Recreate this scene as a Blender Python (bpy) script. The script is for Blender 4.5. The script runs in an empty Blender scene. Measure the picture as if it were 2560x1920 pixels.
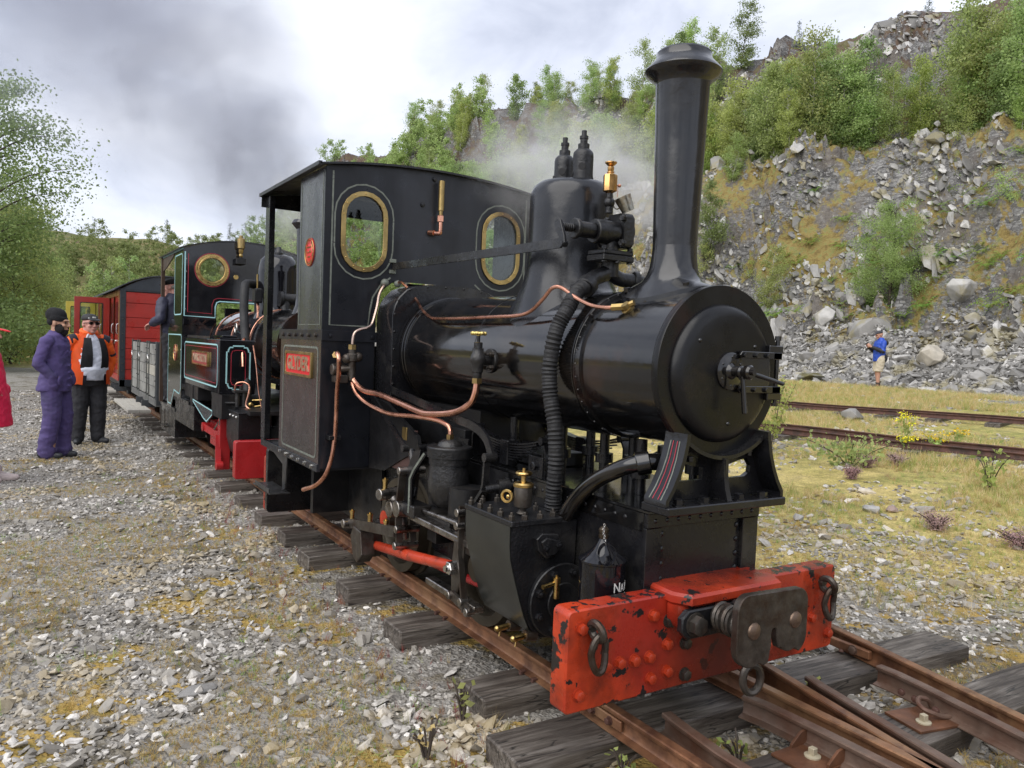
import bpy, bmesh, math, random
import numpy as np
from mathutils import Vector, Matrix

random.seed(7)
SC = bpy.context.scene
COL = SC.collection
R = math.radians
PI = math.pi

# ------------------------------------------------------------------ camera
cam_data = bpy.data.cameras.new('camera')
cam = bpy.data.objects.new('camera', cam_data)
COL.objects.link(cam)
SC.camera = cam
YAW, PITCH, ROLL, FPX = 0.5571, -0.0491, 0.0399, 1961.3
_f = Vector((math.sin(YAW)*math.cos(PITCH), math.cos(YAW)*math.cos(PITCH), math.sin(PITCH)))
_r = Vector((math.cos(YAW), -math.sin(YAW), 0))
_u = _r.cross(_f)
_r2 = math.cos(ROLL)*_r + math.sin(ROLL)*_u
_u2 = -math.sin(ROLL)*_r + math.cos(ROLL)*_u
m = Matrix((( _r2.x, _u2.x, -_f.x, -2.1591), (_r2.y, _u2.y, -_f.y, -1.9842), (_r2.z, _u2.z, -_f.z, 1.2976), (0, 0, 0, 1)))
cam.matrix_world = m
cam_data.sensor_fit = 'HORIZONTAL'
cam_data.sensor_width = 36
cam_data.lens = 36*FPX/2560
cam_data.clip_start = 0.05
cam_data.clip_end = 3000

# ------------------------------------------------------------------ world: overcast sky
SUN_EL, SUN_AZ = R(48), R(250)
W = bpy.data.worlds.new('World'); SC.world = W; W.use_nodes = True
nt = W.node_tree; nt.nodes.clear()
def N(t, **kw):
    n = nt.nodes.new(t)
    for k, v in kw.items(): setattr(n, k, v)
    return n
sky = N('ShaderNodeTexSky', sky_type='NISHITA'); sky.sun_disc = False
sky.sun_elevation = SUN_EL; sky.sun_rotation = SUN_AZ
tc = N('ShaderNodeTexCoord')
mp = N('ShaderNodeMapping'); mp.inputs['Scale'].default_value = (1.0, 1.0, 2.0); mp.inputs['Location'].default_value = (3.1, 1.4, 0.35)
nt.links.new(tc.outputs['Generated'], mp.inputs[0])
n1 = N('ShaderNodeTexNoise'); n1.inputs['Scale'].default_value = 1.9; n1.inputs['Detail'].default_value = 7; n1.inputs['Roughness'].default_value = .5; n1.inputs['Distortion'].default_value = .35
n2 = N('ShaderNodeTexNoise'); n2.inputs['Scale'].default_value = 5.5; n2.inputs['Detail'].default_value = 8; n2.inputs['Roughness'].default_value = .55; n2.inputs['Distortion'].default_value = .4
nt.links.new(mp.outputs[0], n1.inputs['Vector']); nt.links.new(mp.outputs[0], n2.inputs['Vector'])
ad = N('ShaderNodeMath', operation='MULTIPLY_ADD'); ad.inputs[1].default_value = .65
nt.links.new(n2.outputs[0], ad.inputs[0]); nt.links.new(n1.outputs[0], ad.inputs[2])
cr = N('ShaderNodeValToRGB')
e = cr.color_ramp.elements
e[0].position = .66; e[0].color = (3.3, 3.55, 4.3, 1)
e[1].position = 1.0; e[1].color = (5.9, 6.1, 6.7, 1)
k = cr.color_ramp.elements.new(.81); k.color = (4.5, 4.75, 5.5, 1)
nt.links.new(ad.outputs[0], cr.inputs[0])
mx = N('ShaderNodeMix', data_type='RGBA'); mx.inputs[0].default_value = .93
nt.links.new(sky.outputs[0], mx.inputs[6]); nt.links.new(cr.outputs[0], mx.inputs[7])
bg = N('ShaderNodeBackground'); bg.inputs[1].default_value = .1
nt.links.new(mx.outputs[2], bg.inputs[0])
wo = N('ShaderNodeOutputWorld'); nt.links.new(bg.outputs[0], wo.inputs[0])

sd = bpy.data.lights.new('sun', 'SUN'); sd.energy = 1.5; sd.angle = R(75); sd.color = (1, .96, .9)
so = bpy.data.objects.new('sun', sd); COL.objects.link(so)
az = SUN_AZ
sdir = Vector((math.sin(az)*math.cos(SUN_EL), math.cos(az)*math.cos(SUN_EL), math.sin(SUN_EL)))
so.rotation_euler = sdir.to_track_quat('Z', 'Y').to_euler()
so.location = (0, 0, 30)

vs = SC.view_settings
vs.view_transform = 'Standard'; vs.look = 'None'; vs.exposure = 0.95; vs.gamma = 1; vs.use_curve_mapping = False
SC.render.engine = 'CYCLES'
try:
    SC.cycles.volume_step_rate = 1.6; SC.cycles.volume_max_steps = 128; SC.cycles.volume_bounces = 1
    SC.cycles.max_bounces = 7; SC.cycles.transparent_max_bounces = 12
except Exception: pass

# ------------------------------------------------------------------ materials
MATS = {}
def mat(name, col, rough=.5, metal=0, var=.25, vscale=6, bump=.0, bscale=40, rvar=.1, chip=None, chipamt=.5, chipscale=9,
        coat=0, stretch=None, spec=None, dirt=None, dirtamt=.5, dirtscale=3, col2=None, c2scale=5, c2pos=.5, transl=0, randobj=0, streak=False):
    if name in MATS: return MATS[name]
    m = bpy.data.materials.new(name); m.use_nodes = True
    t = m.node_tree; b = t.nodes['Principled BSDF']; L = t.links.new
    def nd(ty, **kw):
        n = t.nodes.new(ty)
        for k, v in kw.items(): setattr(n, k, v)
        return n
    c = nd('ShaderNodeTexCoord'); mpn = nd('ShaderNodeMapping'); L(c.outputs['Object'], mpn.inputs[0])
    if stretch: mpn.inputs['Scale'].default_value = stretch
    def noise(s, det=4, ro=.55, vec=None):
        n = nd('ShaderNodeTexNoise'); n.inputs['Scale'].default_value = s; n.inputs['Detail'].default_value = det; n.inputs['Roughness'].default_value = ro
        L(vec or mpn.outputs[0], n.inputs['Vector']); return n.outputs[0]
    def ramp(src, p0, p1, a=0, bb=1):
        n = nd('ShaderNodeMapRange'); n.inputs['From Min'].default_value = p0; n.inputs['From Max'].default_value = p1
        n.inputs['To Min'].default_value = a; n.inputs['To Max'].default_value = bb; L(src, n.inputs['Value']); return n.outputs[0]
    def mixc(fac, ca, cb, bt='MIX'):
        n = nd('ShaderNodeMix', data_type='RGBA', blend_type=bt)
        for s, i in ((fac, 0), (ca, 6), (cb, 7)):
            if hasattr(s, 'is_output'): L(s, n.inputs[i])
            else: n.inputs[i].default_value = s if i == 0 else (*s, 1)
        return n.outputs[2]
    nv = noise(vscale)
    cur = mixc(ramp(nv, .3, .7), tuple(x*(1-var) for x in col), tuple(min(1, x*(1+var)) for x in col))
    if col2: cur = mixc(ramp(noise(c2scale, 5), c2pos-.08, c2pos+.08), cur, col2)
    if randobj:
        oi = nd('ShaderNodeObjectInfo'); hs = nd('ShaderNodeHueSaturation')
        L(ramp(oi.outputs['Random'], 0, 1, 1-randobj, 1+randobj), hs.inputs['Value']); L(cur, hs.inputs['Color'])
        L(ramp(oi.outputs['Random'], 0, 1, .5+randobj*.06, .5-randobj*.06), hs.inputs['Hue'])
        cur = hs.outputs[0]
    if dirt:
        s2 = None
        if streak:
            mm = nd('ShaderNodeMapping'); mm.inputs['Scale'].default_value = (1, 1, .16); L(c.outputs['Object'], mm.inputs[0]); s2 = mm.outputs[0]
        dn = noise(dirtscale, 6, .6, s2)
        cur = mixc(ramp(dn, .62-dirtamt*.3, .72-dirtamt*.1), cur, dirt)
    rr = ramp(noise(vscale*1.7, 5), .3, .7, max(.03, rough-rvar), min(1, rough+rvar))
    hgt = None
    if chip:
        cn = noise(chipscale, 9, .62)
        f = ramp(cn, .66-chipamt*.2, .675-chipamt*.2)
        cur = mixc(f, cur, chip)
        hgt = f
    L(cur, b.inputs['Base Color']); L(rr, b.inputs['Roughness'])
    b.inputs['Metallic'].default_value = metal
    if spec is not None: b.inputs['Specular IOR Level'].default_value = spec
    if coat: b.inputs['Coat Weight'].default_value = coat; b.inputs['Coat Roughness'].default_value = .06
    if bump:
        bn = nd('ShaderNodeBump'); bn.inputs['Strength'].default_value = bump; bn.inputs['Distance'].default_value = .01
        L(noise(bscale, 4), bn.inputs['Height']); L(bn.outputs[0], b.inputs['Normal'])
    if transl:
        tr = nd('ShaderNodeBsdfTranslucent'); L(cur, tr.inputs[0]); ms = nd('ShaderNodeMixShader'); ms.inputs[0].default_value = transl
        L(b.outputs[0], ms.inputs[1]); L(tr.outputs[0], ms.inputs[2]); L(ms.outputs[0], t.nodes['Material Output'].inputs[0])
    MATS[name] = m
    return m

BLACK = (.012, .0125, .014)
mG  = mat('gloss_black', (.0045, .0045, .005), .13, rvar=.08, bump=.12, bscale=5, dirt=(.016, .012, .009), dirtamt=.45, spec=.6, coat=.35)
mSB = mat('smokebox_black', (.005, .005, .0055), .17, rvar=.09, bump=.16, bscale=11, dirt=(.030, .013, .008), dirtamt=.35, spec=.6, coat=.3)
mSBD = mat('smokebox_front_black', (.0055, .0055, .0062), .30, rvar=.1, bump=.12, bscale=14, dirt=(.020, .014, .011), dirtamt=.3, spec=.35)
mCH = mat('chimney_black', (.006, .006, .007), .22, rvar=.09, bump=.2, bscale=11, spec=.6, dirt=(.022,.023,.026), dirtamt=.25, coat=.3)
mS  = mat('satin_black', (.0075, .0085, .012), .34, rvar=.1, bump=.06, bscale=30, dirt=(.022, .024, .030), dirtamt=.45, streak=True, spec=.4)
mCS = mat('cab_side_black', (.026, .030, .036), .26, rvar=.08, bump=.05, bscale=20, dirt=(.07, .075, .08), dirtamt=.45, streak=True, spec=.6)
mBR = mat('bunker_brown', (.030, .025, .024), .27, rvar=.08, bump=.05, bscale=25, dirt=(.052, .034, .03), dirtamt=.5, streak=True, spec=.6)
mF  = mat('frame_black', (.006, .006, .007), .42, rvar=.12, bump=.15, bscale=45, dirt=(.03, .026, .022), dirtamt=.3)
mI  = mat('cast_black', (.008, .0082, .0095), .36, rvar=.1, bump=.35, bscale=60, dirt=(.032, .03, .028), dirtamt=.3)
mFS = mat('frame_satin', (.008, .008, .0095), .26, rvar=.12, bump=.12, bscale=50, dirt=(.035, .033, .03), dirtamt=.3)
mRED = mat('beam_red', (.40, .040, .012), .3, var=.3, vscale=7, rvar=.12, bump=.15, bscale=30, chip=(.014, .012, .012), chipamt=.33, chipscale=11, dirt=(.13, .018, .008), dirtamt=.55, dirtscale=5, col2=(.30, .022, .012), c2scale=2.2, c2pos=.52)
mRED2 = mat('red_paint', (.36, .018, .02), .3, var=.15)
mRODS = mat('rod_red', (.42, .04, .014), .3, var=.2, dirt=(.05, .02, .015), dirtamt=.2, dirtscale=7)
mPL = mat('plate_red', (.62, .012, .02), .35, var=.1)
mBRASS = mat('brass', (.60, .42, .16), .3, 1, var=.25, vscale=12, dirt=(.22, .12, .05), dirtamt=.25, dirtscale=8)
mBRD = mat('brass_dull', (.40, .29, .12), .38, 1, var=.3, vscale=14, dirt=(.16, .10, .05), dirtamt=.3)
mCU = mat('copper', (.72, .36, .25), .26, 1, var=.25, vscale=10, dirt=(.30, .13, .08), dirtamt=.35, dirtscale=9)
mST = mat('steel', (.33, .31, .29), .32, 1, var=.35, vscale=20, dirt=(.08, .06, .045), dirtamt=.45, dirtscale=12)
mSTB = mat('bright_steel', (.55, .54, .52), .25, 1, var=.2, vscale=20)
mSTD = mat('dark_steel', (.085, .075, .065), .38, .7, var=.35, vscale=20, bump=.15, bscale=60, dirt=(.05, .03, .02), dirtamt=.5, dirtscale=9)
mLIN = mat('lining_pale', (.15, .165, .14), .5, var=.3, vscale=30, chip=(.05, .05, .05), chipamt=.1, chipscale=30)
mBLU = mat('lining_blue', (.38, .66, .68), .4, var=.05)
mRL = mat('lining_red', (.40, .03, .05), .4, var=.1)
mLAG = mat('wrapped_cloth', (.012, .012, .013), .62, bump=.5, bscale=50, rvar=.1)
mDK = mat('dark_interior', (.008, .008, .009), .7)
mG2 = mat('gloss_black_lined', (.006, .006, .008), .06, rvar=.02, bump=.03, bscale=4, spec=.6)
mG2S = mat('loco_side_black', (.010, .010, .012), .1, rvar=.03, bump=.04, bscale=6, spec=.7)

def glass_mat():
    m = bpy.data.materials.new('window_glass'); m.use_nodes = True; t = m.node_tree; t.nodes.clear()
    g = t.nodes.new('ShaderNodeBsdfGlossy'); g.inputs['Roughness'].default_value = .03
    tr = t.nodes.new('ShaderNodeBsdfTransparent'); tr.inputs[0].default_value = (.86, .9, .88, 1)
    fr = t.nodes.new('ShaderNodeFresnel'); fr.inputs[0].default_value = 1.5
    ms = t.nodes.new('ShaderNodeMixShader'); o = t.nodes.new('ShaderNodeOutputMaterial')
    t.links.new(fr.outputs[0], ms.inputs[0]); t.links.new(tr.outputs[0], ms.inputs[1]); t.links.new(g.outputs[0], ms.inputs[2]); t.links.new(ms.outputs[0], o.inputs[0])
    return m
mGL = glass_mat()

# ------------------------------------------------------------------ object helpers
ORG = {}
def tag(o, label, cat=None, group=None, kind=None):
    if label: o['label'] = label
    if cat: o['category'] = cat
    if group: o['group'] = group
    if kind: o['kind'] = kind
    return o
def thing(name, label, cat, loc=(0, 0, 0), group=None, rz=0):
    o = bpy.data.objects.new(name, None); COL.objects.link(o)
    o.empty_display_size = .1
    o.location = loc; o.rotation_euler = (0, 0, rz); ORG[o] = Vector(loc)
    return tag(o, label, cat, group)
def finish(bm, name, mt, smooth=True, ang=35):
    me = bpy.data.meshes.new(name); bmesh.ops.recalc_face_normals(bm, faces=bm.faces); bm.to_mesh(me); bm.free()
    for x in (mt if isinstance(mt, (list, tuple)) else [mt]): me.materials.append(x)
    if smooth:
        me.shade_smooth(); me.set_sharp_from_angle(angle=R(ang))
    return me
def part(name, bm, mt, parent=None, label=None, smooth=True, ang=35, world=True):
    """world=True: the bmesh is in world coordinates; it is moved to the thing's own origin"""
    org = ORG.get(parent, Vector((0, 0, 0)))
    if world and parent is not None: bmesh.ops.translate(bm, vec=-org, verts=bm.verts)
    o = bpy.data.objects.new(name, finish(bm, name, mt, smooth, ang)); COL.objects.link(o)
    if parent is not None: o.parent = parent; ORG[o] = org
    if label: o['label'] = label
    return o
def solo(name, bm, mt, loc, label, cat, group=None, kind=None, smooth=True, ang=35):
    """a thing that is one mesh, vertices given relative to loc"""
    o = bpy.data.objects.new(name, finish(bm, name, mt, smooth, ang)); COL.objects.link(o); o.location = loc
    return tag(o, label, cat, group, kind)
def copy_tree(o, parent=None):
    c = o.copy(); COL.objects.link(c)
    if parent is not None: c.parent = parent
    for ch in o.children: copy_tree(ch, c)
    return c
def B(): return bmesh.new()
def inst(name, me, parent, loc, rot=None, scale=None):
    o = bpy.data.objects.new(name, me); COL.objects.link(o)
    org = ORG.get(parent, Vector((0, 0, 0))); o.parent = parent
    o.location = Vector(loc)-org
    if rot is not None: o.rotation_euler = rot
    if scale is not None: o.scale = scale
    ORG[o] = org
    return o

def box(bm, x0, x1, y0, y1, z0, z1, bev=0, seg=1):
    vs_ = [bm.verts.new((x, y, z)) for x in (x0, x1) for y in (y0, y1) for z in (z0, z1)]
    fs = [bm.faces.new([vs_[i] for i in q]) for q in ((0, 1, 3, 2), (4, 6, 7, 5), (0, 4, 5, 1), (2, 3, 7, 6), (0, 2, 6, 4), (1, 5, 7, 3))]
    if bev:
        ed = list({e_ for f in fs for e_ in f.edges})
        r_ = bmesh.ops.bevel(bm, geom=ed, offset=bev, segments=seg, affect='EDGES', profile=.5)
        return list({v for f in r_['faces'] for v in f.verts} | {v for v in vs_ if v.is_valid})
    return vs_
def obox(bm, c, ax, ay, az_, hx, hy, hz, bev=0):
    """box with centre, orthonormal axes and half sizes"""
    n0 = len(bm.verts)
    box(bm, -hx, hx, -hy, hy, -hz, hz, bev)
    M_ = Matrix((ax, ay, az_)).transposed().to_4x4(); M_.translation = Vector(c)
    bm.verts.ensure_lookup_table()
    bmesh.ops.transform(bm, matrix=M_, verts=bm.verts[n0:])
def frame(d):
    d = Vector(d).normalized(); up = Vector((0, 0, 1)) if abs(d.z) < .93 else Vector((0, 1, 0))
    a = d.cross(up).normalized(); b = a.cross(d).normalized()
    return a, b, d
def lathe(bm, org, axis, prof, n=24, caps=True, closed=False):
    a, b, d = frame(axis); org = Vector(org); rings = []
    for r_, t_ in prof:
        if r_ < 1e-6: rings.append([bm.verts.new(org+d*t_)])
        else: rings.append([bm.verts.new(org+d*t_+(a*math.cos(2*PI*i/n)+b*math.sin(2*PI*i/n))*r_) for i in range(n)])
    for p, q in zip(rings, rings[1:]):
        if len(p) == 1 and len(q) == 1: continue
        for i in range(n):
            j = (i+1) % n
            if len(p) == 1: bm.faces.new((p[0], q[i], q[j]))
            elif len(q) == 1: bm.faces.new((p[i], p[j], q[0]))
            else: bm.faces.new((p[i], p[j], q[j], q[i]))
    if caps:
        if len(rings[0]) > 1: bm.faces.new(rings[0][::-1])
        if len(rings[-1]) > 1: bm.faces.new(rings[-1])
    return rings
def cyl(bm, p, q, r0, r1=None, n=20, bev=0):
    p, q = Vector(p), Vector(q); L_ = (q-p).length; r1 = r0 if r1 is None else r1
    if bev: prof = [(r0-bev, 0), (r0, bev), (r1, L_-bev), (r1-bev, L_)]
    else: prof = [(r0, 0), (r1, L_)]
    lathe(bm, p, q-p, prof, n)
def smoothpath(pts, sub=6):
    P = [Vector(p) for p in pts]
    if len(P) < 3: return P
    out = []
    for i in range(len(P)-1):
        p0 = P[i-1] if i else P[0]*2-P[1]; p1, p2 = P[i], P[i+1]; p3 = P[i+2] if i+2 < len(P) else P[-1]*2-P[-2]
        for k_ in range(sub):
            t = k_/sub
            out.append(.5*((2*p1)+(-p0+p2)*t+(2*p0-5*p1+4*p2-p3)*t*t+(-p0+3*p1-3*p2+p3)*t**3))
    out.append(P[-1]); return out
def tube(bm, pts, r, n=10, smooth=True, sub=6, caps=True, rf=None):
    P = smoothpath(pts, sub) if smooth else [Vector(p) for p in pts]
    a, b, d = frame(P[1]-P[0]); rings = []
    for i, p in enumerate(P):
        nd_ = (P[min(i+1, len(P)-1)]-P[max(i-1, 0)]).normalized()
        q = d.rotation_difference(nd_); a = q @ a; b = q @ b; d = nd_
        rr = r if rf is None else rf(i/(len(P)-1), i)
        rings.append([bm.verts.new(p+(a*math.cos(2*PI*k_/n)+b*math.sin(2*PI*k_/n))*rr) for k_ in range(n)])
    for p, q in zip(rings, rings[1:]):
        for i in range(n): bm.faces.new((p[i], p[(i+1) % n], q[(i+1) % n], q[i]))
    if caps: bm.faces.new(rings[0][::-1]); bm.faces.new(rings[-1])
def sweep(bm, pts, sec, up=(0, 0, 1), closed=False):
    """sweep a 2D section [(side, up)] along pts"""
    P = [Vector(p) for p in pts]; up = Vector(up); rings = []
    for i, p in enumerate(P):
        if closed: d = P[(i+1) % len(P)]-P[i-1]
        else: d = P[min(i+1, len(P)-1)]-P[max(i-1, 0)]
        d.normalize(); s = d.cross(up).normalized(); u2 = s.cross(d)
        rings.append([bm.verts.new(p+s*x+u2*y) for x, y in sec])
    n = len(sec); prs = list(zip(rings, rings[1:]))
    if closed: prs.append((rings[-1], rings[0]))
    for p, q in prs:
        for i in range(n): bm.faces.new((p[i], p[(i+1) % n], q[(i+1) % n], q[i]))
    if not closed: bm.faces.new(rings[0][::-1]); bm.faces.new(rings[-1])
def rect(w, h): return [(-w/2, -h/2), (w/2, -h/2), (w/2, h/2), (-w/2, h/2)]
def torus(bm, c, axis, R_, r, n=20, k_=8, sx=1, sy=1):
    a, b, d = frame(axis); c = Vector(c); rings = []
    for i in range(n):
        t = 2*PI*i/n; o_ = (a*math.cos(t)*sx+b*math.sin(t)*sy); rad = o_.normalized()
        rings.append([bm.verts.new(c+o_*R_+(rad*math.cos(2*PI*j/k_)+d*math.sin(2*PI*j/k_))*r) for j in range(k_)])
    for i in range(n):
        p, q = rings[i], rings[(i+1) % n]
        for j in range(k_): bm.faces.new((p[j], p[(j+1) % k_], q[(j+1) % k_], q[j]))
def sphere(bm, c, r, n=16, m_=10, sc=(1, 1, 1)):
    c = Vector(c); rows = []
    for i in range(m_+1):
        t = PI*i/m_
        if i in (0, m_): rows.append([bm.verts.new(c+Vector((0, 0, r*math.cos(t)*sc[2])))])
        else: rows.append([bm.verts.new(c+Vector((r*math.sin(t)*math.cos(2*PI*j/n)*sc[0], r*math.sin(t)*math.sin(2*PI*j/n)*sc[1], r*math.cos(t)*sc[2]))) for j in range(n)])
    for p, q in zip(rows, rows[1:]):
        for j in range(n):
            k_ = (j+1) % n
            if len(p) == 1: bm.faces.new((p[0], q[j], q[k_]))
            elif len(q) == 1: bm.faces.new((p[j], p[k_], q[0]))
            else: bm.faces.new((p[j], p[k_], q[k_], q[j]))
def prism(bm, poly, o, u, v, w, t, bev=0):
    """extrude polygon (2D in axes u,v at origin o) by thickness t along w"""
    o, u, v, w = Vector(o), Vector(u), Vector(v), Vector(w)
    a = [bm.verts.new(o+u*x+v*y) for x, y in poly]; b = [bm.verts.new(o+u*x+v*y+w*t) for x, y in poly]
    f1 = bm.faces.new(a[::-1]); f2 = bm.faces.new(b); n = len(poly)
    for i in range(n): bm.faces.new((a[i], a[(i+1) % n], b[(i+1) % n], b[i]))
    if bev: bmesh.ops.bevel(bm, geom=list(f1.edges)+list(f2.edges), offset=bev, segments=1, affect='EDGES')
def plate(outer, holes, o, u, v, w, t, bev=0):
    """plate with holes as a bmesh, built through a filled 2D curve"""
    cu = bpy.data.curves.new('tmp', 'CURVE'); cu.dimensions = '2D'; cu.fill_mode = 'BOTH'; cu.extrude = t/2; cu.bevel_depth = bev; cu.bevel_resolution = 0
    for lp in [outer]+list(holes):
        s = cu.splines.new('POLY'); s.points.add(len(lp)-1)
        for i, (x, y) in enumerate(lp): s.points[i].co = (x, y, 0, 1)
        s.use_cyclic_u = True
    ob = bpy.data.objects.new('tmp', cu); me = bpy.data.meshes.new_from_object(ob)
    bm = B(); bm.from_mesh(me); bpy.data.meshes.remove(me); bpy.data.objects.remove(ob); bpy.data.curves.remove(cu)
    bmesh.ops.remove_doubles(bm, verts=bm.verts, dist=1e-5)
    M_ = Matrix((Vector(u), Vector(v), Vector(w))).transposed().to_4x4(); M_.translation = Vector(o)+Vector(w)*t/2
    bmesh.ops.transform(bm, matrix=M_, verts=bm.verts)
    return bm
def text_bm(s, size, o, u, v, w, t=.004, sx=1, bold=0):
    cu = bpy.data.curves.new('tmp', 'FONT'); cu.body = s; cu.size = size; cu.extrude = t/2; cu.align_x = 'CENTER'; cu.align_y = 'CENTER'; cu.offset = bold; cu.resolution_u = 3
    ob = bpy.data.objects.new('tmp', cu); me = bpy.data.meshes.new_from_object(ob)
    bm = B(); bm.from_mesh(me); bpy.data.meshes.remove(me); bpy.data.objects.remove(ob); bpy.data.curves.remove(cu)
    bmesh.ops.remove_doubles(bm, verts=bm.verts, dist=1e-6)
    M_ = Matrix((Vector(u)*sx, Vector(v), Vector(w))).transposed().to_4x4(); M_.translation = Vector(o)+Vector(w)*t/2
    bmesh.ops.transform(bm, matrix=M_, verts=bm.verts)
    return bm
def merge(bm, other):
    me = bpy.data.meshes.new('tmp'); other.to_mesh(me); other.free(); bm.from_mesh(me); bpy.data.meshes.remove(me)
def rrect(x0, x1, y0, y1, r, n=5):
    out = []
    for cx, cy, a0 in ((x1-r, y1-r, 0), (x0+r, y1-r, 90), (x0+r, y0+r, 180), (x1-r, y0+r, 270)):
        for i in range(n+1):
            a = R(a0+90*i/n); out.append((cx+r*math.cos(a), cy+r*math.sin(a)))
    return out
def stad(cx, cy, hw, hh, n=10):
    """upright stadium"""
    out = []; k_ = hh-hw
    for i in range(n+1): a = PI*i/n; out.append((cx+hw*math.cos(a), cy+k_+hw*math.sin(a)))
    for i in range(n+1): a = PI+PI*i/n; out.append((cx+hw*math.cos(a), cy-k_+hw*math.sin(a)))
    return out
def circ(cx, cy, r, n=24): return [(cx+r*math.cos(2*PI*i/n), cy+r*math.sin(2*PI*i/n)) for i in range(n)]
X_, Y_, Z_ = Vector((1, 0, 0)), Vector((0, 1, 0)), Vector((0, 0, 1))

_bolts = {}
def bolt_mesh(kind, r, h, mt):
    key = (kind, r, h, mt.name)
    if key not in _bolts:
        bm = B()
        if kind == 'hex':
            lathe(bm, (0, 0, 0), (0, 0, 1), [(r*1.25, 0), (r*1.25, h*.15)], 12); lathe(bm, (0, 0, h*.15), (0, 0, 1), [(r, 0), (r, h*.75), (r*.8, h*.85)], 6)
        elif kind == 'nut':
            lathe(bm, (0, 0, 0), (0, 0, 1), [(r, 0), (r, h*.6), (r*.85, h*.66)], 6); lathe(bm, (0, 0, h*.66), (0, 0, 1), [(r*.5, 0), (r*.5, h*.34), (r*.3, h*.42)], 8)
        else:
            lathe(bm, (0, 0, 0), (0, 0, 1), [(r, 0), (r*.92, h*.4), (r*.6, h*.8), (0, h)], 10)
        _bolts[key] = finish(bm, 'bolt', mt)
    return _bolts[key]
def rotfor(d):
    return Vector(d).to_track_quat('Z', 'Y').to_euler()
def bolts(parent, pts, d, r, h, mt, kind='hex', name='bolt'):
    me = bolt_mesh(kind, r, h, mt)
    for p in pts:
        e_ = rotfor(d); o = inst(name, me, parent, p, e_)
        if kind != 'dome': o.rotation_euler.rotate_axis('Z', random.random()*1.0)
def rivets(parent, pts, d, r, h, mt, name='rivets'):
    """many tiny rivet heads joined into one part"""
    bm = B(); d = Vector(d).normalized()
    for p in pts: lathe(bm, p, d, [(r, 0), (r*.75, h*.7), (0, h)], 6, caps=False)
    o = part(name, bm, mt, parent); o['kind'] = 'stuff'; return o
# ================================================================== LAND
def vnoise(x, y, seed=0):
    xi = np.floor(x).astype(np.int64); yi = np.floor(y).astype(np.int64); xf = x-xi; yf = y-yi
    def h(a, b):
        v = (a*374761393+b*668265263+seed*2147483647) & 0xffffffff
        v = ((v ^ (v >> 13))*1274126177) & 0xffffffff
        return ((v ^ (v >> 16)) & 0xffff)/65535.
    u = xf*xf*(3-2*xf); w = yf*yf*(3-2*yf)
    return (h(xi, yi)*(1-u)+h(xi+1, yi)*u)*(1-w)+(h(xi, yi+1)*(1-u)+h(xi+1, yi+1)*u)*w
def fbm(x, y, oct_=5, seed=0, ridged=False):
    s = 0; a = .5; tot = 0
    for i in range(oct_):
        v = vnoise(x*2**i+i*17.3, y*2**i+i*5.1, seed+i)
        if ridged: v = 1-abs(2*v-1)
        s = s+a*v; tot += a; a *= .5
    return s/tot
def worley(x, y, seed=0):
    xi = np.floor(x).astype(np.int64); yi = np.floor(y).astype(np.int64); d1 = np.full(x.shape, 9.); val = np.zeros(x.shape); d2 = np.full(x.shape, 9.)
    for dx in (-1, 0, 1):
        for dy in (-1, 0, 1):
            a, b = xi+dx, yi+dy
            v = (a*374761393+b*668265263+seed*97531) & 0xffffffff; v = ((v ^ (v >> 13))*1274126177) & 0xffffffff
            r1 = (v & 0xfff)/4095.; r2 = ((v >> 12) & 0xfff)/4095.; r3 = ((v >> 20) & 0xfff)/4095.
            d = np.hypot(a+r1-x, b+r2-y); m_ = d < d1
            d2 = np.where(m_, d1, np.minimum(d2, d)); d1 = np.where(m_, d, d1); val = np.where(m_, r3, val)
    return d1, d2, val
def ss(a, b, x):
    t = np.clip((x-a)/(b-a), 0, 1); return t*t*(3-2*t)
def ground_z(x, y):
    x = np.asarray(x, float); y = np.asarray(y, float)
    z = -.165+ss(1.2, 7., x-.15*(6-y).clip(-20, 6)*.3)*.36+ss(8, 19, x)*.27
    z = z+.03*(fbm(x*.8, y*.8, 3, 3)-.5)*ss(.9, 2.5, abs(x-.2))+.10*(fbm(x*.25, y*.25, 3, 9)-.5)*ss(4, 12, x)
    z = z+.062*ss(4.2, 6.8, y)*ss(1.25, .8, abs(x))
    z = z-.012*ss(1.2, .7, abs(x))
    return z
def toe(y): return 20.2+1.2*np.sin(y*.13+.6)+.6*np.sin(y*.41)
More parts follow.
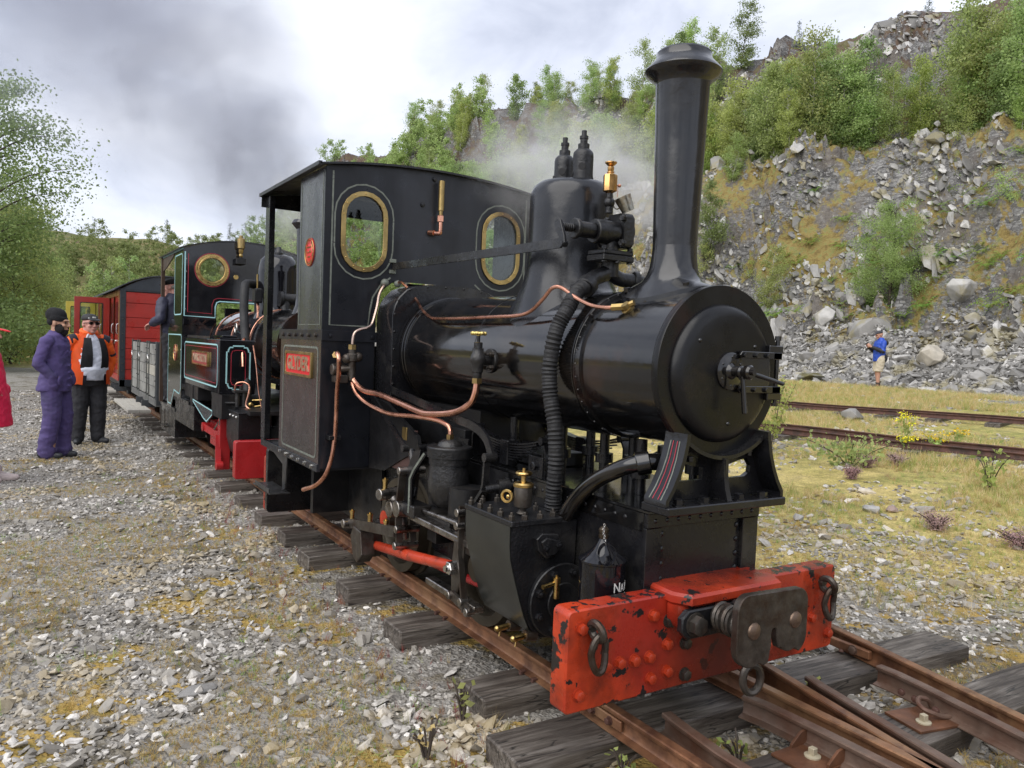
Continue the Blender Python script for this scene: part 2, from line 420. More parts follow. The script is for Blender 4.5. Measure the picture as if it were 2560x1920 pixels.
def hill_z(x, y, rock=True):
    x = np.asarray(x, float); y = np.asarray(y, float)
    d = x-toe(y)
    dd = d+(fbm(x*.09, y*.09, 3, 21)-.5)*5*ss(1, 8, d)
    ys = y*.0
    prof = np.interp(dd, [-3, -.4, .4, 2.8, 4.6, 9.2, 10.5, 14.5, 20.5, 24, 40, 90], [-.2, 0, .45, 1.9, 2.7, 9.9, 10.4, 11.4, 20.2, 21.0, 22.0, 23])
    prof = prof*(1+.0045*np.clip(y-30, 0, 110)*1.0)
    end = 1-ss(120, 175, y-(x-20)*.15)
    start = ss(-60, -30, y)
    gz = ground_z(x, y)
    z = gz+prof*end*start
    if rock:
        steep = ss(1.5, 4.0, d)*(.30+.7*ss(10.4, 9.0, dd)+.7*ss(14.2, 15.2, dd)).clip(0, 1)
        xr = x*.8+y*.35; yr = y*.9-x*.4
        d1, d2, v = worley(xr*.38, yr*.60, 5); d1b, d2b, vb = worley(xr*.95, yr*1.6, 8); d1c, d2c, vc = worley(xr*2.3, yr*3.6, 11)
        sw = (y*.55-x*.9+2.2*fbm(x*.2, y*.2, 3, 91))*1.15; saw = sw-np.floor(sw); sw2 = sw*3.1+fbm(x, y, 2, 92)*2; saw2 = sw2-np.floor(sw2)
        out = ss(.36, .50, fbm(x*.22, y*.22, 4, 93))
        z = z+steep*out*((v-.5)*2.6*(1-d1)+(vb-.5)*1.2+(vc-.5)*.5+saw*.6+saw2*.2-.3*np.exp(-((d2b-d1b)*6)**2))
        z = z+steep*((vc-.5)*.12+(fbm(x*.3, y*.3, 4, 31)-.5)*1.8+(fbm(x*1.6, y*1.6, 3, 32)-.5)*.35)
        z = z+ss(-.2, 1, d)*(fbm(x*1.3, y*1.3, 4, 40)-.5)*.35
    return z
def H(x, y): return np.maximum(ground_z(x, y), hill_z(x, y))

def grid_obj(name, xs, ys, zf, mt, kind='structure', flat=False, attr=None):
    X, Y = np.meshgrid(xs, ys, indexing='ij'); Z = zf(X, Y)
    n, m_ = X.shape; co = np.stack([X, Y, Z], -1).reshape(-1, 3)
    idx = np.arange(n*m_).reshape(n, m_); q = np.stack([idx[:-1, :-1], idx[1:, :-1], idx[1:, 1:], idx[:-1, 1:]], -1).reshape(-1, 4)
    me = bpy.data.meshes.new(name); me.vertices.add(len(co)); me.vertices.foreach_set('co', co.ravel())
    me.loops.add(q.size); me.loops.foreach_set('vertex_index', q.ravel().astype(np.int32)); me.polygons.add(len(q))
    me.polygons.foreach_set('loop_start', np.arange(0, q.size, 4, dtype=np.int32)); me.update(); me.validate()
    if not flat: me.shade_smooth()
    me.materials.append(mt); o = bpy.data.objects.new(name, me); COL.objects.link(o); o['kind'] = kind
    return o

def nodemat(name):
    m = bpy.data.materials.new(name); m.use_nodes = True; t = m.node_tree; b = t.nodes['Principled BSDF']
    class H_: pass
    h = H_(); h.m, h.t, h.b, h.L = m, t, b, t.links.new
    def nd(ty, **kw):
        n = t.nodes.new(ty)
        for k, v in kw.items(): setattr(n, k, v)
        return n
    h.nd = nd; g = nd('ShaderNodeNewGeometry'); h.geo = g; h.pos = g.outputs['Position']
    def mapped(sc):
        mm = nd('ShaderNodeMapping'); mm.inputs['Scale'].default_value = sc; t.links.new(h.pos, mm.inputs[0]); return mm.outputs[0]
    h.mapped = mapped
    def noise(s, det=5, ro=.55, vec=None, dist=0):
        n = nd('ShaderNodeTexNoise'); n.inputs['Scale'].default_value = s; n.inputs['Detail'].default_value = det; n.inputs['Roughness'].default_value = ro; n.inputs['Distortion'].default_value = dist
        t.links.new(vec or h.pos, n.inputs['Vector']); return n.outputs[0]
    h.noise = noise
    def vor(s, out='Distance', feat='F1', vec=None, rnd=1):
        n = nd('ShaderNodeTexVoronoi', feature=feat); n.inputs['Scale'].default_value = s; n.inputs['Randomness'].default_value = rnd; t.links.new(vec or h.pos, n.inputs['Vector']); return n.outputs[out]
    h.vor = vor
    def rng(src, a, b_, c=0, d=1):
        n = nd('ShaderNodeMapRange'); n.inputs['From Min'].default_value = a; n.inputs['From Max'].default_value = b_; n.inputs['To Min'].default_value = c; n.inputs['To Max'].default_value = d; t.links.new(src, n.inputs['Value']); return n.outputs[0]
    h.rng = rng
    def mix(f, a, b_, bt='MIX'):
        n = nd('ShaderNodeMix', data_type='RGBA', blend_type=bt)
        for s, i in ((f, 0), (a, 6), (b_, 7)):
            if hasattr(s, 'is_output'): t.links.new(s, n.inputs[i])
            else: n.inputs[i].default_value = s if i == 0 else (*s, 1)
        return n.outputs[2]
    h.mix = mix
    def math_(op, a, b_=None):
        n = nd('ShaderNodeMath', operation=op)
        for s, i in ((a, 0), (b_, 1)):
            if s is None: continue
            if hasattr(s, 'is_output'): t.links.new(s, n.inputs[i])
            else: n.inputs[i].default_value = s
        return n.outputs[0]
    h.math = math_
    def ramp(src, els):
        n = nd('ShaderNodeValToRGB'); e_ = n.color_ramp.elements
        e_[0].position, e_[0].color = els[0][0], (*els[0][1], 1); e_[1].position, e_[1].color = els[-1][0], (*els[-1][1], 1)
        for p, c in els[1:-1]: k_ = e_.new(p); k_.color = (*c, 1)
        t.links.new(src, n.inputs[0]); return n.outputs[0]
    h.ramp = ramp
    def bump(src, st, dist=.02, nrm=None):
        n = nd('ShaderNodeBump'); n.inputs['Strength'].default_value = st; n.inputs['Distance'].default_value = dist; t.links.new(src, n.inputs['Height'])
        if nrm is not None: t.links.new(nrm, n.inputs['Normal'])
        return n.outputs[0]
    h.bump = bump
    return h
# yard: slate gravel with moss on the left, dry mossy grass to the right
def ground_material():
    h = nodemat('ground'); sp = h.nd('ShaderNodeSeparateXYZ'); h.L(h.pos, sp.inputs[0]); X, Y = sp.outputs[0], sp.outputs[1]
    cell = h.vor(34, 'Color'); cs = h.nd('ShaderNodeSeparateColor'); h.L(cell, cs.inputs[0])
    cell2 = h.vor(75, 'Color'); cs2 = h.nd('ShaderNodeSeparateColor'); h.L(cell2, cs2.inputs[0])
    stone = h.ramp(cs.outputs[0], [(0, (.13, .115, .095)), (.45, (.26, .235, .20)), (.8, (.38, .355, .31)), (1, (.56, .54, .50))])
    stone2 = h.ramp(cs2.outputs[1], [(0, (.10, .095, .088)), (.6, (.21, .20, .185)), (1, (.36, .35, .33))])
    st = h.mix(.5, stone, stone2)
    st = h.mix(h.rng(h.noise(.5, 3), .4, .65), st, h.mix(.5, st, (.31, .29, .255)))
    dirt = h.mix(h.rng(h.noise(14, 5), .35, .65), (.10, .085, .06), (.17, .145, .10))
    g = h.mix(h.rng(h.noise(3.2, 6, .65), .52, .60), st, dirt)
    moss = h.ramp(h.noise(9, 5), [(.3, (.17, .14, .03)), (.5, (.34, .23, .055)), (.7, (.45, .30, .085))])
    mm = h.noise(1.35, 7, .68); near = h.rng(Y, 8.5, 2.5, -.11, .055)
    g = h.mix(h.rng(h.math('ADD', mm, near), .575, .625), g, moss)
    # right hand field
    straw = h.ramp(h.noise(1.3, 7, .7), [(.28, (.16, .15, .04)), (.42, (.40, .33, .10)), (.55, (.54, .43, .16)), (.7, (.60, .51, .27))])
    straw = h.mix(h.rng(h.noise(.6, 6, .65), .46, .62), straw, h.mix(h.rng(h.noise(6, 5), .4, .6), (.27, .27, .07), (.40, .36, .10)))
    fine = h.math('MULTIPLY', h.rng(h.noise(55, 4, .7), .3, .7, .55, 1.35), h.rng(h.noise(7, 6, .7), .35, .65, .70, 1.22)); cc = h.nd('ShaderNodeCombineColor')
    for i in range(3): h.L(fine, cc.inputs[i])
    straw = h.mix(1.0, straw, cc.outputs[0], 'MULTIPLY')
    edge = h.math('ADD', h.math('ADD', X, h.math('MULTIPLY', Y, .12)), h.math('MULTIPLY', h.noise(.9, 5, .6), 3.0))
    field = h.rng(edge, 3.9, 4.7)
    field = h.math('MULTIPLY', field, h.rng(h.noise(.35, 6, .65), .62, .57))
    farl = h.rng(h.math('ADD', Y, h.math('MULTIPLY', h.noise(.3, 4), 6.0)), 33, 36)
    field = h.math('MAXIMUM', field, farl)
    g = h.mix(field, g, straw)
    h.L(g, h.b.inputs['Base Color']); h.b.inputs['Roughness'].default_value = .85
    bh = h.math('ADD', h.math('MULTIPLY', h.vor(34), .8), h.math('MULTIPLY', h.vor(75), .5))
    h.L(h.bump(bh, .9, .02), h.b.inputs['Normal'])
    return h.m
MGROUND = ground_material()
xs = np.concatenate([-np.geomspace(400, 12, 40), np.linspace(-11.5, 24, 240), np.geomspace(25, 600, 40)])
ys = np.concatenate([-np.geomspace(200, 4, 20), np.linspace(-3.8, 30, 230), np.geomspace(31, 900, 60)])
grid_obj('ground', xs, ys, lambda x, y: ground_z(x, y), MGROUND)

def hill_material(name='hillside', far=False):
    h = nodemat(name); sp = h.nd('ShaderNodeSeparateXYZ'); h.L(h.pos, sp.inputs[0]); Z = sp.outputs[2]
    ns = h.nd('ShaderNodeSeparateXYZ'); h.L(h.geo.outputs['True Normal'], ns.inputs[0]); nz = ns.outputs[2]
    v1 = h.mapped((1.1, 1.0, 2.4))
    c1 = h.vor(1.9, 'Color', vec=v1); s1 = h.nd('ShaderNodeSeparateColor'); h.L(c1, s1.inputs[0])
    c2 = h.vor(6.5, 'Color', vec=v1); s2 = h.nd('ShaderNodeSeparateColor'); h.L(c2, s2.inputs[0])
    rock = h.mix(.55, h.ramp(s1.outputs[0], [(0, (.06, .058, .058)), (.5, (.15, .147, .143)), (1, (.33, .325, .315))]), h.ramp(s2.outputs[1], [(0, (.05, .047, .045)), (.6, (.17, .165, .16)), (1, (.40, .39, .38))]))
    crack = h.rng(h.vor(3.2, 'Distance', 'DISTANCE_TO_EDGE', vec=v1), .0, .05); rock = h.mix(crack, (.035, .032, .03), rock)
    earth = h.rng(h.noise(.35, 6, .65), .50, .60); rock = h.mix(earth, rock, h.mix(h.rng(h.noise(5, 6, .7), .35, .65), (.10, .085, .072), (.20, .18, .16)))
    lich = h.rng(h.noise(7, 6, .7), .60, .66); rock = h.mix(lich, rock, (.36, .36, .33))
    moss = h.ramp(h.noise(2.8, 8, .75), [(.28, (.05, .045, .018)), (.40, (.15, .105, .03)), (.50, (.26, .19, .06)), (.58, (.22, .21, .07)), (.70, (.15, .19, .055))])
    brown = h.ramp(h.noise(1.2, 6, .6), [(.35, (.055, .035, .026)), (.55, (.11, .07, .045)), (.7, (.13, .12, .05))])
    veg = h.mix(h.rng(Z, 12.5, 15), moss, brown)
    f = h.math('ADD', h.math('ADD', h.math('MULTIPLY', h.noise(.30, 7, .70), 1.5), h.math('MULTIPLY', h.noise(2.5, 6, .65), .45)), h.math('MULTIPLY', nz, .45))
    f = h.rng(f, 1.12, 1.22)
    scree = h.rng(h.math('ADD', Z, h.math('MULTIPLY', h.noise(.4, 4), 2.5)), 3.6, 2.6)
    f = h.math('MULTIPLY', f, h.math('SUBTRACT', 1.0, scree))
    col = h.mix(f, rock, veg)
    scol = h.mix(h.rng(h.noise(2.0, 6), .4, .6), (.18, .165, .145), (.33, .315, .29)); col = h.mix(h.math('MULTIPLY', scree, .75), col, scol)
    h.L(col, h.b.inputs['Base Color']); h.b.inputs['Roughness'].default_value = .9
    hh = h.math('ADD', h.math('MULTIPLY', s1.outputs[2], .6), h.math('ADD', h.math('MULTIPLY', s2.outputs[0], .35), h.math('MULTIPLY', h.noise(9, 6, .7), .5)))
    h.L(h.bump(hh, .8, .16), h.b.inputs['Normal'])
    return h.m
MHILL = hill_material()
xs = np.concatenate([np.linspace(17, 40, 215), np.geomspace(40.6, 110, 24)])
ys = np.concatenate([np.linspace(-40, -2, 40), np.linspace(-1.85, 45, 300), np.geomspace(45.3, 200, 150)])
grid_obj('rocky_hillside', xs, ys, lambda x, y: hill_z(x, y)-.02, MHILL, flat=True)

# far wooded hill across the valley
def far_z(x, y):
    x = np.asarray(x, float); y = np.asarray(y, float)
    base = np.interp(y+(x)*.10, [95, 120, 150, 200, 245, 300, 700], [-.5, 3, 10, 19.5, 26.5, 28, 24])
    base = base*(.86+.14*ss(-80, 30, x))
    return base+(fbm(x*.03, y*.03, 4, 77)-.5)*7*ss(100, 160, y)+(fbm(x*.15, y*.15, 3, 78)-.5)*2.2*ss(110, 150, y)
def far_material():
    h = nodemat('moor'); 
    base = h.ramp(h.noise(.045, 8, .68), [(.32, (.075, .09, .03)), (.46, (.17, .155, .055)), (.56, (.22, .175, .07)), (.64, (.085, .045, .032)), (.75, (.12, .075, .05))])
    h.L(base, h.b.inputs['Base Color']); h.b.inputs['Roughness'].default_value = .95
    h.L(h.bump(h.noise(.6, 7, .7), .8, 1.0), h.b.inputs['Normal']); return h.m
grid_obj('far_hill', np.linspace(-190, 240, 220), np.concatenate([np.linspace(92, 300, 160), np.geomspace(303, 800, 20)]), far_z, far_material())

# ------------------------------------------------------------------ scattering with geometry nodes (stones, grass)
def stone_mat(name, c0, c1, c2, tint=None):
    h = nodemat(name); oi = h.nd('ShaderNodeObjectInfo')
    col = h.ramp(oi.outputs['Random'], [(0, c0), (.55, c1), (.9, c2), (1, tuple(min(1, x*1.35) for x in c2))])
    tcn = h.nd('ShaderNodeTexCoord'); col = h.mix(h.rng(h.noise(2.3, 5, .6, tcn.outputs['Object']), .4, .65), col, h.mix(.55, col, c0))
    if tint: col = h.mix(h.rng(h.noise(1.1, 5, .6), .52, .60), col, h.mix(.55, col, tint))
    h.L(col, h.b.inputs['Base Color']); h.b.inputs['Roughness'].default_value = .62
    h.L(h.bump(h.noise(30, 4), .3, .01), h.b.inputs['Normal']); return h.m
def gn_scatter(name, pts, rot, scl, mt, kind, seed=0, label=None, blade=False, sub=1):
    """one object whose points are instanced with small procedurally built shapes"""
    me = bpy.data.meshes.new(name); n = len(pts); me.vertices.add(n); me.vertices.foreach_set('co', np.asarray(pts, np.float32).ravel())
    a = me.attributes.new('rot', 'FLOAT_VECTOR', 'POINT'); a.data.foreach_set('vector', np.asarray(rot, np.float32).ravel())
    a = me.attributes.new('scl', 'FLOAT_VECTOR', 'POINT'); a.data.foreach_set('vector', np.asarray(scl, np.float32).ravel())
    a = me.attributes.new('pick', 'INT', 'POINT'); a.data.foreach_set('value', np.random.RandomState(seed).randint(0, 6, n).astype(np.int32))
    o = bpy.data.objects.new(name, me); COL.objects.link(o); o['kind'] = kind
    if label: o['label'] = label
    g = bpy.data.node_groups.new(name+'_nodes', 'GeometryNodeTree'); g.is_modifier = True
    g.interface.new_socket('Geometry', in_out='INPUT', socket_type='NodeSocketGeometry'); g.interface.new_socket('Geometry', in_out='OUTPUT', socket_type='NodeSocketGeometry')
    nd = g.nodes.new; L = g.links.new; gi = nd('NodeGroupInput'); go = nd('NodeGroupOutput')
    gti = nd('GeometryNodeGeometryToInstance')
    rs = np.random.RandomState(seed+5)
    for k_ in range(6):
        if not blade:
            ic = nd('GeometryNodeMeshIcoSphere'); ic.inputs['Subdivisions'].default_value = sub; ic.inputs['Radius'].default_value = .5
            rv = nd('FunctionNodeRandomValue'); rv.data_type = 'FLOAT_VECTOR'; rv.inputs[0].default_value = (-.2, -.2, -.2); rv.inputs[1].default_value = (.2, .2, .2); rv.inputs['Seed'].default_value = k_*7+seed
            sp_ = nd('GeometryNodeSetPosition'); L(ic.outputs[0], sp_.inputs['Geometry']); L(rv.outputs[0], sp_.inputs['Offset'])
            hull = nd('GeometryNodeConvexHull'); L(sp_.outputs[0], hull.inputs[0]); src = hull.outputs[0]
        else:
            jn = nd('GeometryNodeJoinGeometry')
            for b_ in range(9):
                gr = nd('GeometryNodeMeshGrid'); gr.inputs['Size X'].default_value = .05; gr.inputs['Size Y'].default_value = 1; gr.inputs['Vertices X'].default_value = 2; gr.inputs['Vertices Y'].default_value = 3
                t1 = nd('GeometryNodeTransform'); t1.inputs['Translation'].default_value = (0, .5, 0); L(gr.outputs[0], t1.inputs[0])
                # taper and bend the blade
                ps = nd('GeometryNodeInputPosition'); sx = nd('ShaderNodeSeparateXYZ'); L(ps.outputs[0], sx.inputs[0])
                mu = nd('ShaderNodeMath'); mu.operation = 'MULTIPLY'; L(sx.outputs[0], mu.inputs[0]); sb = nd('ShaderNodeMath'); sb.operation = 'MULTIPLY_ADD'; L(sx.outputs[1], sb.inputs[0]); sb.inputs[1].default_value = -.9; sb.inputs[2].default_value = 1; L(sb.outputs[0], mu.inputs[1])
                sq = nd('ShaderNodeMath'); sq.operation = 'POWER'; L(sx.outputs[1], sq.inputs[0]); sq.inputs[1].default_value = 2
                bd = nd('ShaderNodeMath'); bd.operation = 'MULTIPLY'; L(sq.outputs[0], bd.inputs[0]); bd.inputs[1].default_value = float(rs.uniform(.15, .6))
                cx_ = nd('ShaderNodeCombineXYZ'); L(mu.outputs[0], cx_.inputs[0]); L(bd.outputs[0], cx_.inputs[1]); L(sx.outputs[1], cx_.inputs[2])
                sp_ = nd('GeometryNodeSetPosition'); L(t1.outputs[0], sp_.inputs['Geometry']); L(cx_.outputs[0], sp_.inputs['Position'])
                t2 = nd('GeometryNodeTransform'); t2.inputs['Rotation'].default_value = (float(rs.uniform(-.3, .3)), float(rs.uniform(-.3, .3)), float(rs.uniform(0, 6.28))); s_ = float(rs.uniform(.5, 1)); t2.inputs['Scale'].default_value = (s_, s_, s_)
                t2.inputs['Translation'].default_value = (float(rs.uniform(-.2, .2)), float(rs.uniform(-.2, .2)), 0)
                L(sp_.outputs[0], t2.inputs[0]); L(t2.outputs[0], jn.inputs[0])
            src = jn.outputs[0]
        sm = nd('GeometryNodeSetMaterial'); sm.inputs['Material'].default_value = mt; L(src, sm.inputs[0]); L(sm.outputs[0], gti.inputs[0])
    iop = nd('GeometryNodeInstanceOnPoints'); L(gi.outputs[0], iop.inputs['Points']); L(gti.outputs[0], iop.inputs['Instance']); iop.inputs['Pick Instance'].default_value = True
    for nm, so_ in (('rot', 'Rotation'), ('scl', 'Scale'), ('pick', 'Instance Index')):
        an = nd('GeometryNodeInputNamedAttribute'); an.data_type = 'INT' if nm == 'pick' else 'FLOAT_VECTOR'; an.inputs[0].default_value = nm
        src = an.outputs[0]
        if nm == 'rot':
            e2 = nd('FunctionNodeEulerToRotation'); L(src, e2.inputs[0]); src = e2.outputs[0]
        L(src, iop.inputs[so_])
    L(iop.outputs[0], go.inputs[0])
    md = o.modifiers.new('scatter', 'NODES'); md.node_group = g
    me.materials.append(mt)
    return o
rng = np.random.RandomState(11)
CAMXY = (-2.16, -1.98)
def polar_pts(n, r0, r1, a0, a1, pw=1.0):
    """points in the camera's neighbourhood, thinning with distance"""
    u = rng.rand(n); r_ = (r0**pw+(r1**pw-r0**pw)*u)**(1/pw); a = np.radians(a0+(a1-a0)*rng.rand(n))
    return CAMXY[0]+r_*np.sin(a), CAMXY[1]+r_*np.cos(a), r_
MSTONE = stone_mat('slate_gravel', (.17, .155, .13), (.35, .325, .285), (.62, .59, .545), (.40, .30, .13))
MROCK = stone_mat('slate_rock', (.14, .135, .126), (.29, .28, .262), (.50, .485, .46), (.27, .23, .10))
# gravel in the yard and round the track
X, Y, r_ = polar_pts(190000, .9, 21, -10, 72, 1.1)
mossn = fbm(X*1.35, Y*1.35, 5, 2)
keep = (rng.rand(len(X)) < np.where((mossn > .515) & (Y < 8), .22, 1.0)) & (X < 2.9-.12*np.minimum(Y, 8)+1.4*fbm(X*.7, Y*.7, 3, 6)) & ~((abs(X) < .60) & (Y > .0) & (Y < 3.2) & (rng.rand(len(X)) < .35))
X, Y, r_ = X[keep], Y[keep], r_[keep]; n = len(X)
sz = np.clip(rng.lognormal(np.log(.0175), .48, n), .008, .060)*(1+.25*ss(.35, .8, abs(X)-.1)*ss(2.0, .8, abs(X)))
sc_ = np.stack([sz*rng.uniform(.8, 1.4, n), sz*rng.uniform(.7, 1.1, n), sz*rng.uniform(.3, .7, n)], -1)
rt = np.stack([rng.normal(0, .35, n), rng.normal(0, .35, n), rng.uniform(0, 6.28, n)], -1)
gn_scatter('gravel', np.stack([X, Y, ground_z(X, Y)+sz*.15], -1), rt, sc_, MSTONE, 'stuff', 1, 'grey slate gravel of the yard and track bed')
# scree at the foot of the slope and loose rock on it
n = 50000; Y = rng.uniform(3, 45, n); X = toe(Y)+rng.normal(.7, 1.2, n); m_ = X > toe(Y)-1.6; X, Y = X[m_], Y[m_]; n = len(X)
sz = np.clip(rng.lognormal(np.log(.085), .55, n), .04, .42); sc_ = np.stack([sz*rng.uniform(.8, 1.5, n), sz*rng.uniform(.7, 1.2, n), sz*rng.uniform(.3, .75, n)], -1)
gn_scatter('scree', np.stack([X, Y, H(X, Y)+sz*.15], -1), np.stack([rng.normal(0, .5, n), rng.normal(-.35, .5, n), rng.uniform(0, 6.28, n)], -1), sc_, MROCK, 'stuff', 2, 'grey slate scree at the foot of the quarry slope')
n = 30000; Y = rng.uniform(3, 60, n); X = toe(Y)+rng.uniform(2.0, 21, n); cl = fbm(X*.4, Y*.4, 4, 93); m_ = cl > .46; X, Y = X[m_], Y[m_]; n = len(X)
sz = np.clip(rng.lognormal(np.log(.19), .60, n), .06, 1.3); sc_ = np.stack([sz*rng.uniform(1.0, 2.2, n), sz*rng.uniform(.6, 1.1, n), sz*rng.uniform(.25, .6, n)], -1)
gn_scatter('loose_slate', np.stack([X, Y, H(X, Y)-sz*.02], -1), np.stack([rng.normal(.45, .16, n), rng.normal(-.75, .2, n), rng.normal(.55, .22, n)], -1), sc_, MROCK, 'stuff', 3, 'loose slate blocks lying on the quarry slope')
# dry grass
def grass_mat(name, els, tr=.3):
    h = nodemat(name); oi = h.nd('ShaderNodeObjectInfo'); col = h.ramp(oi.outputs['Random'], els); h.L(col, h.b.inputs['Base Color']); h.b.inputs['Roughness'].default_value = .8
    tn = h.nd('ShaderNodeBsdfTranslucent'); h.L(col, tn.inputs[0]); ms = h.nd('ShaderNodeMixShader'); ms.inputs[0].default_value = tr; h.L(h.b.outputs[0], ms.inputs[1]); h.L(tn.outputs[0], ms.inputs[2]); h.L(ms.outputs[0], h.t.nodes['Material Output'].inputs[0]); return h.m
MSTRAW = grass_mat('dry_grass', [(0, (.50, .38, .15)), (.4, (.64, .50, .24)), (.62, (.74, .62, .38)), (.74, (.42, .42, .12)), (1, (.26, .36, .09))])
MMOSSG = grass_mat('moss_tuft', [(0, (.40, .26, .07)), (.5, (.56, .40, .14)), (.78, (.62, .50, .22)), (.88, (.36, .33, .08)), (1, (.20, .32, .08))])
n = 52000; X, Y, r_ = polar_pts(n, 4.5, 27, 42, 69, 1.3)
tr1 = np.abs((X-6.75)*.968+(Y-5.4)*.25) < .55; tr2 = np.abs((X-10.8)*.964+(Y-8.8)*.264) < .55
m_ = (X+Y*.12+(fbm(X*.9, Y*.9, 4, 13))*3 > 4.6) & ~((tr1 | tr2) & (rng.rand(len(X)) < .85)) & (X < toe(Y)-.2) & (fbm(X*.6, Y*.6, 4, 15) > .40); X, Y, r_ = X[m_], Y[m_], r_[m_]; n = len(X)
s_ = rng.uniform(.022, .075, n)*(1+.04*r_)*(1+.35*(fbm(X*.8, Y*.8, 3, 51) > .58))*(.7+.3*ss(6, 11, r_)); gn_scatter('dry_grass', np.stack([X, Y, ground_z(X, Y)], -1), np.stack([rng.normal(0, .2, n), rng.normal(0, .2, n), rng.uniform(0, 6.28, n)], -1), np.stack([s_*1.1, s_*1.1, s_], -1), MSTRAW, 'stuff', 4, 'dry straw coloured grass on the field beyond the track', blade=True)
n = 85000; X, Y, r_ = polar_pts(n, 1.0, 10, -10, 70, 1.2)
m_ = (fbm(X*1.35, Y*1.35, 5, 2)+.05*rng.normal(size=n)*.5 > .525) & (X < 3.4) & ((abs(X) > .75) | (Y < .0)) ; X, Y, r_ = X[m_], Y[m_], r_[m_]; n = len(X)
s_ = rng.uniform(.014, .036, n); gn_scatter('moss_and_weeds', np.stack([X, Y, ground_z(X, Y)], -1), np.stack([rng.normal(0, .3, n), rng.normal(0, .3, n), rng.uniform(0, 6.28, n)], -1), np.stack([s_*1.6, s_*1.6, s_], -1), MMOSSG, 'stuff', 5, 'orange and yellow moss and small weeds between the stones', blade=True)
n = 52000; Y = rng.uniform(3, 60, n); X = toe(Y)+rng.uniform(2.5, 21, n); m_ = (fbm(X*.35, Y*.35, 5, 66) > .485) ; X, Y = X[m_], Y[m_]; n = len(X)
s_ = rng.uniform(.07, .20, n); gn_scatter('slope_grass', np.stack([X, Y, H(X, Y)], -1), np.stack([rng.normal(0, .3, n), rng.normal(-.2, .3, n), rng.uniform(0, 6.28, n)], -1), np.stack([s_*1.6, s_*1.6, s_], -1), grass_mat('slope_moss', [(0, (.18, .13, .045)), (.3, (.33, .25, .08)), (.55, (.33, .32, .10)), (.75, (.22, .30, .08)), (1, (.32, .46, .12))]), 'stuff', 6, 'ochre moss and grass on the quarry slope', blade=True)

# red sorrel and pale tufts along the sleeper ends
n = 420; Y = rng.uniform(.1, 7, n); X = -.74+rng.normal(0, .13, n)
s_ = rng.uniform(.02, .055, n); gn_scatter('red_sorrel', np.stack([X, Y, ground_z(X, Y)], -1), np.stack([rng.normal(0, .3, n), rng.normal(0, .3, n), rng.uniform(0, 6.28, n)], -1), np.stack([s_, s_, s_*1.6], -1), grass_mat('sorrel', [(0, (.22, .03, .03)), (.4, (.34, .08, .06)), (.6, (.55, .42, .18)), (1, (.30, .34, .09))]), 'stuff', 7, 'reddish sorrel and pale grass tufts along the sleeper ends', blade=True)
n = 5200; X, Y, r_ = polar_pts(n, 1.2, 9, -10, 68, 1.2); m_ = (fbm(X*2.1, Y*2.1, 4, 82) > .60) & ((X < -.75) | (X > 1.9)); X, Y = X[m_], Y[m_]; n = len(X)
s_ = rng.uniform(.018, .05, n); gn_scatter('green_weeds', np.stack([X, Y, ground_z(X, Y)], -1), np.stack([rng.normal(0, .5, n), rng.normal(0, .5, n), rng.uniform(0, 6.28, n)], -1), np.stack([s_*2.2, s_*2.2, s_*.8], -1), grass_mat('green_weed', [(0, (.20, .32, .08)), (.6, (.30, .44, .12)), (1, (.42, .46, .16))]), 'stuff', 8, 'small flat green weeds growing through the gravel', blade=True)

n = 9000; X, Y, r_ = polar_pts(n, 5, 24, 42, 69, 1.2); m_ = (fbm(X*.9, Y*.9, 4, 83) > .50) & (X < toe(Y)) & (X > 2.5); X, Y = X[m_], Y[m_]; n = len(X)
sz = np.clip(rng.lognormal(np.log(.035), .5, n), .012, .13); sc_ = np.stack([sz*rng.uniform(.8, 1.5, n), sz*rng.uniform(.7, 1.1, n), sz*rng.uniform(.3, .7, n)], -1)
gn_scatter('field_stones', np.stack([X, Y, ground_z(X, Y)+sz*.1], -1), np.stack([rng.normal(0, .3, n), rng.normal(0, .3, n), rng.uniform(0, 6.28, n)], -1), sc_, MSTONE, 'stuff', 9, 'scattered small slate stones in the dry field')
n = 9000; X, Y, r_ = polar_pts(n, 4.5, 22, 42, 69, 1.2); m_ = (fbm(X*1.1, Y*1.1, 4, 84) > .56) & (X < toe(Y)-.5) & (X > 3.2); X, Y = X[m_], Y[m_]; n = len(X)
s_ = rng.uniform(.02, .06, n); gn_scatter('field_weeds', np.stack([X, Y, ground_z(X, Y)], -1), np.stack([rng.normal(0, .5, n), rng.normal(0, .5, n), rng.uniform(0, 6.28, n)], -1), np.stack([s_*2, s_*2, s_], -1), grass_mat('field_weed', [(0, (.22, .33, .08)), (.5, (.34, .44, .12)), (.75, (.40, .24, .20)), (1, (.62, .46, .12))]), 'stuff', 10, 'low green and reddish weeds in the dry field', blade=True)
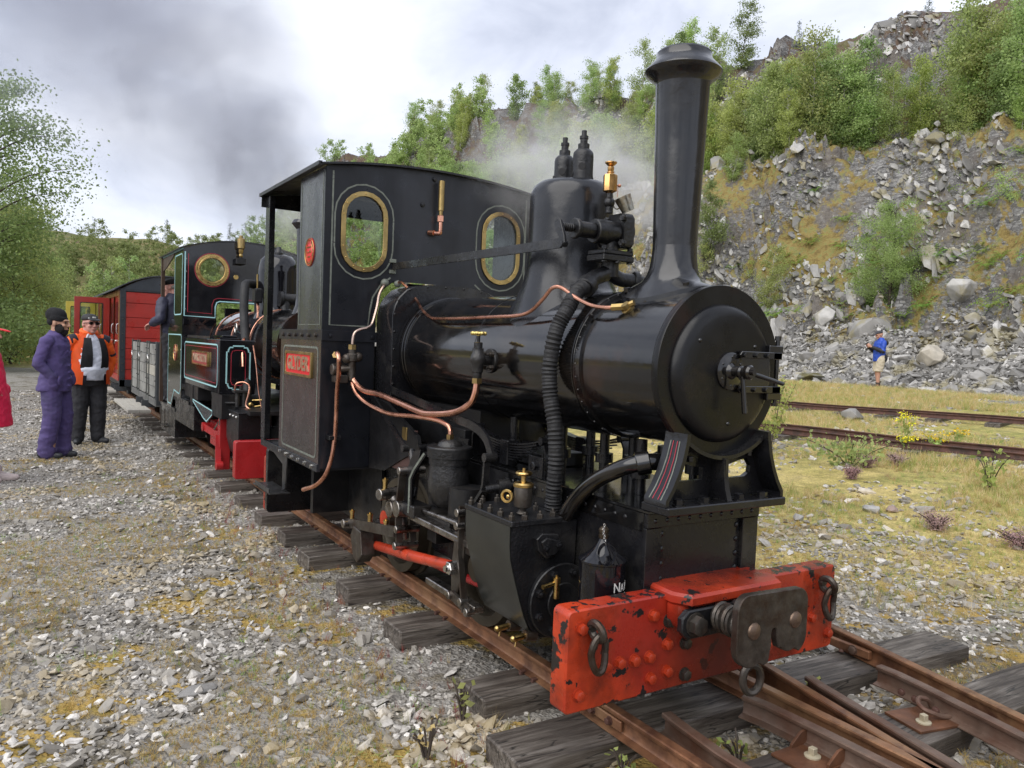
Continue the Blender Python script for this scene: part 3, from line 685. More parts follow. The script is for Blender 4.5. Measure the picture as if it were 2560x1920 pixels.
# ================================================================== TRACKS
mRAIL = mat('rail_rust', (.24, .115, .060), .40, .4, var=.3, vscale=12, bump=.12, bscale=60, dirt=(.10, .045, .028), dirtamt=.5, dirtscale=8, col2=(.30, .17, .09), c2scale=2.5, c2pos=.56)
mRAILB = mat('rail_dark_rust', (.10, .045, .032), .7, .1, var=.3, vscale=14, bump=.3, bscale=60, dirt=(.045, .026, .02), dirtamt=.5, dirtscale=8)
mRAILG = mat('check_rail_rust', (.15, .10, .075), .5, .3, var=.3, vscale=12, bump=.15, bscale=60, dirt=(.11, .05, .03), dirtamt=.6, dirtscale=5)
def sleeper_mat():
    h = nodemat('sleeper_wood'); tcn = h.nd('ShaderNodeTexCoord'); mp_ = h.nd('ShaderNodeMapping'); mp_.inputs['Scale'].default_value = (.5, 6, 6); h.L(tcn.outputs['Object'], mp_.inputs[0])
    g = h.noise(6, 7, .65, mp_.outputs[0], .6); col = h.ramp(g, [(.26, (.020, .015, .012)), (.42, (.065, .052, .042)), (.58, (.15, .13, .11)), (.74, (.27, .245, .22))])
    big = h.noise(2.5, 4, .5, tcn.outputs['Object']); col = h.mix(h.rng(big, .45, .6), col, h.mix(.6, col, (.03, .023, .019))); crk = h.noise(3.5, 3, .4, mp_.outputs[0], .3); col = h.mix(h.rng(crk, .485, .5), col, h.mix(h.rng(crk, .5, .515), (.008, .007, .006), col))
    h.L(col, h.b.inputs['Base Color']); h.b.inputs['Roughness'].default_value = .6
    h.L(h.bump(g, .7, .01), h.b.inputs['Normal']); return h.m
mSLP = sleeper_mat()
RAILSEC = [(-.036, -.080), (.036, -.080), (.036, -.075), (.010, -.068), (.005, -.060), (.005, -.024), (.018, -.019), (.021, -.014), (.021, -.004), (.017, 0), (-.017, 0), (-.021, -.004), (-.021, -.014), (-.018, -.019), (-.005, -.024), (-.005, -.060), (-.010, -.068), (-.036, -.075)]
def rail(name, pts, parent, mt=None, sec=RAILSEC, label=None):
    bm = B(); P = [Vector(p) for p in pts]; sweep(bm, P, sec); return part(name, bm, mt or mRAIL, parent, label=label, ang=40)
def sleeper_mesh(L_, w, hgt, seed):
    rs = random.Random(seed); bm = B(); n = 6
    box(bm, -L_/2, L_/2, -w/2, w/2, -hgt, 0)
    bmesh.ops.subdivide_edges(bm, edges=[e_ for e_ in bm.edges if abs(e_.verts[0].co.x-e_.verts[1].co.x) > L_*.5], cuts=7)
    for v in bm.verts: v.co += Vector((rs.uniform(-.006, .006) if abs(v.co.x) > L_*.49 else 0, rs.uniform(-.004, .004), rs.uniform(-.003, .003)))
    bmesh.ops.bevel(bm, geom=[e_ for e_ in bm.edges if e_.calc_face_angle(0) > .8], offset=.006, segments=1, affect='EDGES')
    # long drying cracks as narrow grooves on top
    for k_ in range(3):
        y = rs.uniform(-w*.35, w*.35); x0 = rs.uniform(-L_/2, 0); x1 = x0+rs.uniform(.2, .5)*L_/1.3
    return finish(bm, 'sleeper', mSLP)
SLM = [sleeper_mesh(1.24, .215, .13, i) for i in range(4)]
T1 = thing('railway_track', 'main track under the two locomotives, rusty rails on dark wooden sleepers', 'railway track', (0, 5, 0))
rail('rail', [(-.327, y, 0) for y in (-2.6, 0, 5, 12, 24, 40)], T1); rail('rail', [(.327, y, 0) for y in (-2.6, 0, 5, 12, 24, 40)], T1)
sy = [.68, 1.485, 2.20, 2.92, 3.52, 4.18]; y = 4.85
while y < 28: sy.append(y); y += .68+random.uniform(-.04, .04)
for i, y in enumerate(sy):
    o = inst('sleeper', SLM[i % 4], T1, (random.uniform(-.02, .02), y, -.083), (0, random.uniform(-.006, .006), random.uniform(-.015, .015)))
sp_pts = []
spk = (lambda b_: (box(b_, -.008, .008, -.008, .008, -.03, .012, .002), box(b_, -.008, .018, -.009, .009, .004, .013, .002), finish(b_, 'rail_spike', mRAILB))[2])(B())
for y in sy[:12]:
    for x, rz in ((-.372, 0), (-.282, PI), (.282, 0), (.372, PI)):
        inst('rail_spike', spk, T1, (x, y-.05 if x < 0 else y+.05, -.078), (0, 0, rz)); inst('rail_spike', spk, T1, (x, y+.04, -.078), (0, 0, rz))
# fishplate with bolts on the near rail behind the beam
bm = B(); box(bm, -.350, -.338, .10, .50, -.062, -.024, .003); fpz = part('fishplate', bm, mRAIL, T1); bolts(fpz, [(-.350, y, -.043) for y in (.16, .26, .36)], -X_, .013, .018, mRAILB)
# turnout in front
T2 = thing('turnout', 'rusty points with crossing and check rails on long sleepers before the buffer beam', 'railway points', (.5, -.3, 0))
def dv(x, y): return x+.205*y
rail('rail', [(dv(1.118, y), y, 0) for y in (-2.6, -1, 0, 2, 4, 6.5)], T2)
rail('rail', [(dv(.470, y), y, 0) for y in (-.78, -.3, 0, 2, 4, 6.5)], T2)
rail('crossing_nose', [(.315, -1.6, .0005), (.325, -.75, .0005)], T2)
def chk(pts): return rail('check_rail', pts, T2, mRAILG)
chk([(.950, -.045, -.001), (.948, -.13, -.001), (.93, -.25, -.001), (.848, -.66, -.001), (.74, -1.2, -.001), (.62, -1.8, -.001)])
chk([(.575, .02, -.001), (.548, -.06, -.001), (.50, -.28, -.001), (.41, -.69, -.001), (.30, -1.2, -.001)])
chk([(.195, .02, -.001), (.212, -.08, -.001), (.222, -.3, -.001), (.225, -.6, -.001), (.225, -1.4, -.001)])
chk([(-.178, .05, -.001), (-.190, -.02, -.001), (-.215, -.24, -.001), (-.218, -.45, -.001), (-.218, -1.4, -.001)])
for x0, x1, y0, y1, s_ in ((-.76, 1.80, .235, .135, 1), (-.30, 2.1, -.33, -.33, 2), (-.72, 2.0, -.93, -.90, 3)):
    me = sleeper_mesh(math.hypot(x1-x0, y1-y0), .235, .16, 20+s_)
    inst('sleeper', me, T2, ((x0+x1)/2, (y0+y1)/2, -.084), (0, 0, math.atan2(y1-y0, x1-x0)))
mPLT = mat('plate_rust', (.17, .075, .038), .45, .3, var=.35, vscale=14, bump=.2, bscale=50, dirt=(.08, .04, .025), dirtamt=.5)
mBN = mat('bolt_cream', (.42, .37, .26), .5, .2, var=.2)
def chairplate(cx, cy, rz, clip):
    bm = B(); box(bm, -.11, .11, -.085, .085, 0, .010, .001)
    M_ = Matrix.Translation((cx, cy, -.083)) @ Matrix.Rotation(rz, 4, 'Z'); bmesh.ops.transform(bm, matrix=M_, verts=bm.verts); p = part('chair_plate', bm, mPLT, T2)
    bm = B(); lathe(bm, (0, 0, 0), Z_, [(.028, .010), (.028, .015), (.012, .019), (.012, .020)], 20); box(bm, -.0115, .0115, -.0115, .0115, .018, .042, .002)
    q = M_ @ Matrix.Translation((-.035 if clip else 0.0, -.03 if clip else 0, 0)); bmesh.ops.transform(bm, matrix=q, verts=bm.verts); part('plate_bolt', bm, mBN, p)
    if clip:
        bm = B(); tube(bm, [(.095, .05, .018), (.07, .045, .05), (.03, .05, .062), (0.0, .03, .055), (-.005, 0, .045), (.02, -.025, .035), (.06, -.03, .02), (.10, -.03, .016)], .0095, 8); bmesh.ops.transform(bm, matrix=M_, verts=bm.verts); part('rail_clip', bm, mRAILG, p)
    else:
        for yy in (-.075, .075):
            bm = B(); prism(bm, [(.10, .010), (-.02, .010), (-.02, .022), (.03, .058), (.10, .066)], (0, yy-.005, 0), X_, Z_, Y_, .010, bev=.001); bmesh.ops.transform(bm, matrix=M_, verts=bm.verts); part('gusset', bm, mPLT, p)
chairplate(.80, -.335, -.2, True); chairplate(.155, -.32, 0, False)
bolts(T2, [(.868, -.20, -.04), (.855, -.265, -.04), (.835, -.36, -.04)], (-1, -.2, 0), .012, .012, mRAILB)
bm = B(); box(bm, 1.10, 1.125, .10, .42, -.062, -.024, .003); part('fishplate', bm, mRAIL, T2); bolts(T2, [(1.10, .18, -.043), (1.105, .32, -.043)], -X_, .018, .014, mRAILG)
bolts(T2, [(1.10, .24, -.07), (1.0, -.27, -.07)], Z_, .013, .012, mRAILB, 'dome')
# two sidings crossing the field
SLS = [sleeper_mesh(1.15, .22, .12, 60+i) for i in range(3)]
def siding(name, p, d, label, y0, y1):
    d = Vector((*d, 0)).normalized(); s_ = Vector((-d.y, d.x, 0)); t = thing(name, label, 'railway track', (p[0], p[1], 0))
    for k_ in (-1, 1):
        pts = []
        for i in range(15):
            u = y0+(y1-y0)*i/14; q = Vector((p[0], p[1], 0))+d*u+s_*.325*k_; q.z = float(ground_z(q.x-s_.x*.3*k_, q.y-s_.y*.3*k_))+.14; pts.append(q)
        rail('rail', pts, t, mRAILB)
    u = y0
    while u < y1:
        q = Vector((p[0], p[1], 0))+d*u; z = float(ground_z(q.x, q.y))
        inst('sleeper', SLS[int(u*3) % 3], t, (q.x, q.y, z+.052), (0, 0, math.atan2(s_.y, s_.x))); u += .8+random.uniform(-.08, .12)
siding('railway_track', (6.75, 5.4), (.25, -.968), 'rusty dark siding across the dry field, the nearer of the two', -9, 6)
siding('railway_track', (10.8, 8.8), (.264, -.964), 'rusty dark siding across the dry field, the farther one near the rubble', -11, 8)
# ================================================================== LOCOMOTIVE IN FRONT
def FP(y): return ((0, y, 0), X_, Z_, -Y_)          # plate frame: front faces
def SPL(x): return ((x, 0, 0), -Y_, Z_, -X_)        # plate frame: side facing -X (u = -Y)
L1 = thing('steam_locomotive', 'large black tank locomotive in the foreground with tall chimney and red front beam, plate GLYDER', 'steam locomotive', (0, 1.9, 0))
BZ = 1.237
def beam_material():
    m = mRED.copy(); m.name = 'beam_red_worn'; t = m.node_tree; L = t.links.new; b = t.nodes['Principled BSDF']; src = b.inputs['Base Color'].links[0].from_socket
    def nd(ty, **kw):
        n = t.nodes.new(ty)
        for k, v in kw.items(): setattr(n, k, v)
        return n
    def mth(op, a, c=None):
        n = nd('ShaderNodeMath', operation=op)
        for q, i in ((a, 0), (c, 1)):
            if q is None: continue
            if hasattr(q, 'is_output'): L(q, n.inputs[i])
            else: n.inputs[i].default_value = q
        return n.outputs[0]
    tc_ = nd('ShaderNodeTexCoord'); sp = nd('ShaderNodeSeparateXYZ'); L(tc_.outputs['Object'], sp.inputs[0]); X, Z = sp.outputs[0], sp.outputs[2]
    e_ = mth('MINIMUM', mth('MINIMUM', mth('SUBTRACT', Z, .112), mth('SUBTRACT', .4545, Z)), mth('SUBTRACT', .678, mth('ABSOLUTE', X)))
    n1_ = nd('ShaderNodeTexNoise'); n1_.inputs['Scale'].default_value = 13; n1_.inputs['Detail'].default_value = 9; n1_.inputs['Roughness'].default_value = .65; L(tc_.outputs['Object'], n1_.inputs['Vector'])
    w = mth('ADD', e_, mth('MULTIPLY', n1_.outputs[0], .11)); mr = nd('ShaderNodeMapRange'); mr.inputs['From Min'].default_value = .049; mr.inputs['From Max'].default_value = .052; mr.inputs['To Min'].default_value = 1; mr.inputs['To Max'].default_value = 0; L(w, mr.inputs['Value'])
    n2_ = nd('ShaderNodeTexNoise'); n2_.inputs['Scale'].default_value = 5; n2_.inputs['Detail'].default_value = 8; n2_.inputs['Roughness'].default_value = .6; L(tc_.outputs['Object'], n2_.inputs['Vector'])
    gx = mth('ADD', mth('ABSOLUTE', mth('ADD', X, -.02)), mth('MULTIPLY', Z, .35)); g_ = mth('ADD', gx, mth('MULTIPLY', n2_.outputs[0], .55)); m2 = nd('ShaderNodeMapRange'); m2.inputs['From Min'].default_value = .36; m2.inputs['From Max'].default_value = .66; m2.inputs['To Min'].default_value = .85; m2.inputs['To Max'].default_value = 0; L(g_, m2.inputs['Value'])
    mx1 = nd('ShaderNodeMix', data_type='RGBA'); L(m2.outputs[0], mx1.inputs[0]); L(src, mx1.inputs[6]); mx1.inputs[7].default_value = (.055, .014, .010, 1)
    mx2 = nd('ShaderNodeMix', data_type='RGBA'); L(mr.outputs[0], mx2.inputs[0]); L(mx1.outputs[2], mx2.inputs[6]); mx2.inputs[7].default_value = (.016, .013, .013, 1)
    L(mx2.outputs[2], b.inputs['Base Color']); return m
def loco1():
    # ---- front buffer beam
    bm = B(); prism(bm, rrect(-.678, .678, .112, .4545, .022, 3), (0, .085, 0), X_, Z_, -Y_, .085, bev=.006)
    beam = part('buffer_beam', bm, beam_material(), L1)
    bl = [(-.623, .392), (-.314, .39), (-.244, .278), (-.518, .249), (-.456, .25), (-.391, .246), (-.324, .246), (-.239, .18), (-.315, .169), (-.623, .172),
          (.276, .184), (.538, .253), (.644, .174), (.456, .25), (.39, .248), (.244, .279)]
    bolts(beam, [(x, 0, z) for x, z in bl], -Y_, .0185, .02, mRED)
    bolts(beam, [(-.158, 0, .268), (-.153, 0, .153), (.158, 0, .268), (.153, 0, .153), (.239, 0, .36)], -Y_, .02, .022, mSTD)
    bolts(beam, [(-.239, 0, .361)], -Y_, .021, .022, mSTD)
    for sx in (-1, 1):
        bm = B(); torus(bm, (sx*.585, -.035, .388), (1, 0, .25), .032, .0135, 16, 8, 1.0, .9)
        cyl(bm, (sx*.585, .0, .398), (sx*.585, -.02, .395), .016, n=10)
        eye = part('shackle_eye', bm, mSTD, beam)
        bm = B(); pts = []
        for i in range(24):
            a = 2*PI*i/24; pts.append(Vector((sx*.585+.028*math.cos(a)+.004, -.040-.028*abs(math.sin(a))*.4, .318+.058*math.sin(a)*1.05)))
        tube(bm, pts+[pts[0]], .012, 8, smooth=False, caps=False)
        part('chain_link', bm, mSTD, eye)
    # ---- raised red block carrying the coupler
    bm = B(); prism(bm, [(-.255, .115), (.255, .115), (.262, -.03), (.225, -.095), (-.225, -.095), (-.262, -.03)], (0, 0, .428), X_, Y_, Z_, .044, bev=.010)
    prism(bm, [(-.24, .35), (-.258, .38), (-.258, .43), (.258, .43), (.258, .38), (.24, .35)], (0, .001, 0), X_, Z_, -Y_, .072, bev=.01)
    cb = part('coupler_mount', bm, mRED, L1)
    bm = B(); prism(bm, [(-.245, .325), (-.275, .355), (-.275, .40), (-.245, .425), (.2, .425), (.245, .41), (.245, .355), (.21, .325)], (0, -.074, 0), X_, Z_, -Y_, .028, bev=.005)
    part('mount_plate', bm, mI, cb)
    bolts(cb, [(-.215, -.10, .375), (.205, -.10, .385)], -Y_, .034, .034, mSTD)
    cp = part('coupler_bracket', (lambda b_: (box(b_, -.05, .06, -.22, -.1, .36, .44, .01), b_)[1])(B()), mI, L1)
    for sx in (-.105, .09):
        bm = B(); pts = []
        for i in range(96): a = 2*PI*i/16; pts.append((sx+.045*math.cos(a), -.108-.128*i/96, .390+.045*math.sin(a)))
        tube(bm, pts, .0092, 6, smooth=False); cyl(bm, (sx, -.1, .390), (sx, -.245, .390), .024, n=12)
        part('buffer_spring', bm, mSTD, cp)
    # front plate of the coupler: two lobes with a slot between
    def arc(cx, cy, r, a0, a1, n=8): return [(cx+r*math.cos(R(a0+(a1-a0)*i/n)), cy+r*math.sin(R(a0+(a1-a0)*i/n))) for i in range(n+1)]
    out = arc(.100, .455, .050, 0, 90, 6)+arc(-.145, .465, .048, 90, 180, 6)+arc(-.120, .345, .073, 180, 300, 8)
    out += arc(-.058, .300, .030, 270, 340, 4)[:3]+[(-.030, .330), (-.032, .372)]+arc(-.016, .374, .016, 180, 0, 6)+[(.002, .345), (.012, .318)]+arc(.065, .352, .055, 220, 300, 5)+arc(.085, .345, .065, 300, 360, 5)
    bm = plate(out, [], (0, -.245, 0), X_, Z_, -Y_, .022, bev=.003)
    fp_ = part('coupler_plate', bm, mSTD, cp)
    bolts(fp_, [(-.118, -.270, .392), (.087, -.270, .400)], -Y_, .030, .014, mat('worn_pin', (.16, .11, .08), .4, .7, var=.3, vscale=30), 'dome', 'coupling_pin')
    bm = B(); torus(bm, (-.075, -.235, .212), (.25, 1, 0), .042, .0135, 24, 8, .82, 1.15)
    part('coupling_ring', bm, mSTD, cp)
    # ---- well tank between the frames
    bm = B(); box(bm, -.283, .283, .10, 2.44, .19, .70)
    tank = part('well_tank', bm, mFS, L1)
    bm = B(); box(bm, -.292, .292, .07, 2.44, .7225, .734, .002); box(bm, -.289, -.283, .10, 2.44, .655, .7215, .001); box(bm, .283, .289, .10, 2.44, .655, .7215, .001)
    part('tank_top', bm, mG, tank)
    bm = B()
    box(bm, -.289, .289, .078, .098, .67, .722, .002)
    box(bm, -.289, -.215, .082, .0995, .18, .668, .002); box(bm, .205, .289, .082, .0995, .18, .668, .002)
    part('corner_angle', bm, mFS, tank)
    rv = [(-.198, .099, .20+.055*i) for i in range(9)]+[(.188, .099, .20+.055*i) for i in range(9)]
    bolts(tank, [(x, y, z) for x, y, z in rv if z > .42], -Y_, .011, .006, mFS, 'dome', 'rivet')
    bolts(tank, [(-.25+.055*i, .078, .695) for i in range(10)], -Y_, .009, .005, mFS, 'dome', 'rivet')
    rivets(tank, [(-.289, .2+.06*i, .69) for i in range(36)], -X_, .009, .005, mFS)
    bolts(tank, [(-.291, 1.02, .69), (-.291, .93, .69)], -X_, .013, .012, mFS, 'dome', 'rivet')
    bm = B(); cyl(bm, (.29, .2, .60), (.335, .2, .60), .022, n=12); part('side_pin', bm, mSTD, tank)
    # ---- smokebox saddle
    bm = B(); box(bm, -.300, .300, -.035, .105, .735, .765, .004)
    sad = part('saddle', bm, mFS, L1)
    def curve_side(sx):
        return [(sx*.292, .765), (sx*.292, .785), (sx*.265, .825), (sx*.240, .875), (sx*.222, .925), (sx*.208, .985), (sx*.205, 1.015)]
    for sx in (-1, 1):
        bm = B(); c_ = curve_side(sx)
        sweep(bm, [(x, .035, z) for x, z in c_], [(-.055, -.008), (.055, -.008), (.055, .008), (-.055, .008)], up=(-sx, 0, 0))
        sw = part('side_web', bm, mFS, sad)
        if sx < 0:
            for off, mt_ in ((-.032, mLIN), (.030, mLIN), (-.016, mRL), (.012, mRL)):
                bm = B(); sweep(bm, [(x-.0088, .035+off*(1-.35*i/6), z+.002) for i, (x, z) in enumerate(c_)][1:-1], rect(.005 if mt_ is mLIN else .0025, .0012), up=(-sx, 0, 0))
                part('lining', bm, mt_, sw)
    cs = [(x, z) for x, z in curve_side(-1)]
    ring = [(.315*math.sin(a), BZ-.315*math.cos(a)) for a in [R(-40+80*i/16) for i in range(17)]]
    outer = [(-.285, .766), (.285, .766), (.285, .785), (.26, .825), (.235, .875), (.217, .925), (.205, .985)]+ring[::-1]+[(-.205, .985), (-.217, .925), (-.235, .875), (-.26, .825), (-.285, .785)]
    def hole(sx): return [(sx*.045, .835), (sx*.105, .833), (sx*.175, .835), (sx*.205, .85), (sx*.208, .875), (sx*.185, .905), (sx*.14, .898), (sx*.09, .885), (sx*.045, .88)]
    bm = plate(outer, [hole(-1)[::-1], hole(1)], (0, .085, 0), X_, Z_, -Y_, .02)
    part('saddle_web', bm, mFS, sad)
    bm = B(); sweep(bm, [(0, .0, .92), (-.003, -.004, .86), (-.002, -.012, .81), (0, -.025, .768)], rect(.022, .012), up=(0, -1, 0)); box(bm, -.007, .007, -.01, .065, .77, .918)
    part('rib', bm, mFS, sad)
    bm = B(); sweep(bm, [(x, .05, z) for x, z in ring], rect(.10, .014), up=(0, 0, 1)); part('ring_flange', bm, mFS, sad)
    bolts(sad, [(-.225, -.005, .765), (-.105, -.005, .765), (.075, -.005, .765), (.2, -.005, .765)], Z_, .019, .024, mFS)
    bolts(sad, [(-.15, .03, .93), (.03, .04, .915), (.15, .03, .94)], (0, 0, -1), .014, .02, mFS)
    # ---- smokebox, door
    bm = B()
    lathe(bm, (0, 0, BZ), Y_, [(.3085, .0755), (.2935, .078), (.2935, .50), (.304, .502), (.304, .545), (.2935, .55), (.2935, .60)], 96)
    sbx = part('smokebox', bm, mSB, L1)
    bm = B(); torus(bm, (0, .54, BZ), Y_, .3035, .0016, 96, 5); part('band_edge', bm, mSB, sbx)
    bm = B(); lathe(bm, (0, 0, BZ), Y_, [(.24, .045), (.308, .045), (.3095, .048), (.3095, .072), (.3085, .075), (.24, .075)], 96, caps=False)
    part('front_ring', bm, mat('ring_black', (.0055, .0055, .0062), .30, rvar=.1, bump=.12, bscale=14, spec=.35, col2=(.016, .006, .005), c2scale=3.5, c2pos=.66), sbx)
    rivets(sbx, [(.3045*math.sin(a), .524, BZ+.3045*math.cos(a)) for a in [R(-170+10*i) for i in range(35)]], (0, -.2, 1), .005, .004, mSB)
    bm = B(); lathe(bm, (0, .046, BZ-.012), -Y_, [(.252, 0), (.252, .004), (.249, .012), (.240, .024), (.225, .032), (.208, .0355), (.16, .0375), (.08, .039), (0, .0395)], 96)
    door = part('smokebox_door', bm, mSBD, L1)
    bolts(door, [(-.148, .012, 1.342), (.133, .012, 1.328), (.012, .012, 1.045)], -Y_, .0085, .009, mG, 'dome', 'stud')
    bm = B(); lathe(bm, (.004, .007, 1.236), -Y_, [(.068, 0), (.068, .007), (.062, .011), (0, .011)], 40)
    lathe(bm, (.004, -.004, 1.236), -Y_, [(.030, 0), (.026, .006), (.019, .012), (.019, .03), (.022, .034), (.022, .046), (.016, .052), (.016, .06), (.024, .066), (.026, .074), (.026, .086), (.02, .094), (.01, .094), (.01, .104), (0, .104)], 28)
    boss = part('door_boss', bm, mG, door)
    bolts(boss, [(.004+.052*math.cos(R(a)), -.004, 1.236+.052*math.sin(R(a))) for a in (30, 90, 150, 210, 270, 330)], -Y_, .005, .003, mG, 'dome', 'rivet')
    bm = B(); cyl(bm, (.004, -.055, 1.222), (.014, -.064, 1.088), .0085, .0095, n=14, bev=.002); part('door_handle', bm, mG, door)
    bm = B(); cyl(bm, (.018, -.085, 1.232), (.145, -.118, 1.198), .0085, .0075, n=14, bev=.002); part('door_handle', bm, mG, door)
    for z in (1.297, 1.170):
        bm = B(); prism(bm, [(.045, -.012), (.035, 0), (.045, .013), (.262, .013), (.262, -.013)], (0, .0, z), X_, Z_, -Y_, .012, bev=.002)
        box(bm, .215, .262, -.012, .04, z-.013, z+.013, .002)
        h = part('hinge_strap', bm, mG, door)
        bolts(h, [(x, -.012, z) for x in (.052, .115, .175)], -Y_, .0085, .011, mG)
    bm = B(); cyl(bm, (.252, .004, 1.12), (.252, .004, 1.36), .0085, n=12); bolt_ = [(.252, .004, 1.36)]
    cyl(bm, (.252, .004, 1.355), (.252, .004, 1.372), .012, n=6); cyl(bm, (.252, .004, 1.108), (.252, .004, 1.12), .012, n=6)
    part('hinge_pin', bm, mG, door)
    for z in (1.322, 1.145):
        bm = B(); box(bm, .195, .272, -.008, .05, z-.014, z+.014, .003); part('hinge_bracket', bm, mG, door)
    bm = B(); box(bm, .048, .205, -.0015, .004, 1.178, 1.29, .001); part('hinge_plate', bm, mG, door)
    # ---- chimney
    bm = B(); cy = .318; n = 72
    prof = [(.166, .215, None), (.166, .215, .014), (.158, .203, .020), (.138, .165, .028), (.116, .128, .036), (.102, .106, .056), (.0935, .095, .085), (.0885, .089, .125), (.086, .086, .17)]
    rows = []
    for k_, (rx, ry, dz) in enumerate(prof):
        row = []
        for i in range(n):
            a = 2*PI*i/n; x, y = rx*math.cos(a), ry*math.sin(a)+.02*max(0, (ry-.09)/.13)
            zs = BZ+math.sqrt(.2965**2-x*x)
            if dz is None: z = zs-.004
            elif k_ < 3: z = zs+dz
            else:
                w_ = min(1, (k_-2)/3); z = max((1-w_)*(zs+dz)+w_*(1.537+dz), zs+.018)
            row.append(bm.verts.new((x, cy+y, z)))
        rows.append(row)
    for p, q in zip(rows, rows[1:]):
        for i in range(n): bm.faces.new((p[i], p[(i+1) % n], q[(i+1) % n], q[i]))
    chim = part('chimney', bm, mCH, L1)
    bm = B(); lathe(bm, (0, cy, 0), Z_, [(.086, 1.705), (.0868, 1.75), (.0955, 2.06), (.1035, 2.325), (.107, 2.336), (.118, 2.348), (.134, 2.360), (.1465, 2.371), (.149, 2.377), (.146, 2.383), (.130, 2.400), (.113, 2.418), (.106, 2.430), (.106, 2.447), (.100, 2.454), (.092, 2.452), (.088, 2.40), (.084, 2.2), (0, 2.2)], 64, caps=False)
    part('chimney_barrel', bm, mCH, chim)
    bolts(chim, [(-.070, cy-.145, 1.542), (-.125, cy+.125, 1.528), (.09, cy-.14, 1.538)], (-.2, 0, 1), .013, .018, mG)
    # ---- boiler
    bm = B(); lathe(bm, (0, 0, BZ), Y_, [(.300, .55), (.306, .553), (.310, .9), (.316, 1.4), (.320, 2.16)], 96)
    boil = part('boiler', bm, mG, L1)
    for y, r_, w_ in ((2.165, .322, .03), (2.13, .3215, .012)):
        bm = B(); lathe(bm, (0, y, BZ), Y_, [(r_, 0), (r_+.005, .002), (r_+.005, w_-.002), (r_, w_)], 96, caps=False); part('boiler_band', bm, mG, boil)
    bm = B(); lathe(bm, (0, 1.34, BZ), Y_, [(.315, 0), (.3175, .001), (.3175, .035), (.315, .036)], 96, caps=False); part('boiler_band', bm, mG, boil)
    # dome, flared onto the barrel
    bm = B(); cy = 1.02; rows = []
    for r_, dz in [(.275, None), (.248, .012), (.226, .035), (.211, .07), (.202, .115), (.196, .18), (.194, .34), (.194, .435), (.190, .465), (.178, .492), (.155, .510), (.120, .520), (.06, .524)]:
        row = []
        for i in range(72):
            a = 2*PI*i/72; x, y = r_*math.cos(a), r_*math.sin(a)
            zs = BZ+math.sqrt(max(0, .314**2-min(abs(x), .295)**2))
            if dz is None: z = zs-.006
            else:
                w_ = min(1, max(0, (.275-r_)/.075)); w_ = w_*w_*(3-2*w_); z = (1-w_)*(zs+.004+dz*.25)+w_*(1.545+dz); z = max(z, zs+.003)
            row.append(bm.verts.new((x, cy+y, z)))
        rows.append(row)
    for p, q in zip(rows, rows[1:]):
        for i in range(72): bm.faces.new((p[i], p[(i+1) % 72], q[(i+1) % 72], q[i]))
    bm.faces.new(rows[-1])
    dome = part('dome', bm, mat('dome_black', (.013, .014, .017), .24, rvar=.07, bump=.1, bscale=22, dirt=(.035, .037, .042), dirtamt=.3), L1)
    for i, y in enumerate((.945, 1.10)):
        bm = B(); lathe(bm, (.005 if i else 0, y, 0), Z_, [(.047, 2.055), (.047, 2.17), (.045, 2.187), (.034, 2.200), (.026, 2.204), (.026, 2.226), (.017, 2.229), (.017, 2.248), (.020, 2.250), (.020, 2.262), (.012, 2.264), (.012, 2.287), (0, 2.288)], 28, caps=False)
        sv = part('safety_valve', bm, mI, dome)
        for a, z in ((228, 2.118), (150, 2.09), (300, 2.065)):
            bm = B(); d = Vector((math.cos(R(a)), math.sin(R(a)), 0)); p = Vector((0, y, z)); cyl(bm, p+d*.030, p+d*.0478, .0165, n=16); part('vent_hole', bm, mDK, sv)
    # ---- regulator valve in front of the dome
    vy = .715
    bm = B()
    cyl(bm, (0, vy, 1.61), (0, vy, 1.675), .038, n=20); box(bm, -.085, .085, vy-.06, vy+.06, 1.675, 1.702, .004); box(bm, -.082, .082, vy-.058, vy+.058, 1.703, 1.722, .004)
    cyl(bm, (0, vy, 1.722), (0, vy, 1.78), .036, n=20); cyl(bm, (-.10, vy, 1.80), (.02, vy, 1.80), .052, n=24, bev=.004)
    cyl(bm, (-.185, vy, 1.80), (-.10, vy, 1.80), .034, n=20, bev=.004); cyl(bm, (-.205, vy, 1.80), (-.185, vy, 1.80), .044, n=16, bev=.004)
    prism(bm, rrect(-.062, .062, 1.735, 1.885, .02), (0.02, vy, 0), Y_, Z_, X_, .055, bev=.006)
    cyl(bm, (.075, vy, 1.81), (.09, vy, 1.81), .055, n=24, bev=.004)
    bm2 = B(); sweep(bm2, [(x, vy, z) for x, z in ((0, 1.73), (-.05, 1.745), (-.1, 1.79))], rect(.02, .02)); merge(bm, bm2)
    cyl(bm, (-.285, vy, 1.80), (-.205, vy, 1.80), .012, n=12)
    for i in range(7): torus(bm, (-.215-.011*i, vy, 1.80), X_, .015, .0035, 12, 6)
    rvp = part('regulator_valve', bm, mI, L1)
    bolts(rvp, [(.02, vy-.055, 1.86), (.02, vy-.055, 1.755), (.02, vy+.055, 1.86)], (-1, -.4, 0), .014, .022, mI)
    bolts(rvp, [(-.07, vy-.045, 1.722), (.07, vy-.045, 1.722), (-.07, vy-.045, 1.668), (.07, vy-.045, 1.668), (0, vy-.05, 1.668)], Z_, .012, .016, mI)
    bm = B(); prism(bm, [(-.03, .012), (-.012, .03), (.014, .022), (.045, -.045), (.052, -.075), (.03, -.085), (.012, -.055), (-.018, -.02)], (-.285, vy-.02, 1.80), -Y_, Z_, -X_, .014, bev=.002)
    part('regulator_lever', bm, mFS, rvp)
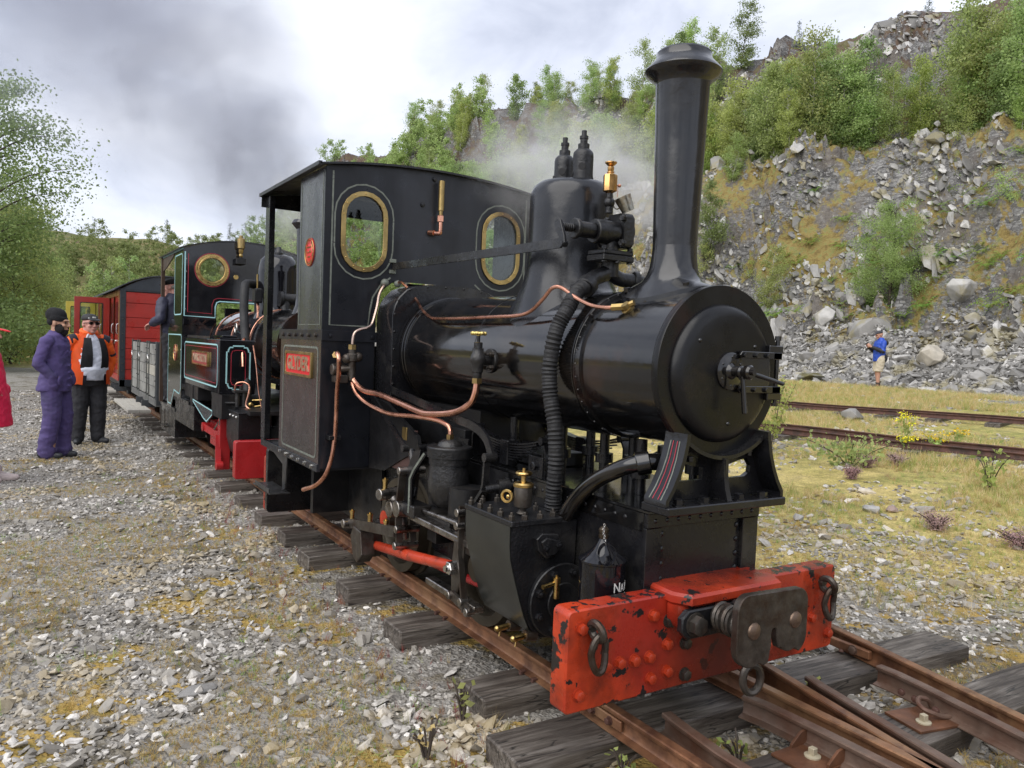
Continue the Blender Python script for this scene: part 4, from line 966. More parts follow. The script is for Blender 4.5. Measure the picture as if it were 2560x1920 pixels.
    bm = B(); sweep(bm, [(-.292, .675, 1.725), (-.275, 2.455, 1.743)], rect(.012, .040)); cyl(bm, (-.300, .672, 1.725), (-.27, .672, 1.725), .016, n=14)
    part('regulator_rod', bm, mFS, L1)
    bm = B(); box(bm, -.30, -.26, 2.435, 2.452, 1.70, 1.722, .002); box(bm, -.30, -.26, 2.435, 2.452, 1.765, 1.787, .002); part('rod_guide', bm, mLIN, L1)
    # displacement oiler on the valve
    bm = B(); cyl(bm, (-.02, vy, 1.885), (-.02, vy, 1.91), .016, n=12); sphere(bm, (-.02, vy, 1.930), .024); cyl(bm, (-.02, vy, 1.945), (-.02, vy, 1.972), .014, n=6)
    oi = part('oiler_stem', bm, mI, rvp)
    bm = B(); lathe(bm, (-.02, vy, 0), Z_, [(.012, 1.968), (.022, 1.975), (.0305, 1.978), (.0305, 2.044), (.028, 2.048), (.014, 2.049)], 8); lathe(bm, (-.02, vy, 0), Z_, [(.013, 2.045), (.013, 2.055), (.016, 2.057), (.016, 2.061), (.012, 2.063), (.014, 2.068), (.014, 2.082), (0, 2.083)], 16, caps=False)
    lathe(bm, (-.02, vy, 0), Z_, [(.004, 2.082), (.016, 2.088), (.026, 2.098), (.026, 2.102), (0, 2.100)], 16, caps=False)
    part('oiler', bm, mat('oiler_brass', (.66, .38, .14), .25, 1, var=.2, vscale=12), rvp)
    # tee and lagged steam pipes
    bm = B(); tube(bm, [(-.135, .69, 1.575), (-.09, .705, 1.60), (-.03, .715, 1.622), (0, .715, 1.64)], .034, 16); tube(bm, [(0, .715, 1.63), (.06, .71, 1.605), (.14, .69, 1.60)], .032, 16)
    cyl(bm, (-.165, .675, 1.548), (-.13, .69, 1.572), .046, n=18, bev=.004); cyl(bm, (.12, .70, 1.60), (.145, .69, 1.60), .045, n=18, bev=.004)
    tube(bm, [(.14, .69, 1.60), (.20, .66, 1.57), (.27, .62, 1.48), (.32, .6, 1.35), (.33, .6, 1.0), (.33, .6, .62)], .032, 12)
    part('steam_tee', bm, mI, L1)
    bm = B()
    def lag(t, i): return .031+.0022*math.sin(i*1.9)+.0014*math.sin(i*4.7+1)
    tube(bm, [(-.15, .68, 1.56), (-.215, .655, 1.53), (-.285, .625, 1.45), (-.33, .63, 1.36), (-.347, .64, 1.22), (-.345, .63, 1.10), (-.338, .60, .98), (-.332, .59, .85), (-.33, .60, .72), (-.33, .605, .62)], .031, 20, sub=26, rf=lag)
    part('lagged_steam_pipe', bm, mLAG, L1)
    bm = B(); tube(bm, [(-.16, .12, .895), (-.25, .15, .895), (-.30, .22, .865), (-.315, .36, .79), (-.325, .47, .69), (-.335, .545, .56), (-.34, .58, .42)], .031, 18)
    cyl(bm, (-.235, .14, .897), (-.275, .17, .885), .043, n=18, bev=.004)
    part('exhaust_pipe', bm, mG, L1)
    # ---- firebox front casing
    bm = B(); arch = [(-.372, .72), (-.372, 1.44), (-.362, 1.50), (-.335, 1.55), (-.29, 1.595), (-.23, 1.622), (-.1, 1.635), (.1, 1.635), (.23, 1.622), (.29, 1.595), (.335, 1.55), (.362, 1.50), (.372, 1.44), (.372, .72)]
    prism(bm, arch, (0, 2.44, 0), X_, Z_, -Y_, .24, bev=.006)
    fb = part('firebox_casing', bm, mFS, L1)
    rv = [(-.36, 2.2, .95+.1*i) for i in range(6)]+[(-.34, 2.2, 1.53), (-.27, 2.2, 1.595), (-.16, 2.2, 1.617), (-.04, 2.2, 1.622), (.08, 2.2, 1.622), (.2, 2.2, 1.612), (.29, 2.2, 1.578)]
    bolts(fb, rv, -Y_, .007, .006, mFS, 'dome', 'rivet')
    # ---- cab
    W_ = .70
    arcp = [(x, 2.285+.062*(1-(x/.70)**2)) for x in [(-.70+1.4*i/20) for i in range(21)]]
    cut = [(.380, 1.335), (.380, 1.46), (.368, 1.53), (.335, 1.60), (.28, 1.645), (.22, 1.655), (-.22, 1.655), (-.28, 1.645), (-.335, 1.60), (-.368, 1.53), (-.380, 1.46), (-.380, 1.335)]
    outer = [(-W_, 1.335)]+arcp+[(W_, 1.335)]+cut
    bm = plate(outer, [stad(-.463, 1.93, .122, .213), stad(.473, 1.925, .122, .213)], (0, 2.456, 0), X_, Z_, -Y_, .006)
    cab = part('cab_front', bm, mS, L1)
    bm = plate(rrect(-.70, -.38, .535, 1.334, .004), [], (0, 2.456, 0), X_, Z_, -Y_, .006); merge(bm, plate(rrect(.38, .70, .535, 1.334, .004), [], (0, 2.456, 0), X_, Z_, -Y_, .006))
    part('bunker_front', bm, mS, L1)
    for cx, cz in ((-.463, 1.93), (.473, 1.925)):
        bm = plate(stad(cx, cz, .143, .235), [stad(cx, cz, .117, .209)], (0, 2.4485, 0), X_, Z_, -Y_, .008, bev=.001)
        fr = part('window_frame', bm, mBRD, cab)
        pts = [stad(cx, cz, .130, .222, 6)[i] for i in range(14)]
        bolts(fr, [(x, 2.4385, z) for x, z in pts], -Y_, .005, .004, mBRASS, 'dome', 'rivet')
        bm = plate(stad(cx, cz, .121, .212), [], (0, 2.456, 0), X_, Z_, -Y_, .003); part('window_pane', bm, mGL, cab)
        bm = plate(stad(cx, cz, .186, .280), [stad(cx, cz, .177, .271)], (0, 2.4495, 0), X_, Z_, -Y_, .0012); part('lining', bm, mLIN, cab)
    # line border of the cab front
    for sx in (-1, 1):
        bm = B(); ln = [(sx*.660, 2.26), (sx*.660, 1.375), (sx*.425, 1.375), (sx*.415, 1.47), (sx*.40, 1.55), (sx*.35, 1.63), (sx*.29, 1.675)]
        sweep(bm, [(x, 2.4485, z) for x, z in ln], rect(.010, .0012), up=(0, -1, 0)); part('lining', bm, mLIN, cab)
    # side sheets
    def side(sx):
        bm = B(); xo = sx*.70
        pr_ = [(2.457, 1.335), (2.93, 1.335), (2.93, 2.281), (2.457, 2.281)]
        prism(bm, pr_, (xo-.003, 0, 0), Y_, Z_, X_, .006)
        s = part('cab_side', bm, mCS, L1)
        bm = B(); prism(bm, [(2.457, .535), (3.29, .535), (3.29, 1.334), (2.457, 1.334)], (xo-.003, 0, 0), Y_, Z_, X_, .006)
        b = part('bunker_side', bm, mBR, L1)
        bm = B(); box(bm, xo-.02, xo+.02, 3.63, 3.70, .57, 2.27, .002); box(bm, xo-.02, xo+.02, 3.60, 3.632, .57, 2.27, .002)
        p = part('cab_post', bm, mFS, L1)
        bm = B(); box(bm, xo-.006 if sx < 0 else xo-.002, xo+.002 if sx < 0 else xo+.006, 2.45, 3.33, 1.282, 1.345, .001); st_ = part('waist_strip', bm, mS, L1)
        bolts(st_, [(xo+sx*.006, 2.54+.135*i, 1.312) for i in range(6)], (sx, 0, 0), .012, .014, mSTD)
        bm = B(); box(bm, xo-.012, xo+.012, 2.452, 3.72, .515, .56, .002); ft = part('footplate_edge', bm, mS, L1)
        bolts(ft, [(xo+sx*.012, 2.54+.135*i, .538) for i in range(6)], (sx, 0, 0), .011, .012, mSTB)
        return s, b
    sL, bL = side(-1); side(1)
    bm = B(); box(bm, -.706, -.36, 2.437, 2.4485, 1.282, 1.343, .001); box(bm, .36, .706, 2.437, 2.4485, 1.282, 1.343, .001)
    wf = part('waist_strip', bm, mS, L1); bolts(wf, [(-.655, 2.437, 1.312), (-.40, 2.437, 1.312)], -Y_, .012, .01, mS)
    bm = B(); sweep(bm, [(-.7035, 2.465, 1.35), (-.7035, 2.465, 2.265), (-.7035, 2.50, 2.265)], rect(.002, .002)); sweep(bm, [(-.7045, 2.49, 2.25), (-.7045, 2.49, 1.375), (-.7045, 2.90, 1.375), (-.7045, 2.90, 2.25)], rect(.009, .001), up=(-1, 0, 0))
    part('lining', bm, mLIN, sL)
    bm = plate(rrect(-3.22, -2.50, .585, 1.245, .035, 4), [rrect(-3.212+.004, -2.512, .597, 1.233, .03, 4)], *SPL(-.7035), .0015)
    part('lining', bm, mLIN, bL)
    # front bunker inner side wall, floor, rear sheets, roof
    bm = B(); box(bm, -.376, -.372, 2.46, 3.28, .535, 1.6); box(bm, .372, .376, 2.46, 3.28, .535, 1.6); box(bm, -.69, -.38, 3.284, 3.288, .56, 1.33); box(bm, .38, .69, 3.284, 3.288, .56, 1.33)
    box(bm, -.69, .69, 2.46, 3.70, .52, .552); box(bm, -.35, .35, 3.68, 3.69, .56, 1.2)
    part('cab_floor', bm, mDK, L1)
    bm = B(); box(bm, -.69, -.30, 3.655, 3.665, .56, .65); box(bm, .0, .69, 3.655, 3.665, .56, 1.25); part('rear_sheet', bm, mFS, L1)
    bm = B(); pts = [(x, 2.290+.064*(1-(x/.75)**2)) for x in [(-.75+1.5*i/24) for i in range(25)]]
    prism(bm, pts+[(x, z-.012) for x, z in pts[::-1]], (0, 2.415, 0), X_, Z_, Y_, 1.33, bev=.002)
    roof = part('cab_roof', bm, mI, L1)
    for sx in (-1, 1):
        bm = B(); sweep(bm, [(sx*.748, 2.415, 2.286), (sx*.748, 3.745, 2.286)], rect(.02, .022)); part('roof_edge', bm, mI, roof)
    bm = B(); prism(bm, [(x, z-.013) for x, z in pts]+[(.75, 2.20), (-.75, 2.20)], (0, 3.70, 0), X_, Z_, Y_, .008); part('roof_valance', bm, mFS, roof)
    # backhead silhouettes inside the cab
    bm = B(); cyl(bm, (0, 2.50, 1.30), (0, 2.62, 1.30), .30, n=32); cyl(bm, (.12, 2.62, 1.5), (.12, 2.66, 1.5), .05, n=20); cyl(bm, (-.1, 2.62, 1.65), (.18, 2.66, 1.65), .012, n=8); sphere(bm, (-.565, 2.55, 1.89), .022)
    part('backhead', bm, mDK, L1)
    # maker's plate
    bm = B(); lathe(bm, (-.704, 2.709, 1.809), -X_, [(.086, 0), (.086, .004), (.084, .005), (0, .005)], 40); mp_ = part('makers_plate', bm, mPL, L1)
    bm = B(); torus(bm, (-.7095, 2.709, 1.809), X_, .083, .003, 48, 6); torus(bm, (-.709, 2.709, 1.809), X_, .056, .0015, 48, 5)
    part('plate_rim', bm, mBRD, mp_)
    bm = B()
    def ringtext(s, r_, a0, a1, flip=False, sz=.018):
        for i, ch in enumerate(s):
            a = R(a0+(a1-a0)*i/(len(s)-1)); c_ = Vector((-.709, 2.709-r_*math.cos(a), 1.809+r_*math.sin(a)))
            rad = Vector((0, -math.cos(a), math.sin(a))); v_ = -rad if flip else rad; u_ = v_.cross(-X_)*1
            merge(bm, text_bm(ch, sz, c_, u_, v_, -X_, .002)) if ch != ' ' else None
    ringtext('ANDREW BARCLAY SONS & CO', .069, 200, -20); ringtext('KILMARNOCK', .069, 230, 310, True)
    merge(bm, text_bm('No 1994', .022, (-.709, 2.709, 1.809), -Y_, Z_, -X_, .002)); merge(bm, text_bm('CALEDONIA', .014, (-.709, 2.709, 1.838), -Y_, Z_, -X_, .002)); merge(bm, text_bm('WORKS', .014, (-.709, 2.709, 1.780), -Y_, Z_, -X_, .002))
    part('plate_lettering', bm, mBRD, mp_)
    # name plate
    bm = B(); box(bm, -.712, -.703, 2.60, 3.135, 1.062, 1.200); npl = part('name_plate', bm, mPL, L1)
    bm = plate(rrect(-3.142, -2.593, 1.055, 1.207, .003, 2), [rrect(-3.122, -2.613, 1.070, 1.192, .012, 2)], *SPL(-.7035), .013, bev=.001); part('plate_rim', bm, mBRD, npl)
    part('plate_lettering', text_bm('GLYDER', .118, (-.712, 2.868, 1.131), -Y_, Z_, -X_, .006, sx=1.0, bold=.0035), mat('letter_brass', (.50, .36, .24), .35, .7), npl)
    # whistle and plug on cab front
    bm = B(); lathe(bm, (.01, 2.405, 0), Z_, [(.012, 2.05), (.0125, 2.105), (.0185, 2.106), (.019, 2.285), (.0165, 2.288), (0, 2.288)], 18)
    wh = part('whistle', bm, mBRD, L1)
    bm = B(); lathe(bm, (.01, 2.405, 0), Z_, [(.013, 2.035), (.020, 2.04), (.020, 2.075), (.013, 2.08)], 6); tube(bm, [(.01, 2.405, 2.045), (.01, 2.405, 1.985), (.006, 2.408, 1.968), (-.03, 2.415, 1.966)], .013, 12); cyl(bm, (-.03, 2.41, 1.968), (-.045, 2.448, 1.972), .016, n=8)
    part('whistle_elbow', bm, mCU, wh)
    bolts(cab, [(-.095, 2.45, 2.135), (-.02, 2.45, 2.30)], -Y_, .013, .012, mI)
    # ---- rear beam and step
    bm = B(); prism(bm, rrect(-.678, .678, .03, .50, .03, 3), (0, 3.70, 0), X_, Z_, -Y_, .05, bev=.004); part('rear_beam', bm, mFS, L1)
    bm = B(); prism(bm, rrect(-.679, .679, .03, .44, .03, 3), (0, 3.745, 0), X_, Z_, -Y_, .044, bev=.004); part('rear_beam_face', bm, mRED, L1)
    bm = B(); prism(bm, [(3.64, .555), (3.16, .555), (3.15, .545), (3.10, .515), (3.13, .30), (3.20, .275), (3.20, .45), (3.42, .50), (3.60, .50)], (-.698, 0, 0), Y_, Z_, X_, .008)
    box(bm, -.80, -.66, 3.13, 3.56, .262, .272, .003); box(bm, -.80, -.794, 3.14, 3.50, .262, .30, .002)
    part('cab_step', bm, mat('worn_steel', (.05, .05, .052), .35, .5, var=.5, vscale=12), L1)
    # ---- frames, rear pan
    bm = B()
    for sx in (-1, 1):
        box(bm, sx*.232-.008, sx*.232+.008, .1, 3.66, .16, .72)
        prism(bm, [(2.44, .53), (2.44, .22), (2.7, .12), (3.62, .12), (3.62, .53)], (sx*.30-.008, 0, 0), Y_, Z_, X_, .016)
    box(bm, -.55, .55, 3.0, 3.05, .15, .52)
    part('main_frame', bm, mF, L1)
    bm = B(); prism(bm, [(2.30, .95), (2.2, .94), (1.78, .80), (1.74, .73), (1.78, .715), (1.96, .65), (2.2, .55), (2.44, .53), (2.44, .95)], (-.395, 0, 0), Y_, Z_, X_, .02)
    part('motion_bracket', bm, mF, L1)
    bm = B(); box(bm, -.385, -.362, 1.83, 2.28, .58, .82, .003); part('firebox_door_plate', bm, mat('heat_brown', (.07, .035, .03), .5), L1)
    # ---- wheels
    def wheel(sx, y):
        w = part('wheel', (lambda b_: (lathe(b_, (sx*.355, y, .262), (-sx, 0, 0), [(.255, 0), (.262, .004), (.262, .062), (.258, .066), (.288, .07), (.288, .09), (.245, .095), (.215, .09), (.215, .03), (.205, .028)], 56, caps=False), lathe(b_, (sx*.355, y, .262), (-sx, 0, 0), [(.262, .0), (.218, .0), (.205, .028), (.205, .06), (0, .06)], 56, caps=False), lathe(b_, (sx*.36, y, .262), (-sx, 0, 0), [(0, -.03), (.06, -.03), (.065, .0), (.065, .04)], 24, caps=False), b_)[3])(B()), mat('tyre_dull', (.06, .05, .035), .45, .5, var=.3), L1)
        return w
    for sx in (-1, 1):
        for y in (2.06, 1.12): wheel(sx, y)
    bm = B(); lathe(bm, (-.42, 2.04, .305), -X_, [(.075, 0), (.075, .03), (.045, .035)], 28); part('eccentric', bm, mSTD, L1)
    bm = B(); lathe(bm, (-.455, 2.04, .305), -X_, [(.048, 0), (.048, .004), (0, .004)], 28); part('eccentric_face', bm, mRODS, L1)
    # ---- cylinders (both sides)
    for sx in (-1, 1):
        def mir(bm_):
            if sx > 0:
                for v in bm_.verts: v.co.x = -v.co.x
            return bm_
        bm = B()
        prof = [(-.60, .617), (-.599, .54), (-.594, .49), (-.580, .44), (-.562, .38), (-.543, .32), (-.522, .26), (-.495, .205), (-.44, .165), (-.38, .155), (-.30, .165), (-.29, .617)]
        prism(bm, prof, (0, .83, 0), X_, Z_, -Y_, .345, bev=.003)
        c_ = part('cylinder', mir(bm), mI, L1)
        bm = B(); sweep(bm, [(x-.004 if i < 8 else x, .657, z-(.004 if i > 6 else 0)) for i, (x, z) in enumerate(prof[:9])], rect(.003, .345), up=(0, 1, 0)); part('cylinder_lagging', mir(bm), mat('lagging_sheet', (.022, .023, .020), .35, rvar=.06, bump=.05, bscale=20), c_)
        bm = B(); cyl(bm, (-.365, .486, .308), (-.365, .462, .308), .148, n=48, bev=.004); cyl(bm, (-.365, .462, .308), (-.365, .448, .308), .075, n=32, bev=.003); cv_ = part('cylinder_cover', mir(bm), mI, c_)
        bolts(cv_, [(sx*(.365+.118*math.cos(R(a))), .462, .308+.118*math.sin(R(a))) for a in (22, 67, 112, 157, 202, 247, 292, 337)], -Y_, .017, .024, mI, 'nut', 'nut')
        bm = B(); box(bm, -.608, -.372, .468, .842, .617, .638, .003); cc = part('steam_chest_cover', mir(bm), mI, c_)
        pts = [(-.59, y) for y in (.50, .58, .66, .74, .815)]+[(-.40, y) for y in (.50, .62, .72, .815)]+[(-.54, .485), (-.47, .485), (-.53, .825), (-.46, .825)]
        bolts(cc, [(sx*abs(x), y, .638) for x, y in pts], Z_, .0125, .028, mSTD, 'nut', 'nut')
        bm = B(); prism(bm, [(-.50, .565), (-.475, .585), (-.40, .575), (-.385, .535), (-.41, .495), (-.45, .485), (-.49, .52)], (0, .49, 0), X_, Z_, -Y_, .035, bev=.003); prism(bm, [(-.485, .555), (-.46, .57), (-.395, .55), (-.392, .53), (-.42, .50), (-.455, .50)], (0, .455, 0), X_, Z_, -Y_, .012, bev=.003)
        vg = part('valve_spindle_cover', mir(bm), mI, c_); bolts(vg, [(sx*.466, .443, .53), (sx*.405, .443, .538)], -Y_, .014, .014, mI, 'nut', 'nut')
        # drain / pressure cock in brass
        if sx < 0:
            bm = B(); cyl(bm, (-.418, .43, .335), (-.418, .43, .40), .012, n=12); cyl(bm, (-.418, .43, .392), (-.418, .43, .415), .015, n=12); cyl(bm, (-.418, .43, .415), (-.418, .43, .426), .005, n=8); cyl(bm, (-.418, .43, .398), (-.485, .425, .388), .007, .009, n=12)
            part('brass_cock', bm, mBRASS, c_)
            for y in (.62, .50):
                bm = B(); cyl(bm, (-.50, y, .18), (-.56, y, .175), .012, n=10); cyl(bm, (-.545, y, .176), (-.552, y-.004, .145), .004, n=8); sphere(bm, (-.56, y, .176), .013, 10, 6); part('drain_cock', bm, mBRASS, c_)
                bm = B(); cyl(bm, (-.46, y, .175), (-.51, y, .18), .022, n=10); part('cock_nut', bm, mSTD, c_)
            # lubricator
            bm = B(); lathe(bm, (-.50, .565, 0), Z_, [(.012, .638), (.024, .645), (.012, .66), (.034, .672), (.036, .68), (.036, .745), (.034, .75)], 24); lb = part('lubricator', bm, mSTD, c_)
            bm = B(); lathe(bm, (-.50, .565, 0), Z_, [(.040, .750), (.041, .760), (.034, .766), (.01, .768), (.01, .79), (.03, .795), (.034, .802), (.03, .808), (.006, .81), (.006, .822), (0, .822)], 24, caps=False); torus(bm, (-.552, .60, .708), (-1, -.6, 0), .022, .006, 20, 6); sphere(bm, (-.548, .597, .708), .009, 8, 6)
            part('lubricator_cap', bm, mBRASS, lb)
    # ---- valve gear on the visible side
    bm = B(); tube(bm, [(-.50, 1.60, .472), (-.515, 1.06, .497)], .0125, 14, smooth=False); part('valve_rod', bm, mST, L1)
    bm = B(); sweep(bm, [(-.555, .955, .60), (-.56, .95, .40), (-.565, .88, .16)], rect(.012, .028), up=(-1, 0, 0)); sweep(bm, [(-.565, 1.005, .20), (-.565, .83, .175)], rect(.014, .04)); part('combination_lever', bm, mSTD, L1)
    bm = B()
    for (y, z) in ((.955, .572), (.957, .515), (1.01, .198), (.845, .172), (.90, .20)): cyl(bm, (-.585, y, z), (-.545, y, z), .018, n=16, bev=.002)
    part('lever_pins', bm, mST, L1)
    bm = B(); prism(bm, [(1.02, .44), (1.04, .30), (1.03, .17), (1.00, .16), (.94, .30), (.93, .44)], (-.555, 0, 0), Y_, Z_, X_, .03, bev=.004); box(bm, -.545, -.5, .86, 1.04, .395, .47, .004); part('crosshead', bm, mSTD, L1)
    bm = B(); cyl(bm, (-.60, .985, .325), (-.54, .985, .325), .030, n=6, bev=.003); cyl(bm, (-.615, .985, .325), (-.60, .985, .325), .014, n=10); part('crosshead_pin', bm, mSTB, L1)
    bm = B(); box(bm, -.55, -.50, .83, 1.52, .425, .455, .004); box(bm, -.55, -.50, .83, 1.30, .165, .195, .004); part('slide_bar', bm, mST, L1)
    bm = B(); box(bm, -.56, -.46, 1.44, 1.60, .44, .50, .006); prism(bm, [(1.56, .50), (1.60, .5), (1.60, .62), (1.50, .76), (1.42, .78), (1.44, .72), (1.54, .60)], (-.54, 0, 0), Y_, Z_, X_, .02); part('motion_plate', bm, mF, L1)
    bm = B(); box(bm, -.42, -.24, 1.46, 1.56, .30, .74); part('motion_support', bm, mF, L1)
    bm = B(); sweep(bm, [(-.548, 1.495, .46), (-.548, 1.495, .63), (-.545, 1.46, .68), (-.52, 1.40, .765)], rect(.020, .022), up=(-1, -.6, 0)); br = part('gauge_bracket', bm, mFS, L1)
    bm = B(); sweep(bm, [(-.560, 1.492, .46), (-.560, 1.492, .63), (-.556, 1.458, .68), (-.532, 1.397, .765)], rect(.010, .002), up=(-1, -.6, 0)); part('lining', bm, mLIN, br)
    bm = B()
    for dx in (0.0, .075):
        sweep(bm, [(-.56+dx, 1.575, .665), (-.562+dx, 1.60, .50), (-.562+dx, 1.60, .38), (-.56+dx, 1.585, .26)], rect(.014, .034), up=(-1, 0, 0))
    part('expansion_link', bm, mSTD, L1)
    for p0, p1, r0 in (((-.585, 1.575, .655), (-.44, 1.575, .655), .020), ((-.59, 1.58, .36), (-.46, 1.58, .36), .020), ((-.59, 1.59, .275), (-.46, 1.59, .275), .02), ((-.582, 1.60, .46), (-.50, 1.60, .46), .042)):
        bm = B(); cyl(bm, p0, p1, r0, n=18, bev=.003); part('link_pin', bm, mST, L1)
    bm = B(); sweep(bm, [(-.58, 2.23, .255), (-.58, 1.60, .345)], rect(.018, .052)); part('eccentric_rod', bm, mSTD, L1)
    bm = B(); cyl(bm, (-.62, 2.245, .25), (-.55, 2.245, .25), .026, n=16, bev=.003); part('return_crank_pin', bm, mST, L1)
    for p in ((-.58, 2.20, .285), (-.57, 1.96, .315), (-.57, 1.74, .325), (-.56, 1.79, .53)):
        bm = B(); x, y, z = p; lathe(bm, p, Z_, [(.012, 0), (.012, .035), (.015, .036), (.015, .048), (.006, .05), (.006, .056), (0, .056)], 14); part('oil_cup', bm, mBRASS, L1)
    bm = B(); cyl(bm, (-.60, 1.78, .50), (-.48, 1.80, .50), .030, n=18, bev=.003); tube(bm, [(-.52, 1.80, .50), (-.50, 1.77, .44), (-.48, 1.74, .36), (-.46, 1.76, .27)], .03, 12); cyl(bm, (-.56, 1.74, .43), (-.48, 1.74, .43), .045, n=20, bev=.004); part('crank_arm', bm, mST, L1)
    bm = B(); box(bm, -.56, -.46, 2.03, 2.17, .10, .26, .01); prism(bm, [(2.13, .26), (2.02, .25), (1.99, .13), (2.06, .07), (2.12, .09), (2.17, .2)], (-.60, 0, 0), Y_, Z_, X_, .08, bev=.004); part('big_end', bm, mSTD, L1)
    bm = B(); tube(bm, [(-.50, 2.07, .160), (-.53, 1.55, .235), (-.545, 1.01, .318)], .026, 14, smooth=False, rf=lambda t, i: .024+.004*math.sin(PI*t)); part('connecting_rod', bm, mRODS, L1)
    bm = B(); tube(bm, [(-.36, 2.0, .135), (-.37, 1.05, .20)], .02, 12, smooth=False); part('brake_rod', bm, mRED2, L1)
    bm = B(); tube(bm, [(-.44, 1.74, .73), (-.47, 1.62, .60), (-.50, 1.58, .52)], .018, 10); cyl(bm, (-.40, 1.75, .735), (-.30, 1.75, .745), .022, n=12); part('lifting_arm', bm, mFS, L1)
    bm = B(); sweep(bm, [(-.43, 2.36, .985), (-.47, 1.745, .742)], rect(.012, .032)); cyl(bm, (-.49, 1.752, .742), (-.46, 1.752, .742), .02, n=14); part('reversing_link', bm, mFS, L1)
    bm = B(); sweep(bm, smoothpath([(-.375, 2.2, 1.02), (-.40, 1.36, .940), (-.40, 1.15, .918), (-.40, 1.04, .875), (-.40, .985, .80)], 5), rect(.013, .040)); rod = part('reach_rod', bm, mFS, L1)
    bm = B(); sweep(bm, [(-.42, .99, .81), (-.42, 1.0, .68), (-.425, 1.02, .61)], rect(.014, .030), up=(-1, 0, 0)); sweep(bm, [(-.42, 1.0, .65), (-.44, 1.06, .56)], rect(.016, .04), up=(-1, 0, 0)); cyl(bm, (-.44, .985, .80), (-.38, .985, .80), .02, n=14); cyl(bm, (-.42, 1.0, .655), (-.29, .97, .67), .02, n=12); cyl(bm, (-.36, .985, .665), (-.31, .975, .67), .034, n=14); part('reversing_lever', bm, mFS, rod)
    # steam trap pot
    bm = B(); lathe(bm, (-.43, 1.33, 0), Z_, [(0, .50), (.045, .515), (.078, .545), (.098, .595), (.100, .64), (.094, .69), (.092, .72), (.098, .722), (.098, .752), (.107, .755), (.109, .800), (.104, .806), (.060, .808), (.055, .822), (.035, .838), (0, .842)], 40, caps=False)
    pot = part('brake_cylinder', bm, mI, L1)
    bm = B(); cyl(bm, (-.43, 1.33, .838), (-.43, 1.33, .862), .019, n=6); part('union_nut', bm, mBRD, pot)
    bm = B(); box(bm, -.50, -.29, 1.18, 1.55, .42, .48, .006); cyl(bm, (-.40, 1.20, .48), (-.40, 1.20, .63), .085, n=24); box(bm, -.30, -.28, 1.0, 1.6, .44, .72); part('cylinder_bracket', bm, mF, pot)
    bolts(pot, [(-.47, 1.22, .60), (-.47, 1.205, .545)], (-1, -.6, 0), .013, .016, mFS, 'dome')
    # ---- springs on the tank top
    for sx in (-1, 1):
        for yc in (1.13,):
            for i in range(7):
                hl = .30-.037*i; bm = B(); z0 = .842-.012*i
                pts = [(sx*.22, yc+hl*t, z0+.045*(t*t)*(hl/.30)**2) for t in [(-1+.2*k_) for k_ in range(11)]]
                sweep(bm, pts, rect(.05, .0075)); part('spring_leaf', bm, mFS, L1)
            bm = B(); box(bm, sx*.22-.032, sx*.22+.032, yc-.035, yc+.035, .74, .855, .004)
            for s2 in (-1, 1):
                cyl(bm, (sx*.22-.03, yc+s2*.30, .885), (sx*.22+.03, yc+s2*.30, .885), .018, n=14); sweep(bm, [(sx*.22, yc+s2*.30, .885), (sx*.22, yc+s2*.325, .84), (sx*.22, yc+s2*.325, .735)], rect(.04, .012), up=(0, 1, 0))
            part('spring_buckle', bm, mFS, L1)
            for y in (yc-.33, yc+.33):
                bm = B(); box(bm, sx*.285-.006, sx*.285+.006, y-.055, y+.055, .735, .825, .002); bq = part('spring_bracket', bm, mFS, L1)
                bolts(bq, [(sx*.291, y, .785)], (sx, 0, 0), .020, .016, mFS)
    bm = B(); box(bm, -.20, .20, 1.45, 2.25, .736, .96); box(bm, -.12, .12, 1.0, 1.45, .736, .80, .004); box(bm, -.26, -.18, 1.50, 2.2, .736, .86, .004); part('ash_pan', bm, mF, L1)
    for x, y in ((-.08, .9), (.1, .62), (-.12, 1.25), (.14, 1.3), (.12, .95), (.02, .72), (-.1, .34), (.19, .34)):
        bm = B(); cyl(bm, (x, y, .735), (x, y, .95), .022, n=12); cyl(bm, (x, y, .80), (x, y, .84), .04, n=12); part('boiler_stay', bm, mFS, L1)
    bm = B(); tube(bm, [(.05, .35, .90), (.10, .5, .84), (.16, .62, .80), (.2, .7, .735)], .02, 10); cyl(bm, (-.02, .28, .93), (-.02, .28, .87), .04, n=16); part('blast_pipe', bm, mFS, L1)
    # ---- clack valve and pipework
    bm = B(); cyl(bm, (-.300, 1.175, 1.222), (-.323, 1.175, 1.222), .057, n=28, bev=.003); cyl(bm, (-.32, 1.17, 1.222), (-.38, 1.14, 1.224), .022, n=14)
    lathe(bm, (-.405, 1.135, 0), Z_, [(.018, 1.13), (.021, 1.14), (.021, 1.165), (.026, 1.17), (.026, 1.20), (.034, 1.215), (.036, 1.235), (.030, 1.252), (.026, 1.258), (.026, 1.278), (.020, 1.28), (.020, 1.305), (.008, 1.306), (.008, 1.345)], 18)
    ck = part('clack_valve', bm, mI, L1)
    bolts(ck, [(-.323, 1.175+dy, 1.222+dz) for dy, dz in ((.036, .03), (-.036, .03), (.036, -.03), (-.036, -.03))], -X_, .0125, .03, mSTD, 'nut', 'nut')
    bm = B(); cyl(bm, (-.405, 1.135, 1.282), (-.405, 1.135, 1.306), .019, n=6); cyl(bm, (-.405, 1.135, 1.118), (-.405, 1.135, 1.142), .025, n=6); part('union_nut', bm, mBRD, ck)
    bm = B(); cyl(bm, (-.405, 1.135, 1.335), (-.405, 1.135, 1.355), .010, n=10)
    for k_ in range(8): a = 2*PI*k_/8; sphere(bm, (-.405+.03*math.cos(a), 1.135+.03*math.sin(a), 1.346), .0095, 8, 6)
